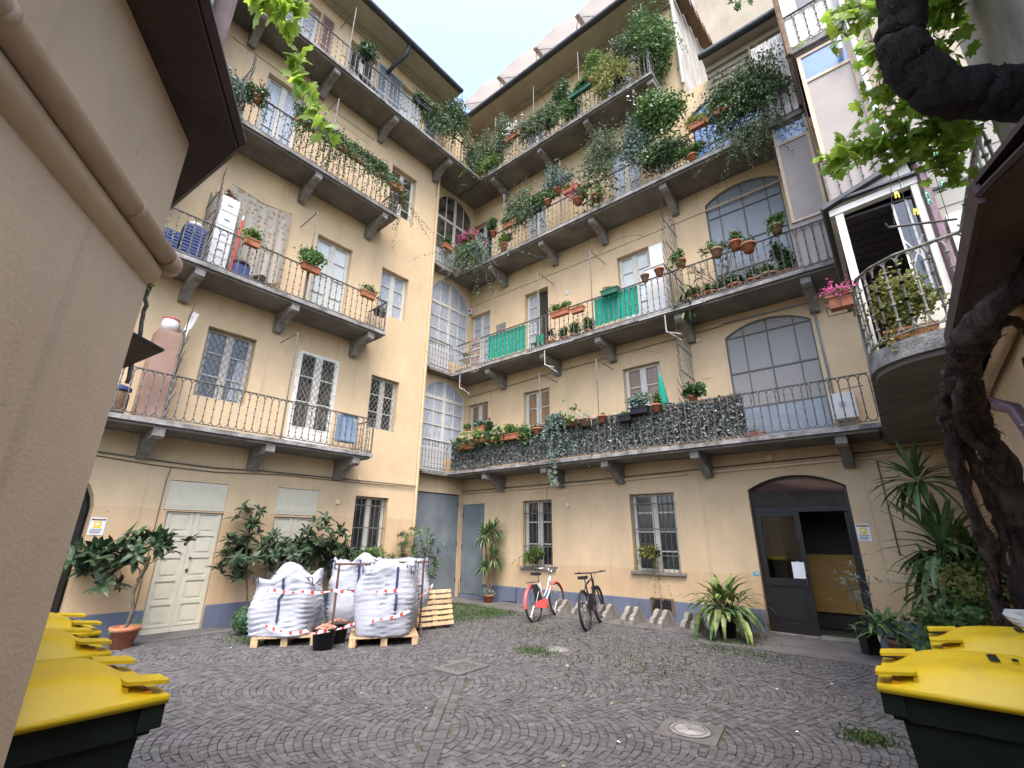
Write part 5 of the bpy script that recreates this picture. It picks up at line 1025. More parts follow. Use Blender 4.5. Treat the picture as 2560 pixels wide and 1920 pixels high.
for i, x in enumerate((-6.34, -5.8, -5.24, -4.64, -4.03, -3.43)):
    if not proto:
        proto = thing('bicycle_stand', lab[0], 'bicycle stand', T(x, 9.62), 'concrete bicycle stands'); prof = [(-.32, 0), (-.32, .1), (-.26, .17), (-.14, .2), (-.06, .28), (.02, .31), (.12, .29), (.22, .2), (.3, .05), (.3, 0)]
        m = MB(); m.prism([(-.13, y, z) for y, z in prof], (.085, 0, 0)); m.prism([(.045, y, z) for y, z in prof], (.085, 0, 0)); m.build('cheek', 'stone', proto); m = MB(); m.prism([(-.0449, -.31, .001), (-.0449, -.31, .07), (-.0449, -.05, .03), (-.0449, .15, .09), (-.0449, .28, .04), (-.0449, .28, .001)], (.0898, 0, 0)); m.build('slot', 'stone', proto)
    else: copytree(proto, T(x, 9.62, 0, R((i*37) % 7-3)), lab[i])
# ------------------------------------------------------------------ wheelie bins
def wbin(M, label, words=True, proto=None):
    t = thing('wheelie_bin', label, 'bin', M, 'yellow-lidded paper bins'); m = MB(); W, D = .31, .4; H = .98      # X = width, -Y = front
    vs = []
    for z, a, b0, b1 in ((.06, .8, -.28, .3), (.1, .82, -.3, .32), (H-.12, .95, -D+.03, D-.03), (H-.119, 1.0, -D, D), (H, 1.02, -D-.01, D)): vs += [(-W*a, b0, z), (W*a, b0, z), (W*a, b1, z), (-W*a, b1, z)]
    m.add(vs, [(i*4+j, i*4+(j+1) % 4, (i+1)*4+(j+1) % 4, (i+1)*4+j) for i in range(4) for j in range(4)]+[(3, 2, 1, 0)])
    for s in (-1, 1): m.box(s*W-.02, s*W+.02, -D-.03, -D+.05, H-.1, H-.02)
    o = m.build('body', 'bin_green', t); m = MB(); m.box(-W*.8, W*.8, -.302, -.29, .06, .14); m.build('bumper', 'plastic_red', o)
    m = MB(); ny, nx = 22, 16; vs = []
    for i in range(ny+1):
        y = -D-.035+(2*D+.05)*i/ny; f = i/ny
        for j in range(nx+1):
            x = -W-.03+(2*W+.06)*j/nx; e = min(1, min(x+W+.03, W+.03-x)/.1); fr_ = min(1, f/.16); z = H+.012+.1*math.sin(PI*min(1, max(0, f*.72+.12)))*max(0, min(1, e*1.2-.25))**.6*min(1, max(0, fr_*1.3-.3))
            if .25 < abs(x/W) < .8 and f > .2: z += .006
            vs.append((x, y, z))
    m.add(vs, [(i*(nx+1)+j, i*(nx+1)+j+1, (i+1)*(nx+1)+j+1, (i+1)*(nx+1)+j) for i in range(ny) for j in range(nx)])
    m.box(-W-.03, W+.03, -D-.036, D+.015, H-.016, H+.0115); lid = m.build('lid', 'bin_yellow', t, True)
    m = MB()
    for s in (-1, 1):
        m = MB(); cx = s*W*.78; P_ = [(cx+.055*sx+.015*math.cos(an), -D+.0+dy+.015*math.sin(an)) for sx, dy, a0 in ((1, .1, 0), (-1, .1, 90), (-1, -.02, 180), (1, -.02, 270)) for an in (R(a0), R(a0+45), R(a0+90))]
        m.prism([(x, y, H+.05+(y+D)*.12) for x, y in P_], (0, 0, .014)); m.box(cx-.062, cx+.062, -D+.1, -D+.115, H+.012, H+.058); m.build('handle_tab', 'bin_yellow', lid)
    for s in (-1, 1): m = MB(); m.box(s*W*.78-.06, s*W*.78+.06, -D+.02, -D+.098, H+.013, H+.03); m.build('handle_recess', 'bin_orange', lid)
    MM = Matrix.Translation((-.02, .0, H+.122)) @ Matrix.Rotation(R(180), 4, 'Z'); text(lid, 'CARTA', .05, MM, 'ink', depth=.004); text(lid, '360', .03, Matrix.Translation((-.02, .07, H+.122)) @ Matrix.Rotation(R(180), 4, 'Z'), 'ink', 'lettering', .004)
    m = MB()
    for s in (-1, 1):
        c = len(m.v); m.lathe([(0, -.02), (.1, -.02), (.1, .02), (0, .02)], 18)
        for i in range(c, len(m.v)): v = m.v[i]; m.v[i] = (s*.29+v[2], .34+v[0], .1+v[1])
    m.build('wheel', 'rubber', t); return t
def binat(x, y, rz, label): wbin(T(x, y, 0, rz), label)
binat(-2.77, .37, PI, 'yellow-lidded bin in the left foreground, nearest the viewer'); binat(-3.85, .4, PI, 'yellow-lidded bin second in the left row, partly behind the wall corner'); binat(-4.62, .5, PI, 'yellow-lidded bin furthest back in the left row')
binat(.2, 3.24, -PI/2, 'yellow-lidded bin in the right foreground'); binat(.42, 4.36, -PI/2, 'yellow-lidded bin behind the right foreground bin, with a white plastic sack on top')
t = thing('plastic_sack', 'crumpled white plastic sack lying on the rear right bin lid', 'plastic sack', T(.6, 4.6, 1.1)); m = MB(); vs, fs = sphere((0, 0, .04), .13, 18, (1.5, 1, .55)); m.add([Vector(v)*(1+.5*noise.noise(Vector(v)*13)) for v in vs], fs); m.build('sack', 'plastic_white', t)
# ------------------------------------------------------------------ notices, lamps, cameras, cables
def notice(F, u, z, w, h, label):
    t = thing('notice', label, 'sign', on(F, u, .003, z)); m = MB(); m.box(0, w, -.006, 0, 0, h); m.build('board', 'paper', t); m = MB(); m.box(.012, w-.012, -.008, -.0061, h-.045, h-.02); m.build('header', 'plastic_black', t)
    RX = Matrix.Rotation(R(90), 4, 'X'); text(t, 'ATTENZIONE', .02, Matrix.Translation((w/2, -.0086, h-.033)) @ RX, 'yellow', depth=.0004); m = MB(); m.box(w*.25, w*.75, -.008, -.0061, h*.38, h-.055); m.build('pictogram_field', 'yellow', t)
    m = MB(); m.box(w*.36, w*.62, -.0095, -.0081, h*.57, h*.68, Matrix.Identity(4)); m.box(w*.32, w*.355, -.0095, -.0081, h*.59, h*.66); m.box(w*.42, w*.46, -.0095, -.0081, h*.46, h*.569); m.build('camera_symbol', 'paper', t); m = MB()
    for i, zz in enumerate((.3, .22, .15, .09)): m.box(.02, w-.02-(i % 2)*.03, -.008, -.0061, h*zz, h*zz+.008)
    m.build('small_print', 'ink', t)
notice(FL, -1.01, 1.6, .2, .27, 'white notice with a yellow camera pictogram left of the cream door'); notice(FR, -.66, 1.62, .19, .28, 'white notice with a yellow camera pictogram right of the entrance')
t = thing('paper_sheet', 'blank white sheet taped inside the glass of the entrance door', 'paper', on(FR, -1.76, -.09, .96)); m = MB(); m.box(0, .2, 0, .002, 0, .28); m.build('sheet', 'paper', t); m = MB(); m.box(.08, .12, -.001, 0, .27, .29); m.build('adhesive', 'tape_white', t)
t = thing('wall_label', 'small blue plate on the wall left of the entrance door', 'sign', on(FR, -2.42, .004, .98)); m = MB(); m.box(0, .1, -.004, 0, 0, .065); m.build('plate', 'cyan', t); m = MB(); m.box(.04, .09, -.005, -.0041, .03, .045); m.build('lettering', 'paper', t)
for F, u, z, lb in ((FL, 3.27, 2.38, 'small peach junction box on the left wing above the loquat bush'), (FR, -6.54, 2.43, 'small peach junction box between the two barred ground-floor windows'), (FR, -1.81, 3.18, 'small peach junction box above the entrance arch'), (FL, 3.75, 2.98, 'peach junction box where the cables meet on the left wing'), (FR, -2.86, 6.0, 'small peach junction box beside the arched window of the first floor')):
    t = thing('junction_box', lb, 'junction box', on(F, u, 0, z)); m = MB(); m.box(-.045, .045, -.04, 0, -.045, .045); m.build('box', 'wall_near', t); m = MB(); m.box(-.038, .038, -.044, -.0401, -.038, .038); m.build('cover', 'wall_near', t)
t = thing('security_camera', 'small white security camera in the corner above the grey gates', 'security camera', T(-10.2, 10.05, 3.12)); m = MB(); m.tube([(0, 0, 0), (.1, -.1, -.02)], .04, 12); m.build('housing', 'plastic_white', t); m = MB(); m.tube([(.1, -.1, -.02), (.105, -.105, -.021)], .026, 10); m.build('lens', 'plastic_black', t); m = MB(); m.tube([(-.05, .1, .05), (0, 0, 0)], .012, 6); m.build('bracket_arm', 'iron', t)
def cable(F, pts, rad, matn, label, name='cable', cat='cable'):
    t = thing(name, label, cat, F); m = MB(); m.tube(pts, rad, 6); m.build('run', matn, t, True); return t
cable(FL, [(-1.3, -.03, 2.93), (-.2, -.03, 2.88), (.6, -.03, 2.86), (1.5, -.03, 2.9), (3.7, -.03, 2.92), (5.55, -.05, 2.93)], .014, 'iron', 'thick grey cable strung along the left wing above the cream doors')
cable(FL, [(-1.2, -.025, 2.86), (-.4, -.03, 2.8), (.6, -.03, 2.78), (1.9, -.03, 2.86), (3.7, -.03, 2.86), (5.5, -.05, 2.9)], .007, 'iron_dark', 'thin black cable sagging below the grey one on the left wing'); cable(FL, [(-.1, -.02, 2.8), (-.13, -.02, 2.55), (-.13, -.02, .4)], .006, 'iron_dark', 'thin cable dropping beside the frame of the cream door')
cable(FR, [(-10.4, -.04, 2.9), (-6, -.04, 2.93), (-3.45, -.04, 2.98)], .022, 'wall_near', 'peach painted conduit over the barred ground-floor windows', 'conduit', 'conduit'); cable(FR, [(-3.12, -.04, 2.97), (-.3, -.04, 3.02), (.9, -.04, 3.06)], .022, 'wall_near', 'peach painted conduit above the entrance arch', 'conduit', 'conduit')
cable(FR, [(-10.4, -.05, 2.97), (-6, -.045, 3.0), (-3.4, -.05, 3.05), (.9, -.05, 3.14)], .009, 'iron_dark', 'black cable running just above the peach conduits'); cable(FR, [(-.15, -.02, 2.95), (-.15, -.02, 1.4)], .01, 'iron', 'grey vertical conduit right of the camera notice', 'conduit', 'conduit')
cable(FR, [(-2.3, -.02, 6.24), (-.58, -.025, 6.22), (-.57, -.03, 6.18), (-.55, -.04, 3.46)], .02, 'metal_grey', 'grey pipe framing the right side of the lower arched window', 'pipe', 'pipe'); cable(FR, [(-7.2, -.02, 2.9), (-7.2, -.02, 2.6)], .005, 'iron_dark', 'short cable dropping to the narrower barred window')
cable(FR, [(-8.2, -.04, .38), (-8.2, -.05, .05), (-8.6, -.1, .03)], .01, 'plastic_black', 'black hose hanging on the plinth beside the three-headed yucca', 'hose', 'hose'); cable(FR, [(-10.3, -.03, 5.98), (-7, -.03, 6.1), (-2.3, -.03, 6.2)], .01, 'iron_pale', 'thin pipe under the second-floor balcony of the right wing', 'pipe', 'pipe')
cable(FR, [(-9.3, -.02, 5.98), (-9.3, -.02, 4.3)], .012, 'wall_near', 'peach vertical conduit right of the corner window on the first floor', 'conduit', 'conduit')

# ------------------------------------------------------------------ things on the balconies
def spikes(F, u, out, z, zt, label, seed, dirn=-1):
    """spiked divider grille across a balcony (in a plane at right angles to the wall)"""
    t = thing('divider_grille', label, 'grille', on(F, u, 0, z)); m = MB(); r = random.Random(seed); H = zt-z
    for k in range(8): y = -.08-k*.105; m.tube([(0, y, .0), (0, y, H-.1-.06*k*.6), (0, y-.01, H+r.uniform(0, .12)-.05*k)], .008, 4)
    for zz in (.35, .62, .86): m.box(-.01, .01, -out, -.02, H*zz-.01, H*zz+.01)
    m.build('bars', 'iron', t); m = MB()
    for k in range(15): f = k/14; p = (0, -out+.03, H*f*.98); a = R(10+75*f); m.tube([p, (r.uniform(-.03, .03), -out-.3*math.cos(a)-.02, p[2]+.3*math.sin(a)+.02)], .006, 4)
    m.build('spikes', 'iron_dark', t)
spikes(FL, -.57, .85, 3.5, 5.4, 'spiked fan grille dividing the lowest balcony of the left wing', 1); spikes(FL, -.6, .85, 6.6, 8.5, 'spiked fan grille beside the white cabinet on the left wing', 2); spikes(FL, -.6, .85, 10.2, 11.9, 'spiked fan grille among the plants at the left end of the third-floor balcony', 3)
spikes(FR, -3.05, .9, 3.5, 6.0, 'tall spiked grille left of the lower arched window, by the green parasol', 4); spikes(FR, -3.06, .9, 6.6, 9.3, 'tall spiked grille left of the upper arched window, by the white cabinet', 5)
def pole(F, u, zb, zt, label, arm=.85):
    t = thing('awning_pole', label, 'pole', on(F, u, .86, zb), 'awning poles on the balcony rails'); m = MB(); m.tube([(0, 0, 0), (0, 0, zt-zb)], .016, 7); m.build('post', 'iron', t); m = MB(); m.tube([(0, 0, zt-zb), (0, arm, zt-zb)], .012, 6); m.build('arm', 'iron', t)
for F, u, zb, zt, lb in ((FL, 1.39, 3.5, 5.79, 'awning pole by the white French door on the lowest left balcony'), (FL, 1.36, 6.6, 8.92, 'awning pole behind the big green planter on the second left balcony'), (FL, 1.4, 10.2, 12.56, 'awning pole above the ivy on the third left balcony'), (FL, 1.45, 13.7, 16.1, 'awning pole on the top left balcony'),
  (FR, -6.8, 3.5, 5.8, 'awning pole in front of the narrow window on the lowest right balcony'), (FR, -5.08, 3.5, 5.8, 'awning pole beside the potted rubber plant on the lowest right balcony'), (FR, -6.81, 6.6, 8.92, 'awning pole in front of the open dark doorway'), (FR, -5.1, 6.6, 8.96, 'awning pole at the left edge of the right-hand green cloth'),
  (FR, -8.16, 10.2, 12.45, 'awning pole left of the climbers on the third right balcony'), (FR, -5.95, 10.2, 12.5, 'awning pole behind the blue-grey shrub on the third right balcony'), (FR, -8.63, 13.7, 16.1, 'awning pole nearest the corner on the top right balcony'), (FR, -6.92, 13.7, 16.3, 'awning pole in the middle of the top right balcony'), (FR, -5.16, 13.7, 16.4, 'awning pole beside the green trough on the top right balcony')): pole(F, u, zb, zt, lb)
for x, lb in ((-9.75, 'drying bracket hanging under the second right balcony near the corner'), (-6.55, 'drying bracket hanging under the second right balcony, middle one'), (-3.25, 'drying bracket hanging under the second right balcony at right')):
    t = thing('drying_bracket', lb, 'bracket', on(FR, x, .95, 6.4), 'drying brackets'); m = MB(); m.tube([(0, 0, 0), (0, 0, -.42)], .013, 6); m.build('hanger', 'pipe_grey', t); m = MB(); m.tube([(0, 0, -.4), (.25, .2, -.62)], .011, 6); m.tube([(0, 0, -.42), (.35, -.1, -.6)], .011, 6); m.tube([(-.6, -.02, .03), (.9, -.02, .03)], .012, 6); m.build('arm', 'pipe_grey', t)
# left wing, first floor
t = thing('cupboard', 'tall pinkish-brown metal cupboard on the lowest left balcony', 'cupboard', on(FL, -.72, .42, 3.46)); m = MB(); m.box(-.2, .2, -.24, .24, 0, 1.66); m.build('case', 'cupboard', t); m = MB(); m.box(-.185, .185, -.252, -.241, .03, 1.62); o = m.build('door', 'cupboard', t); m = MB(); m.box(.14, .16, -.27, -.2521, .8, .9); m.build('handle', 'iron', o)
t = thing('paint_can', 'white drum with a red lid standing on top of the brown cupboard', 'can', on(FL, -.75, .45, 5.125)); m = MB(); m.lathe([(.13, .025), (.13, .25)], 20); m.build('drum', 'plastic_white', t, True); m = MB(); m.lathe([(.137, 0), (.137, .024)], 20); m.lathe([(.135, .251), (.137, .275), (0, .276)], 20); m.build('lid', 'plastic_red', t)
t = thing('plank', 'pale plank leaning up behind the paint can', 'plank', on(FL, -.5, .3, 5.13)); m = MB(); m.box(-.05, .05, -.015, .015, 0, .62, Matrix.Rotation(R(12), 4, 'Y')); m.build('board', 'worn_white', t)
t = thing('meter_box', 'blue-grey metal cabinet hung inside the lowest left railing', 'cabinet', on(FL, 2.66, .72, 3.64)); m = MB(); m.box(0, .4, -.1, .1, 0, .62); m.build('case', 'blue_grey', t); m = MB(); m.box(.02, .38, -.108, -.101, .02, .6); o = m.build('door', 'blue_grey', t); m = MB(); m.box(.28, .3, -.112, -.1081, .48, .55); m.box(.32, .34, -.112, -.1081, .48, .55); m.build('vent', 'plastic_white', o)
t = thing('storage_jar', 'dark jar with a blue lid at the far left end of the lowest balcony', 'jar', on(FL, -1.2, .6, 3.46)); m = MB(); m.lathe([(.1, 0), (.15, .1), (.15, .34), (.12, .42)], 16); m.build('body', 'wood_dark', t, True); m = MB(); m.lathe([(.16, .42), (.16, .47), (.05, .52), (0, .52)], 16); m.build('lid', 'plastic_blue', t)
# left wing, second floor
t = thing('drawer_cabinet', 'tall white plastic drawer cabinet on the second left balcony', 'cabinet', on(FL, -.3, .35, 6.56)); m = MB(); m.box(-.17, .17, -.18, .18, 0, 1.85); m.build('case', 'plastic_white', t)
for k in range(5):
    m = MB(); m.box(-.16, .16, -.19, -.1801, .05+k*.36, .38+k*.36); o = m.build('drawer', 'plastic_white', t); m = MB(); m.box(-.05, .05, -.2, -.1901, .2+k*.36, .225+k*.36); m.build('handle', 'metal_grey', o)
t = thing('potted_plant', 'small dry plant in a low terracotta pot on top of the white drawer cabinet', 'potted plant', on(FL, -.3, .35, 8.41)); pot(t, .1, .08); m = MB(); cloud(m, (0, 0, .16), (.17, .12, .08), 160, .05, random.Random(2)); m.build('foliage', 'bark_red', t)
t = thing('red_pole', 'red and white pole leaning against the white drawer cabinet', 'pole', on(FL, -.05, .6, 6.56)); m = MB(); m.tube([(0, 0, 0), (.05, .15, 1.5)], .022, 8); m.build('shaft', 'plastic_red', t); m = MB(); m.tube([(.05, .15, 1.5), (.055, .165, 1.64)], .02, 8); m.build('cap', 'plastic_white', t)
t = thing('net_curtain', 'sheer curtain printed with brown butterflies hung outside the second-floor window', 'curtain', on(FL, -.26, .12, 7.1)); m = MB(); n = 40; vs = []
for i in range(n+1):
    u = 1.32*i/n
    for k in range(9): f = k/8; vs.append((u+.06*f*(1-i/n)*3*(1-f), -.03*math.sin(i*.9)*(.3+f*.7)-.05*f, 1.94*(1-f)-.1*math.sin(PI*i/n)*(1-f)*.6+.06*math.sin(i*.5)*f))
m.add(vs, [(i*9+k, i*9+k+1, (i+1)*9+k+1, (i+1)*9+k) for i in range(n) for k in range(8)]); m.build('cloth', 'net_print', t, True); m = MB(); m.tube([(-.02, 0, 1.95), (.66, -.01, 1.85), (1.34, 0, 1.95)], .006, 5); m.build('string', 'iron_dark', t)
for i, (u, z, lb) in enumerate(((-.78, 6.56, 'blue bottle crate at the bottom of the stack behind the railing'), (-.78, 6.83, 'blue bottle crate in the middle of the stack behind the railing'), (-.78, 7.1, 'topmost blue bottle crate, a white bowl on it'), (-1.18, 6.56, 'lower blue crate of the stack hidden by the pipe elbow'), (-1.18, 6.83, 'upper blue crate of the stack hidden by the pipe elbow'))):
    if i == 0:
        cr = thing('bottle_crate', lb, 'crate', on(FL, u, .5, z), 'blue bottle crates'); m = MB()
        for a, b_, c, d in ((-.18, .18, -.15, -.14), (-.18, .18, .14, .15), (-.18, -.17, -.139, .139), (.17, .18, -.139, .139)):
            for k in range(4): m.box(a, b_, c, d, k*.07, k*.07+.045)
        m.box(-.179, .179, -.1395, .1395, .001, .012)
        for x in (-.175, 0, .165): m.box(x, x+.012, -.152, -.1505, .001, .25)
        m.build('crate', 'plastic_blue', cr); m = MB()
        for a in range(4):
            for b_ in range(3): m.lathe([(.03, .02), (.03, .2), (.012, .24), (0, .24)], 8, (-.13+a*.086, -.09+b_*.09, 0))
        o = m.build('bottles', 'glass_dark', cr); o['kind'] = 'stuff'
    else: copytree(cr, on(FL, u, .5, z), lb)
t = thing('bowl', 'white bowl resting on the blue crates of the second left balcony', 'bowl', on(FL, -.78, .5, 7.36)); m = MB(); m.lathe([(.05, 0), (.11, .05), (.13, .1), (.12, .1), (.1, .055), (0, .03)], 16); m.build('body', 'plastic_white', t, True); m = MB(); m.lathe([(.045, -.012), (.045, 0)], 12); m.build('foot', 'plastic_white', t)
t = thing('storage_box', 'blue lidded box with a black cushion beside the curtain on the second left balcony', 'box', on(FL, .12, .55, 6.56)); m = MB(); m.box(-.15, .15, -.15, .15, 0, .36); m.build('box', 'plastic_blue', t); m = MB(); m.add(*sphere((0, 0, .42), .17, 12, (1, 1, .5))); m.build('cushion', 'plastic_black', t, True)
# planters and plants ---------------------------------------------------------------
FBr = T(-10.09, 8.33, 0, R(88.6))
def P(F, u, out, z, label, kind='pot', w=.3, matn='terracotta', leaf='leaf_mid', n=400, s=.05, rad=(.2, .16, .15), cz=None, trails=0, TL=.5, tn=None, fl=None, fn=40, fs=.03, seed=None, ph=.16, cx=0, h=None, leaf2=None, n2=0, group=None):
    global PS; PS += 1; r = random.Random(seed or PS*17); t = thing({'pot': 'potted_plant', 'box': 'planter_box', 'none': 'climbing_plant'}[kind], label, {'pot': 'potted plant', 'box': 'planter', 'none': 'climbing plant'}[kind], on(F, u, out, z), group)
    if kind == 'pot': pot(t, w/2, ph, matn); base = ph
    elif kind == 'box': box_planter(t, w, matn); base = .14
    else: base = 0
    m = MB(); cz = base+rad[2]*.8 if cz is None else cz
    if n: cloud(m, (cx, 0, cz), rad, int(n*1.8), s*1.12, r, .25, max(5, int(rad[0]*18)))
    ww = max(w, rad[0]*1.7)
    for _ in range(trails): trail(m, (cx+r.uniform(-ww/2, ww/2), -.1+r.uniform(-.05, .03), base+r.uniform(-.05, .1)), TL*r.uniform(.35, 1.15), max(4, int(TL*24)), s, r)
    if m.v: m.build('foliage', leaf, t)
    if leaf2: m = MB(); cloud(m, (cx, 0, cz+rad[2]*.3), rad, n2, s*.9, r, .2, 6); m.build('pale_foliage', leaf2, t)
    if fl:
        m = MB()
        for _ in range(fn):
            p = Vector((cx+r.gauss(0, rad[0]*.5), -abs(r.gauss(0, rad[1]*.8)), cz+r.gauss(0, rad[2]*.5)))
            for _k in range(3): leafq(m, p+Vector((r.gauss(0, fs*.4), r.gauss(0, fs*.4), r.gauss(0, fs*.4))), r, fs)
        m.build('flowers', fl, t)
    return t
PS = 0
# left wing 2F
P(FL, .12, .95, 7.26, 'small pale ivy pot hooked on the railing in front of the butterfly curtain', 'box', .3, leaf='leaf_light', n=420, s=.045, rad=(.26, .14, .12), trails=5, TL=.3)
P(FL, 1.38, .95, 7.27, 'large leafy green plant in a brown trough on the second left railing', 'box', .42, leaf='leaf_mid', n=1100, s=.05, rad=(.36, .22, .25), cz=.3); P(FL, 2.86, .95, 7.24, 'thin straggly plant in a brown trough near the right end of the second left railing', 'box', .38, leaf='leaf_mid', n=300, s=.04, rad=(.26, .14, .12), trails=6, TL=.2)
P(FL, 3.58, .4, 7.2, 'small pot hooked on the end railing of the second left balcony', 'box', .3, 'plastic_black', n=180, s=.045, rad=(.18, .14, .1))
# left wing 3F
P(FL, -.95, .8, 10.2, 'shaggy grey-green plants and weeds at the left end of the third balcony', 'box', .5, 'old_board', 'leaf_blue', n=1100, s=.06, rad=(.4, .25, .4), cz=.55, trails=14, TL=.5); P(FL, -.4, .92, 10.75, 'red geranium in two stacked terracotta pots left of the third-floor French door', 'pot', .2, leaf='leaf_dark', n=900, s=.055, rad=(.25, .2, .3), cz=.2, fl='flower_red', fn=14, trails=8, TL=.5)
P(FL, .75, .95, 10.95, 'red-flowering ivy geranium, leftmost of the hanging row on the third balcony', 'box', .6, leaf='leaf_dark', n=1500, s=.05, rad=(.42, .2, .22), trails=34, TL=.8, fl='flower_red', fn=10); P(FL, 1.5, .95, 10.95, 'dense ivy geranium second in the hanging row, draping to the slab edge', 'box', .6, leaf='leaf_dark', n=1500, s=.05, rad=(.42, .2, .2), trails=44, TL=.95, fl='flower_red', fn=6)
P(FL, 2.15, .95, 10.95, 'bushy ivy third in the hanging row of the third balcony', 'box', .6, leaf='leaf_dark', n=1400, s=.05, rad=(.42, .2, .22), trails=30, TL=.6); P(FL, 2.78, .95, 10.95, 'pink-flowered trailing geranium fourth in the hanging row', 'box', .5, leaf='leaf_dark', n=1200, s=.05, rad=(.36, .2, .2), trails=30, TL=.85, fl='flower_red', fn=16)
P(FL, 3.25, .98, 10.85, 'terracotta trough with small geraniums at the corner of the third left balcony', 'box', .45, leaf='leaf_dark', n=600, s=.05, rad=(.26, .15, .15), fl='flower_red', fn=6, trails=5, TL=.3); P(FL, 3.66, .7, 10.75, 'little terracotta pot on the end rail with a long trailing stem below', 'pot', .2, leaf='leaf_dark', n=350, s=.05, rad=(.14, .14, .2), trails=14, TL=1.2, fl='flower_red', fn=5)
# left wing 4F
P(FL, 1.95, .8, 14.5, 'round dark bush in a pot on the top left balcony', 'pot', .25, 'plastic_black', 'leaf_dark', n=900, s=.06, rad=(.26, .24, .3)); P(FL, 3.9, .95, 14.45, 'dark trough with spiky plant right of the blue shutter', 'box', .6, 'plastic_black', 'leaf_dark', n=500, s=.06, rad=(.35, .2, .2), trails=8, TL=.4)
P(FL, 4.45, .9, 14.2, 'dense hanging greenery left of the roof corner on the top left balcony', 'none', .5, leaf='leaf_dark', n=1500, s=.06, rad=(.45, .2, .45), trails=20, TL=.7); P(FL, 5.35, .85, 14.9, 'tall wild bush rising to the gutter at the roof corner', 'none', .5, leaf='leaf_dark', n=2200, s=.07, rad=(.55, .4, .9), cz=.4, trails=26, TL=1.0)
P(FL, 6.35, .8, 14.3, 'pale green creeper spilling over the railing at the inner corner', 'none', .5, leaf='leaf_haze', n=1600, s=.06, rad=(.4, .25, .5), cz=.0, trails=34, TL=.9)
for u, o_, lb in ((5.9, .9, 'thin ivy strand dangling below the top slab, left of the corner'), (6.45, .5, 'second thin ivy strand dangling below the top slab near the corner')):
    P(FL, u, o_, 13.6, lb, 'none', .05, leaf='leaf_light', n=0, s=.05, rad=(.03, .03, .03), trails=2, TL=1.1, group='ivy strands under the top slab')
t = thing('parasol', 'folded black parasol lying on the top left balcony', 'parasol', on(FL, 2.3, .6, 13.65)); m = MB(); m.tube([(-.5, 0, .6), (.1, 0, .35), (.5, 0, .1)], [.03, .12, .02], 10); m.build('canopy', 'plastic_black', t); m = MB(); m.tube([(-.9, 0, .75), (.6, 0, .06)], .014, 6); m.build('shaft', 'iron', t)
# right wing 1F
r = random.Random(77); m = MB()
for _ in range(15000):
    x = r.uniform(-10.05, -1.97); z = r.uniform(3.5, 4.34)+.02*math.sin(x*3); y = -.85+r.gauss(0, .015); leafq(m, Vector((x, y, z)), r, r.uniform(.045, .085), 0)
t = thing('camouflage_net', 'grey and white camouflage net tied along the lowest right railing', 'net', FR); pm('net_dark', (.12, .13, .105), .9, .3, 14, island=.5); pm('net_light', (.25, .27, .25), .9, .2, 14, island=.4); k = len(m.f); m.m = [1 if (i*7919) % 100 < 58 else 0 for i in range(k)]; m.build('netting', ['net_dark', 'net_light'], t); m = MB()
for i in range(82): x = -10.05+i*.0986; m.quad((x, -.815+.01*math.sin(i), 3.52), (x+.0986, -.815+.01*math.sin(i+1), 3.52), (x+.0986, -.815+.01*math.sin(i+1), 4.27+.02*math.sin(i*.9)), (x, -.815+.01*math.sin(i), 4.27+.02*math.sin(i*.9-.9)))
m.build('backing', 'net_dark', t)
m = MB(); m.tube([(-10.05, -.87, 4.32), (-6, -.87, 4.33), (-1.97, -.87, 4.33)], .006, 4); m.build('rope', 'iron_dark', t)
def bigleaf(F, u, out, z, label, n, L, Wd, rad, leaf, seed, matn='terracotta', kind='pot', w=.26):
    t = thing('potted_plant', label, 'potted plant', on(F, u, out, z)); r = random.Random(seed); (pot(t, w/2, .16, matn) if kind == 'pot' else box_planter(t, w, matn)); m = MB()
    for _ in range(n):
        p = Vector((r.gauss(0, rad[0]), r.gauss(-.05, rad[1]), .18+r.gauss(0, rad[2]))); blade(m, p, Vector((r.gauss(0, 1), r.gauss(-.6, .7), r.gauss(.1, .7))), Vector((0, -.5, 1)), L*r.uniform(.6, 1.1), Wd*r.uniform(.7, 1.1), .25, .1)
    m.build('foliage', leaf, t); return t
bigleaf(FR, -9.3, .98, 4.02, 'round-leaved bergenia tumbling over the net at the left end of the lowest railing', 80, .17, .13, (.3, .1, .12), 'leaf_mid', 51, kind='box', w=.6); bigleaf(FR, -8.75, .98, 4.15, 'round-leaved bergenia in a trough, second from the corner', 60, .16, .13, (.2, .09, .12), 'leaf_mid', 52, kind='box', w=.45); bigleaf(FR, -8.1, .98, 4.1, 'round-leaved bergenia with a tall iris shoot, right of the grey plastic pot', 70, .17, .13, (.22, .1, .12), 'leaf_mid', 53, kind='box', w=.5)
t = thing('wooden_box', 'orange wooden chest under the corner window on the lowest right balcony', 'chest', on(FR, -9.65, .35, 3.46)); m = MB(); m.box(-.4, .4, -.2, .2, 0, 1.18); m.build('chest', 'wood', t); m = MB(); m.box(-.42, .42, -.22, .22, 1.181, 1.22); m.build('lid', 'wood', t)
P(FR, -9.9, .35, 4.69, 'small green plant in a terracotta pot on the orange chest', 'pot', .16, n=160, s=.06, rad=(.1, .1, .12), ph=.12); P(FR, -9.4, .35, 4.69, 'blue-grey spiky plants in a row of pots on the orange chest', 'box', .4, leaf='leaf_blue', n=420, s=.07, rad=(.26, .12, .13))
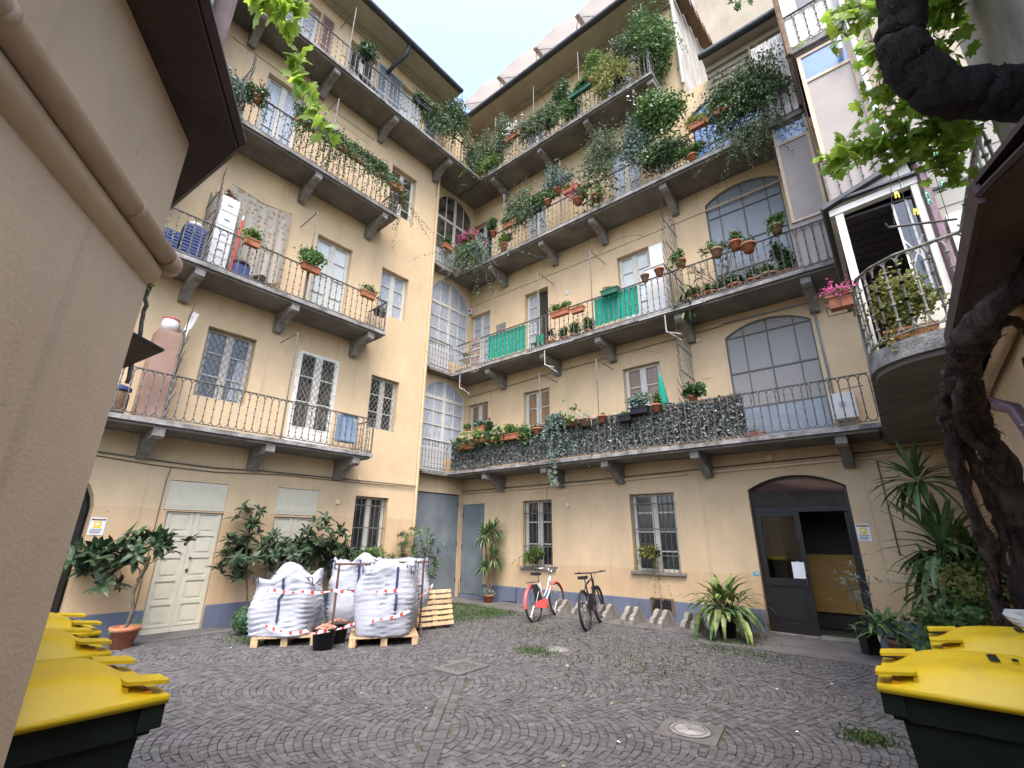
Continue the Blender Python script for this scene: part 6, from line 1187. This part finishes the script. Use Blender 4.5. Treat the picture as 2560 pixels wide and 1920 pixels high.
P(FR, -8.45, 1.0, 4.22, 'grey plastic hanging pot of grasses on the lowest right railing', 'pot', .28, 'metal_grey', 'leaf_dark', n=60, s=.12, rad=(.06, .05, .2)); P(FR, -7.6, 1.0, 4.1, 'terracotta trough with pale leaves right of the bergenias', 'box', .5, leaf='leaf_light', n=500, s=.06, rad=(.3, .15, .14)); P(FR, -7.25, 1.0, 4.05, 'fresh green bush in front of the narrow window on the lowest right balcony', 'box', .3, leaf='leaf_mid', n=900, s=.05, rad=(.2, .16, .28), cz=.1)
P(FR, -6.78, 1.0, 4.12, 'two small terracotta pots of pink seedlings at the awning pole', 'pot', .24, n=90, s=.04, rad=(.1, .08, .08), fl='flower_pink', fn=8)
t = P(FR, -6.2, 1.02, 4.15, 'silver-blue succulent trailing far down below the slab edge', 'box', .3, 'plastic_black', 'leaf_blue', n=900, s=.06, rad=(.34, .14, .16), trails=16, TL=1.05)
t = thing('hanging_succulent', 'tail of the silver-blue succulent ending in rosettes under the balcony', 'potted plant', on(FR, -6.25, 1.06, 3.6)); r = random.Random(61); m = MB(); sm = MB()
for _ in range(26): p = Vector((r.gauss(0, .07), r.gauss(0, .05), -r.random()*.85)); whorl(m, p, Vector((r.gauss(0, .4), -1, r.gauss(0, .4))), 9, .055, .03, r)
for k in range(4): sm.tube(jit([(r.gauss(0, .05), 0, .3), (r.gauss(0, .05), 0, -.3), (r.gauss(0, .05), 0, -.85)], 4, .01, k), .005, 4)
m.build('rosettes', 'leaf_blue', t); sm.build('stem', 'stem', t)
bigleaf(FR, -5.72, .98, 4.2, 'rubber plant with glossy round leaves on the lowest right railing', 34, .16, .12, (.16, .09, .17), 'leaf_mid', 54); bigleaf(FR, -5.34, .98, 4.14, 'wide old terracotta pot of upright agave leaves beside the rubber plant', 34, .3, .025, (.1, .06, .05), 'leaf_blue', 55, 'terracotta_old', w=.36)
P(FR, -4.93, 1.0, 4.16, 'small empty-looking terracotta pot right of the agave', 'pot', .2, n=20, s=.05, rad=(.05, .05, .04)); P(FR, -4.35, 1.0, 4.1, 'black trough on a red tray hooked over the net', 'box', .3, 'plastic_black', n=60, s=.04, rad=(.12, .06, .05)); P(FR, -4.0, 1.0, 4.22, 'frosted grey dusty-miller bush in front of the wider window', 'box', .4, 'plastic_black', 'leaf_blue', n=700, s=.06, rad=(.26, .15, .16)); P(FR, -3.62, 1.0, 4.2, 'small terracotta pot with a green sprig under the parasol', 'pot', .2, n=160, s=.05, rad=(.12, .1, .14))
P(FR, -2.9, .8, 4.3, 'spiky dark grass behind the net at the tall grille', 'pot', .2, n=120, s=.14, rad=(.25, .1, .12), leaf='leaf_dark'); P(FR, -1.92, .5, 3.46, 'big square terracotta planter standing on the slab by the lower arched window', 'box', .36, n=20, s=.05, rad=(.1, .1, .05))
t = thing('parasol', 'closed green parasol standing by the wider window on the lowest right balcony', 'parasol', on(FR, -3.58, .65, 3.46)); m = MB(); m.tube([(0, 0, .95), (0, 0, 1.0), (-.02, 0, 1.5), (-.03, 0, 1.72)], [.1, .11, .055, .012], 10); m.build('canopy', 'cloth_green', t, True); m = MB(); m.tube([(0, 0, 0), (-.035, 0, 1.8)], .014, 6); m.build('shaft', 'iron_pale', t)
t = thing('boiler', 'white wall boiler behind the railing right of the lower arched window', 'boiler', on(FR, -.43, .0, 3.72)); m = MB(); m.box(-.19, .19, -.28, -.02, 0, .47); m.build('casing', 'plastic_white', t); m = MB()
for k in range(5): m.box(-.06, .05, -.283, -.281, .2+k*.022, .21+k*.022)
m.build('vent', 'metal_grey', t); m = MB(); m.tube([(0, -.15, .47), (0, -.15, .56), (.35, -.15, .58)], .012, 6); m.build('pipe', 'iron', t)
# right wing 2F
def cloth(F, u0, u1, out, z0, z1, matn, name, label, cat, folds=9, amp=.02):
    t = thing(name, label, cat, on(F, u0, out, z0)); m = MB(); n = folds*6; W = u1-u0; vs = []
    for i in range(n+1):
        for k in range(7): f = k/6; vs.append((W*i/n, amp*math.sin(i*2*PI/6+.6*math.sin(i))*(.4+.6*f), (z1-z0)*(1-f)+.012*math.sin(i*.7)*f))
    m.add(vs, [(i*7+k, i*7+k+1, (i+1)*7+k+1, (i+1)*7+k) for i in range(n) for k in range(6)]); m.build('fabric', matn, t, True); m = MB()
    m.tube([(0, 0, z1-z0), (W, 0, z1-z0)], .005, 4); m.build('cord', 'iron_pale', t); return t
cloth(FR, -8.7, -7.28, .85, 6.64, 7.42, 'cloth_green', 'screen_cloth', 'green cloth screening the railing left of the open doorway', 'cloth', 11); cloth(FR, -5.05, -3.87, .85, 6.68, 7.44, 'cloth_green', 'screen_cloth', 'green cloth screening the railing in front of the white French door', 'cloth', 9)
t = cloth(FR, -9.33, -8.95, .93, 6.36, 7.47, 'rug', 'rug', 'grey-pink striped rug hung over the railing near the corner', 'rug', 2, .01)
m = MB()
for z in (.08, .28, .5, .72, .92): m.box(0, .38, -.018, -.015, z, z+.035)
m.build('stripes', 'net_light', t)
t = thing('white_table', 'white table with a shelf in the corner of the second right balcony', 'table', on(FR, -9.85, .5, 6.54)); m = MB(); m.box(-.3, .3, -.22, .22, .5, .53); m.box(-.28, .28, -.2, .2, .12, .14); m.build('top', 'plastic_white', t)
for x in (-.28, .26):
    for y in (-.2, .18): m = MB(); m.box(x, x+.025, y, y+.025, 0, .499); m.build('leg', 'plastic_white', t)
P(FR, -9.95, .5, 7.07, 'small pot of green leaves on the white corner table', 'pot', .15, n=150, s=.05, rad=(.14, .1, .1), ph=.1); P(FR, -9.65, .5, 7.07, 'green trough plant at the right edge of the white corner table', 'box', .2, 'plastic_green', n=150, s=.05, rad=(.14, .1, .1))
t = thing('garden_chair', 'bright green child chair by the open doorway', 'chair', on(FR, -7.05, .6, 6.54)); m = MB(); m.box(-.14, .14, -.13, .13, .28, .3); m.build('seat', 'peg_green', t); m = MB(); m.box(-.14, .14, .12, .14, .3, .62); m.build('backrest', 'peg_green', t)
for x in (-.13, .11):
    for y in (-.12, .1): m = MB(); m.box(x, x+.02, y, y+.02, 0, .279); m.build('leg', 'peg_green', t)
for x in (-6.2, -5.85): pass
P(FR, -5.98, 1.02, 7.2, 'terracotta trough in a green tray hung outside the second right railing', 'box', .55, n=450, s=.05, rad=(.32, .14, .14)); P(FR, -5.45, 1.0, 7.14, 'terracotta trough in a wire holder right of the green tray', 'box', .36, n=20, s=.05, rad=(.1, .05, .04))
for u, z, lb, w_, n_, lf in ((-6.05, 6.55, 'potted herb on the slab, left of the group between the green cloths', .22, 330, 'leaf_mid'), (-5.75, 6.55, 'dark-leaved pot in the middle of the group between the green cloths', .24, 420, 'leaf_dark'), (-5.35, 6.55, 'pot with taller bush right of the group between the green cloths', .24, 600, 'leaf_mid'), (-6.5, 6.55, 'low trough of reddish leaves at the doorway', .3, 120, 'bark_red')): P(FR, u, .7, z, lb, 'pot', w_, n=n_, s=.05, rad=(.17, .14, .22), leaf=lf)
P(FR, -4.52, 1.0, 7.34, 'dark green trough hooked above the right-hand green cloth', 'box', .46, 'plastic_green', n=90, s=.04, rad=(.2, .06, .05))
t = thing('washing_machine', 'white cabinet by the spiked grille on the second right balcony', 'cabinet', on(FR, -3.5, .4, 6.54)); m = MB(); m.box(-.24, .24, -.25, .25, 0, 1.35); m.build('case', 'plastic_white', t); m = MB(); m.box(-.22, .22, -.262, -.2501, .05, .8); m.build('door', 'plastic_white', t); m = MB(); m.box(-.26, .26, -.27, .27, 1.351, 1.38); m.build('top', 'plastic_white', t)
t = thing('wall_cabinet', 'pale blue-white box on the wall right of the white French door', 'cabinet', on(FR, -3.77, 0, 8.2)); m = MB(); m.box(0, .34, -.1, 0, 0, .68); m.build('case', 'paper', t); m = MB(); m.box(.02, .32, -.108, -.1005, .02, .66); m.build('door', 'paper', t)
t = thing('wall_plaque', 'grey stone plaque above the left-hand green cloth', 'plaque', on(FR, -9.12, 0, 7.92)); m = MB(); m.box(0, .39, -.02, 0, 0, .34); m.build('slab', 'concrete', t); m = MB(); m.box(.02, .37, -.024, -.0201, .02, .32); m.build('face', 'stone', t)
t = thing('wall_plate', 'small white ceramic plate hanging on the second-floor wall', 'plate', on(FR, -6.38, 0, 8.5)); m = MB(); m.lathe([(0, 0), (.045, .004), (.07, .018)], 16); 
for i, v in enumerate(m.v): m.v[i] = (v[0], -v[2], v[1])
m.build('plate', 'plastic_white', t); m = MB(); m.box(-.02, .025, -.012, -.008, -.02, .02); m.build('motif', 'ink', t)
t = thing('alarm_box', 'white and red alarm box in the corner above the second right balcony', 'alarm', on(FR, -10.3, .02, 9.0)); m = MB(); m.box(-.07, .07, -.09, 0, 0, .22); m.build('box', 'plastic_white', t); m = MB(); m.box(-.05, .05, -.095, -.0901, .08, .16); m.build('badge', 'plastic_red', t)
pots = ((-3.6, 1.0, 7.36, 'brown pot hooked on the rail above the white cabinet, left one', .2, 0, 0), (-3.25, 1.0, 7.38, 'pale terracotta pot hooked on the rail just left of the grille', .22, 0, 0), (-2.75, 1.0, 7.4, 'spidery plant in a terracotta pot on the rail right of the grille', .24, 260, 1), (-1.98, 1.0, 7.36, 'orange-red pot on the rail with a sprig, left of the arched window middle', .24, 60, 0), (-1.6, 1.0, 7.38, 'weathered pot on the rail at the middle of the arched window', .24, 120, 0), (-1.37, 1.0, 7.22, 'bright terracotta pot in a round wire holder on the rail', .28, 20, 0), (-.82, 1.0, 7.42, 'feathery plant in a terracotta pot with a green saucer on the rail', .24, 200, 1),
 (-2.62, .7, 6.55, 'low pot of yellowish succulents on the slab at the foot of the grille', .3, 200, 2), (-2.3, .7, 6.55, 'long terracotta trough pot on the slab, second from the grille', .3, 160, 0), (-2.05, .65, 6.55, 'tall grey-brown pot on the slab, third from the grille', .24, 200, 3), (-1.78, .7, 6.55, 'wide old pot on the slab below the weathered rail pot', .32, 260, 3), (-1.45, .7, 6.55, 'banded cream and black pot on the slab', .28, 120, 3), (-1.15, .7, 6.55, 'widest bright terracotta pot on the slab, tall shoots in it', .36, 260, 0), (-.85, .6, 6.55, 'dark bushy plant in a terracotta pot at the right end of the pots', .3, 1100, 3))
for i, (u, o_, z, lb, w_, n_, k) in enumerate(pots): P(FR, u, o_, z, lb, 'pot', w_, 'terracotta' if i % 3 else 'terracotta_old', leaf=('leaf_mid', 'leaf_mid', 'leaf_yellow', 'leaf_dark')[k], n=n_, s=.06, rad=(.17, .14, .16 if n_ < 1000 else .42), ph=.18, trails=8 if k == 1 else 0, TL=.25, group='pots by the upper arched window')
bigleaf(FR, -2.75, .6, 6.55, 'big strap-leaved plant behind the railing right of the spiked grille', 70, .5, .06, (.16, .1, .16), 'leaf_dark', 58, w=.34)
t = P(FR, -2.1, .55, 6.7, 'tall oleander with whorled dark leaves in front of the arched window', 'pot', .3, leaf='leaf_dark', n=0, rad=(.2, .2, .5)); r = random.Random(59); m = MB(); sm = MB()
for k in range(9):
    q = Vector((r.uniform(-.6, .55), r.uniform(-.1, .1), r.uniform(.7, 1.2))); sm.tube([(0, 0, .15), (q.x*.5, 0, .5), q], .008, 5)
    for _ in range(4): whorl(m, q+Vector((r.gauss(0, .05), r.gauss(0, .05), r.gauss(0, .07))), Vector((r.gauss(0, .3), -.2, 1)), 9, .14, .03, r)
m.build('foliage', 'leaf_dark', t); sm.build('stem', 'stem', t)
# bay, 3F
P(FBr, .45, .05, 10.75, 'left terracotta trough on the bay railing of the third floor', 'box', .42, n=200, s=.06, rad=(.2, .12, .14)); P(FBr, 1.15, .05, 10.75, 'right terracotta trough on the bay railing of the third floor', 'box', .4, n=160, s=.06, rad=(.18, .12, .12))
P(FR, -9.6, .95, 11.0, 'mass of bright pink petunias at the corner of the third balcony', 'box', .9, leaf='leaf_mid', n=900, s=.06, rad=(.5, .2, .18), fl='flower_pink', fn=170, fs=.055, trails=10, TL=.3); P(FR, -9.55, .98, 10.85, 'feathery green fern hanging below the pink petunias', 'box', .7, leaf='leaf_mid', n=1200, s=.05, rad=(.4, .16, .2), cz=-.1, trails=90, TL=1.25); P(FR, -9.0, .98, 10.75, 'grey-leaved creeper hanging longest, right of the fern', 'box', .3, leaf='leaf_blue', n=300, s=.055, rad=(.2, .12, .15), trails=34, TL=1.9)
P(FR, -8.5, .95, 10.9, 'small round shrub in a pot at the end of the third right railing', 'pot', .22, leaf='leaf_dark', n=900, s=.05, rad=(.24, .18, .25)); P(FR, -8.1, .9, 10.2, 'pale striped plant behind the third railing near the pole', 'pot', .24, leaf='leaf_light', n=500, s=.07, rad=(.25, .16, .22), ph=.25)
P(FR, -7.5, .9, 11.1, 'airy climbing rose with tiny white flowers on the third right balcony', 'none', .5, leaf='leaf_haze', n=2100, s=.05, rad=(.62, .25, .75), cz=.5, trails=20, TL=.5, fl='flower_white', fn=26); P(FR, -7.75, .98, 10.9, 'bright terracotta trough under the climbing rose', 'box', .5, leaf='leaf_dark', n=800, s=.05, rad=(.34, .16, .16)); P(FR, -6.9, .95, 10.95, 'dark ivy with trailing strands right of the terracotta trough', 'box', .6, 'plastic_black', 'leaf_dark', n=1500, s=.05, rad=(.42, .2, .24), trails=22, TL=.7, fl='flower_white', fn=8)
P(FR, -6.35, .95, 11.0, 'little hanging pot plant with white blooms, left of the blue-grey shrub', 'pot', .22, leaf='leaf_mid', n=700, s=.05, rad=(.26, .16, .26), fl='flower_white', fn=12); P(FR, -6.05, .85, 11.3, 'blue-grey olive-like shrub on the third right balcony', 'pot', .3, leaf='leaf_blue', n=1900, s=.06, rad=(.6, .3, .45), cz=.5)
P(FR, -5.55, .95, 11.05, 'pinkish heather in a red-brown trough above the hydrangea', 'box', .5, leaf='leaf_light', n=260, s=.05, rad=(.25, .12, .12), fl='flower_pink', fn=16); P(FR, -5.35, .9, 10.55, 'faded pink hydrangea behind the third right railing', 'pot', .3, leaf='leaf_mid', n=500, s=.07, rad=(.3, .16, .2), fl='flower_pink', fn=60, fs=.04); bigleaf(FR, -4.85, .75, 10.5, 'glossy large-leaved plant in terracotta pots behind the third railing', 130, .2, .1, (.3, .12, .3), 'leaf_mid', 62, w=.34)
P(FR, -4.5, .9, 11.3, 'loose climber rising to the top slab in the middle of the third balcony', 'none', .5, leaf='leaf_haze', n=2300, s=.055, rad=(.75, .28, .95), cz=.4, trails=16, TL=.6); P(FR, -3.55, .9, 11.4, 'mixed climber with dry stems left of the white-flowered one', 'none', .5, leaf='leaf_blue', n=1900, s=.06, rad=(.45, .3, .85), cz=.3); P(FR, -2.85, .85, 12.0, 'lush bright climber dotted with large white flowers on the third balcony', 'none', .5, leaf='leaf_mid', n=3300, s=.075, rad=(.65, .35, .8), cz=.3, fl='flower_white', fn=16, fs=.09)
P(FR, -2.9, .9, 10.5, 'dark bushy mixture of shrubs under the white-flowered climber', 'none', .5, leaf='leaf_dark', n=2600, s=.06, rad=(.6, .3, .5), cz=.3, fl='flower_white', fn=5, leaf2='leaf_yellow', n2=260); P(FR, -1.95, .98, 10.95, 'brown trough of yellowing leaves in front of the topmost arched window', 'box', .5, leaf='leaf_yellow', n=600, s=.05, rad=(.36, .16, .15), trails=8, TL=.3); P(FR, -1.35, 1.0, 11.0, 'terracotta trough with pale creeper, upper right of the yellowing one', 'box', .5, leaf='leaf_light', n=500, s=.05, rad=(.34, .16, .15), trails=10, TL=.3); P(FR, -2.2, .9, 10.15, 'small low green bush on the slab edge below the yellowing trough', 'pot', .24, leaf='leaf_mid', n=900, s=.05, rad=(.32, .18, .18))
P(FR, -.85, .85, 11.3, 'huge dark overhanging shrub in front of the topmost arched window', 'none', .8, leaf='leaf_dark', n=5200, s=.06, rad=(.85, .45, .85), cz=0, trails=70, TL=1.3, leaf2='leaf_yellow', n2=500); P(FR, -.9, 1.0, 10.2, 'dry twiggy growth drooping below the slab under the huge shrub', 'none', .8, leaf='leaf_haze', n=300, s=.05, rad=(.55, .2, .25), cz=-.1, trails=46, TL=1.0)
# right wing 4F
for i, (u, z, lb, lf, n_, rad, tr) in enumerate(((-9.25, 14.9, 'hazy pale foliage at the inner roof corner of the top balcony', 'leaf_haze', 1500, (.6, .3, .8), 20), (-8.75, 14.2, 'light green creeper hanging through the top railing near the corner', 'leaf_light', 1400, (.4, .2, .4), 40), (-8.2, 15.0, 'tall loose shrub second from the corner on the top balcony', 'leaf_haze', 1500, (.5, .3, .7), 10),
    (-7.1, 14.6, 'dark mixed shrub in the middle left of the top right balcony', 'leaf_haze', 1700, (.5, .3, .5), 24), (-6.35, 14.5, 'greenish shrub just right of the middle pole on the top balcony', 'leaf_haze', 1700, (.45, .3, .45), 24), (-5.75, 15.2, 'dark hanging basket plant high under the gutter of the top balcony', 'leaf_dark', 1300, (.35, .3, .5), 12), (-5.5, 14.3, 'bushy plant under the dark basket on the top balcony', 'leaf_mid', 1300, (.4, .25, .4), 20),
    (-4.5, 15.3, 'feathery light conifer-like bush on the top right balcony', 'leaf_light', 1500, (.4, .3, .6), 0), (-4.1, 14.5, 'variegated creeper hanging far below the top slab', 'leaf_yellow', 2400, (.5, .28, .7), 60), (-3.7, 15.4, 'silvery fluffy shrub left of the corner climber', 'leaf_haze', 1500, (.4, .3, .6), 0))):
    P(FR, u, .85, z, lb, 'none', .4, leaf=lf, n=n_, s=.06, rad=rad, cz=0, trails=tr, TL=.9)
P(FR, -7.7, .95, 14.45, 'terracotta trough of white flowers on the top right railing', 'box', .7, leaf='leaf_haze', n=500, s=.05, rad=(.38, .16, .22), fl='flower_white', fn=60, fs=.06); P(FR, -5.05, .98, 14.45, 'dark green trough with broad leaves on the top right railing', 'box', .8, 'plastic_green', 'leaf_mid', n=400, s=.09, rad=(.36, .15, .15)); P(FR, -4.65, .98, 14.5, 'small terracotta pot right of the dark green trough', 'pot', .24, n=160, s=.06, rad=(.14, .1, .14))
P(FR, -2.85, .6, 15.3, 'dense green climber at the free end of the top right balcony', 'none', .6, leaf='leaf_mid', n=5200, s=.07, rad=(.6, .6, 1.25), cz=0, trails=34, TL=.9)
t = thing('plant_support', 'thin dark iron stake carrying the climber at the end of the top balcony', 'stake', on(FR, -3.0, .9, 13.7)); m = MB(); m.tube([(0, 0, 0), (0, 0, 2.75)], .02, 6); m.build('stake', 'iron_dark', t); m = MB(); m.tube([(0, 0, 1.4), (0, .5, 1.7)], .012, 5); m.build('stay', 'iron_dark', t)
# roof terrace umbrellas
for i, x in enumerate((-9.3, -7.6, -5.9, -4.2)):
    lb = ('white terrace umbrella over the roof gutter, nearest the inner corner', 'second white terrace umbrella from the inner corner', 'third white terrace umbrella from the inner corner', 'white terrace umbrella closest to the right end of the high roof')[i]; t = thing('terrace_umbrella', lb, 'umbrella', on(FR, x, -.25, 17.0), 'white umbrellas on the roof terrace')
    n = 12; m = MB(); vs = []; Wd = .93
    for a in range(n+1):
        for b_ in range(n+1):
            p = -1+2*a/n; q = -1+2*b_/n; zz = 1.6-.75*max(abs(p), abs(q))+.0-.1*(1-abs(p*q))*max(abs(p), abs(q))**3*-1; vs.append((p*Wd, q*1.25, zz-.12*math.sin(PI*(p+1)/2)*abs(q)**6*-1))
    m.add(vs, [(a*(n+1)+b_, a*(n+1)+b_+1, (a+1)*(n+1)+b_+1, (a+1)*(n+1)+b_) for a in range(n) for b_ in range(n)]); m.build('canopy', 'canvas', t, True); m = MB(); m.tube([(0, 0, 0), (0, 0, 1.6)], .03, 6); m.build('pole', 'iron_pale', t); m = MB()
    for p, q in ((1, 1), (1, -1), (-1, 1), (-1, -1)): m.tube([(0, 0, 1.55), (p*Wd*.98, q*1.22, .82)], .012, 4)
    m.build('rib', 'iron_pale', t)
# gallery on the right: planter, yellow bush, ivy on the long railing
P(T(0, 0), -.06, -5.75, 4.02, 'pink flowers in a terracotta box in a wire holder at the curved balcony', 'box', .22, leaf='leaf_light', n=160, s=.035, rad=(.12, .09, .08), fl='flower_pink', fn=90, fs=.03)
t = thing('planter_holder', 'black wire holder carrying the pink-flowered box at the curved balcony', 'holder', T(-.06, 5.75, 4.0)); m = MB()
for z in (0, .1, .17): m.tube([(-.14, -.1, z), (.14, -.1, z), (.14, .1, z), (-.14, .1, z), (-.14, -.1, z)], .005, 4)
m.build('hoops', 'iron_dark', t)
for x in (-.14, 0, .14): m = MB(); m.tube([(x, -.1, 0), (x, -.1, .18)], .004, 4); m.build('upright', 'iron_dark', t)
t = P(T(0, 0), .42, -5.62, 3.44, 'yellow-green bush growing behind the curved gothic railing', 'box', .4, leaf='leaf_yellow', n=1500, s=.045, rad=(.26, .14, .42), cz=.45, trails=14, TL=.3)
P(T(0, 0), .93, -4.7, 3.65, 'ivy overgrowing the long railing above the right eave', 'none', .3, leaf='leaf_mid', n=700, s=.04, rad=(.08, .6, .45), cz=.1, trails=10, TL=.3)
t = thing('hanging_planter', 'terracotta trough seen from below in the top right corner', 'planter', T(.9, 2.72, 4.9, R(40))); box_planter(t, .5, 'terracotta', .2, .2); m = MB(); m.tube([(-.2, -.12, -.02), (-.2, .12, -.02), (-.2, .14, .2)], .006, 4); m.tube([(.2, -.12, -.02), (.2, .12, -.02), (.2, .14, .2)], .006, 4); m.build('holder', 'iron_pale', t)
t = thing('dead_creeper', 'grey leafless creeper stem climbing beside the near left wall edge', 'climbing plant', T(-3.0, .46)); m = MB(); pp = jit([(.02, -.012, 3.12), (-.034, .005, 2.97), (-.083, .02, 2.84), (-.157, .053, 2.62), (-.2, .06, 2.4)], 6, .004, 5); bark(m, pp, .011, 8, 3); m.build('stem', 'stone', t); m = MB(); r = random.Random(3)
for _ in range(60): leafq(m, Vector((r.gauss(-.03, .02), r.gauss(0, .015), r.gauss(2.96, .05))), r, .03)
m.build('foliage', 'leaf_light', t)
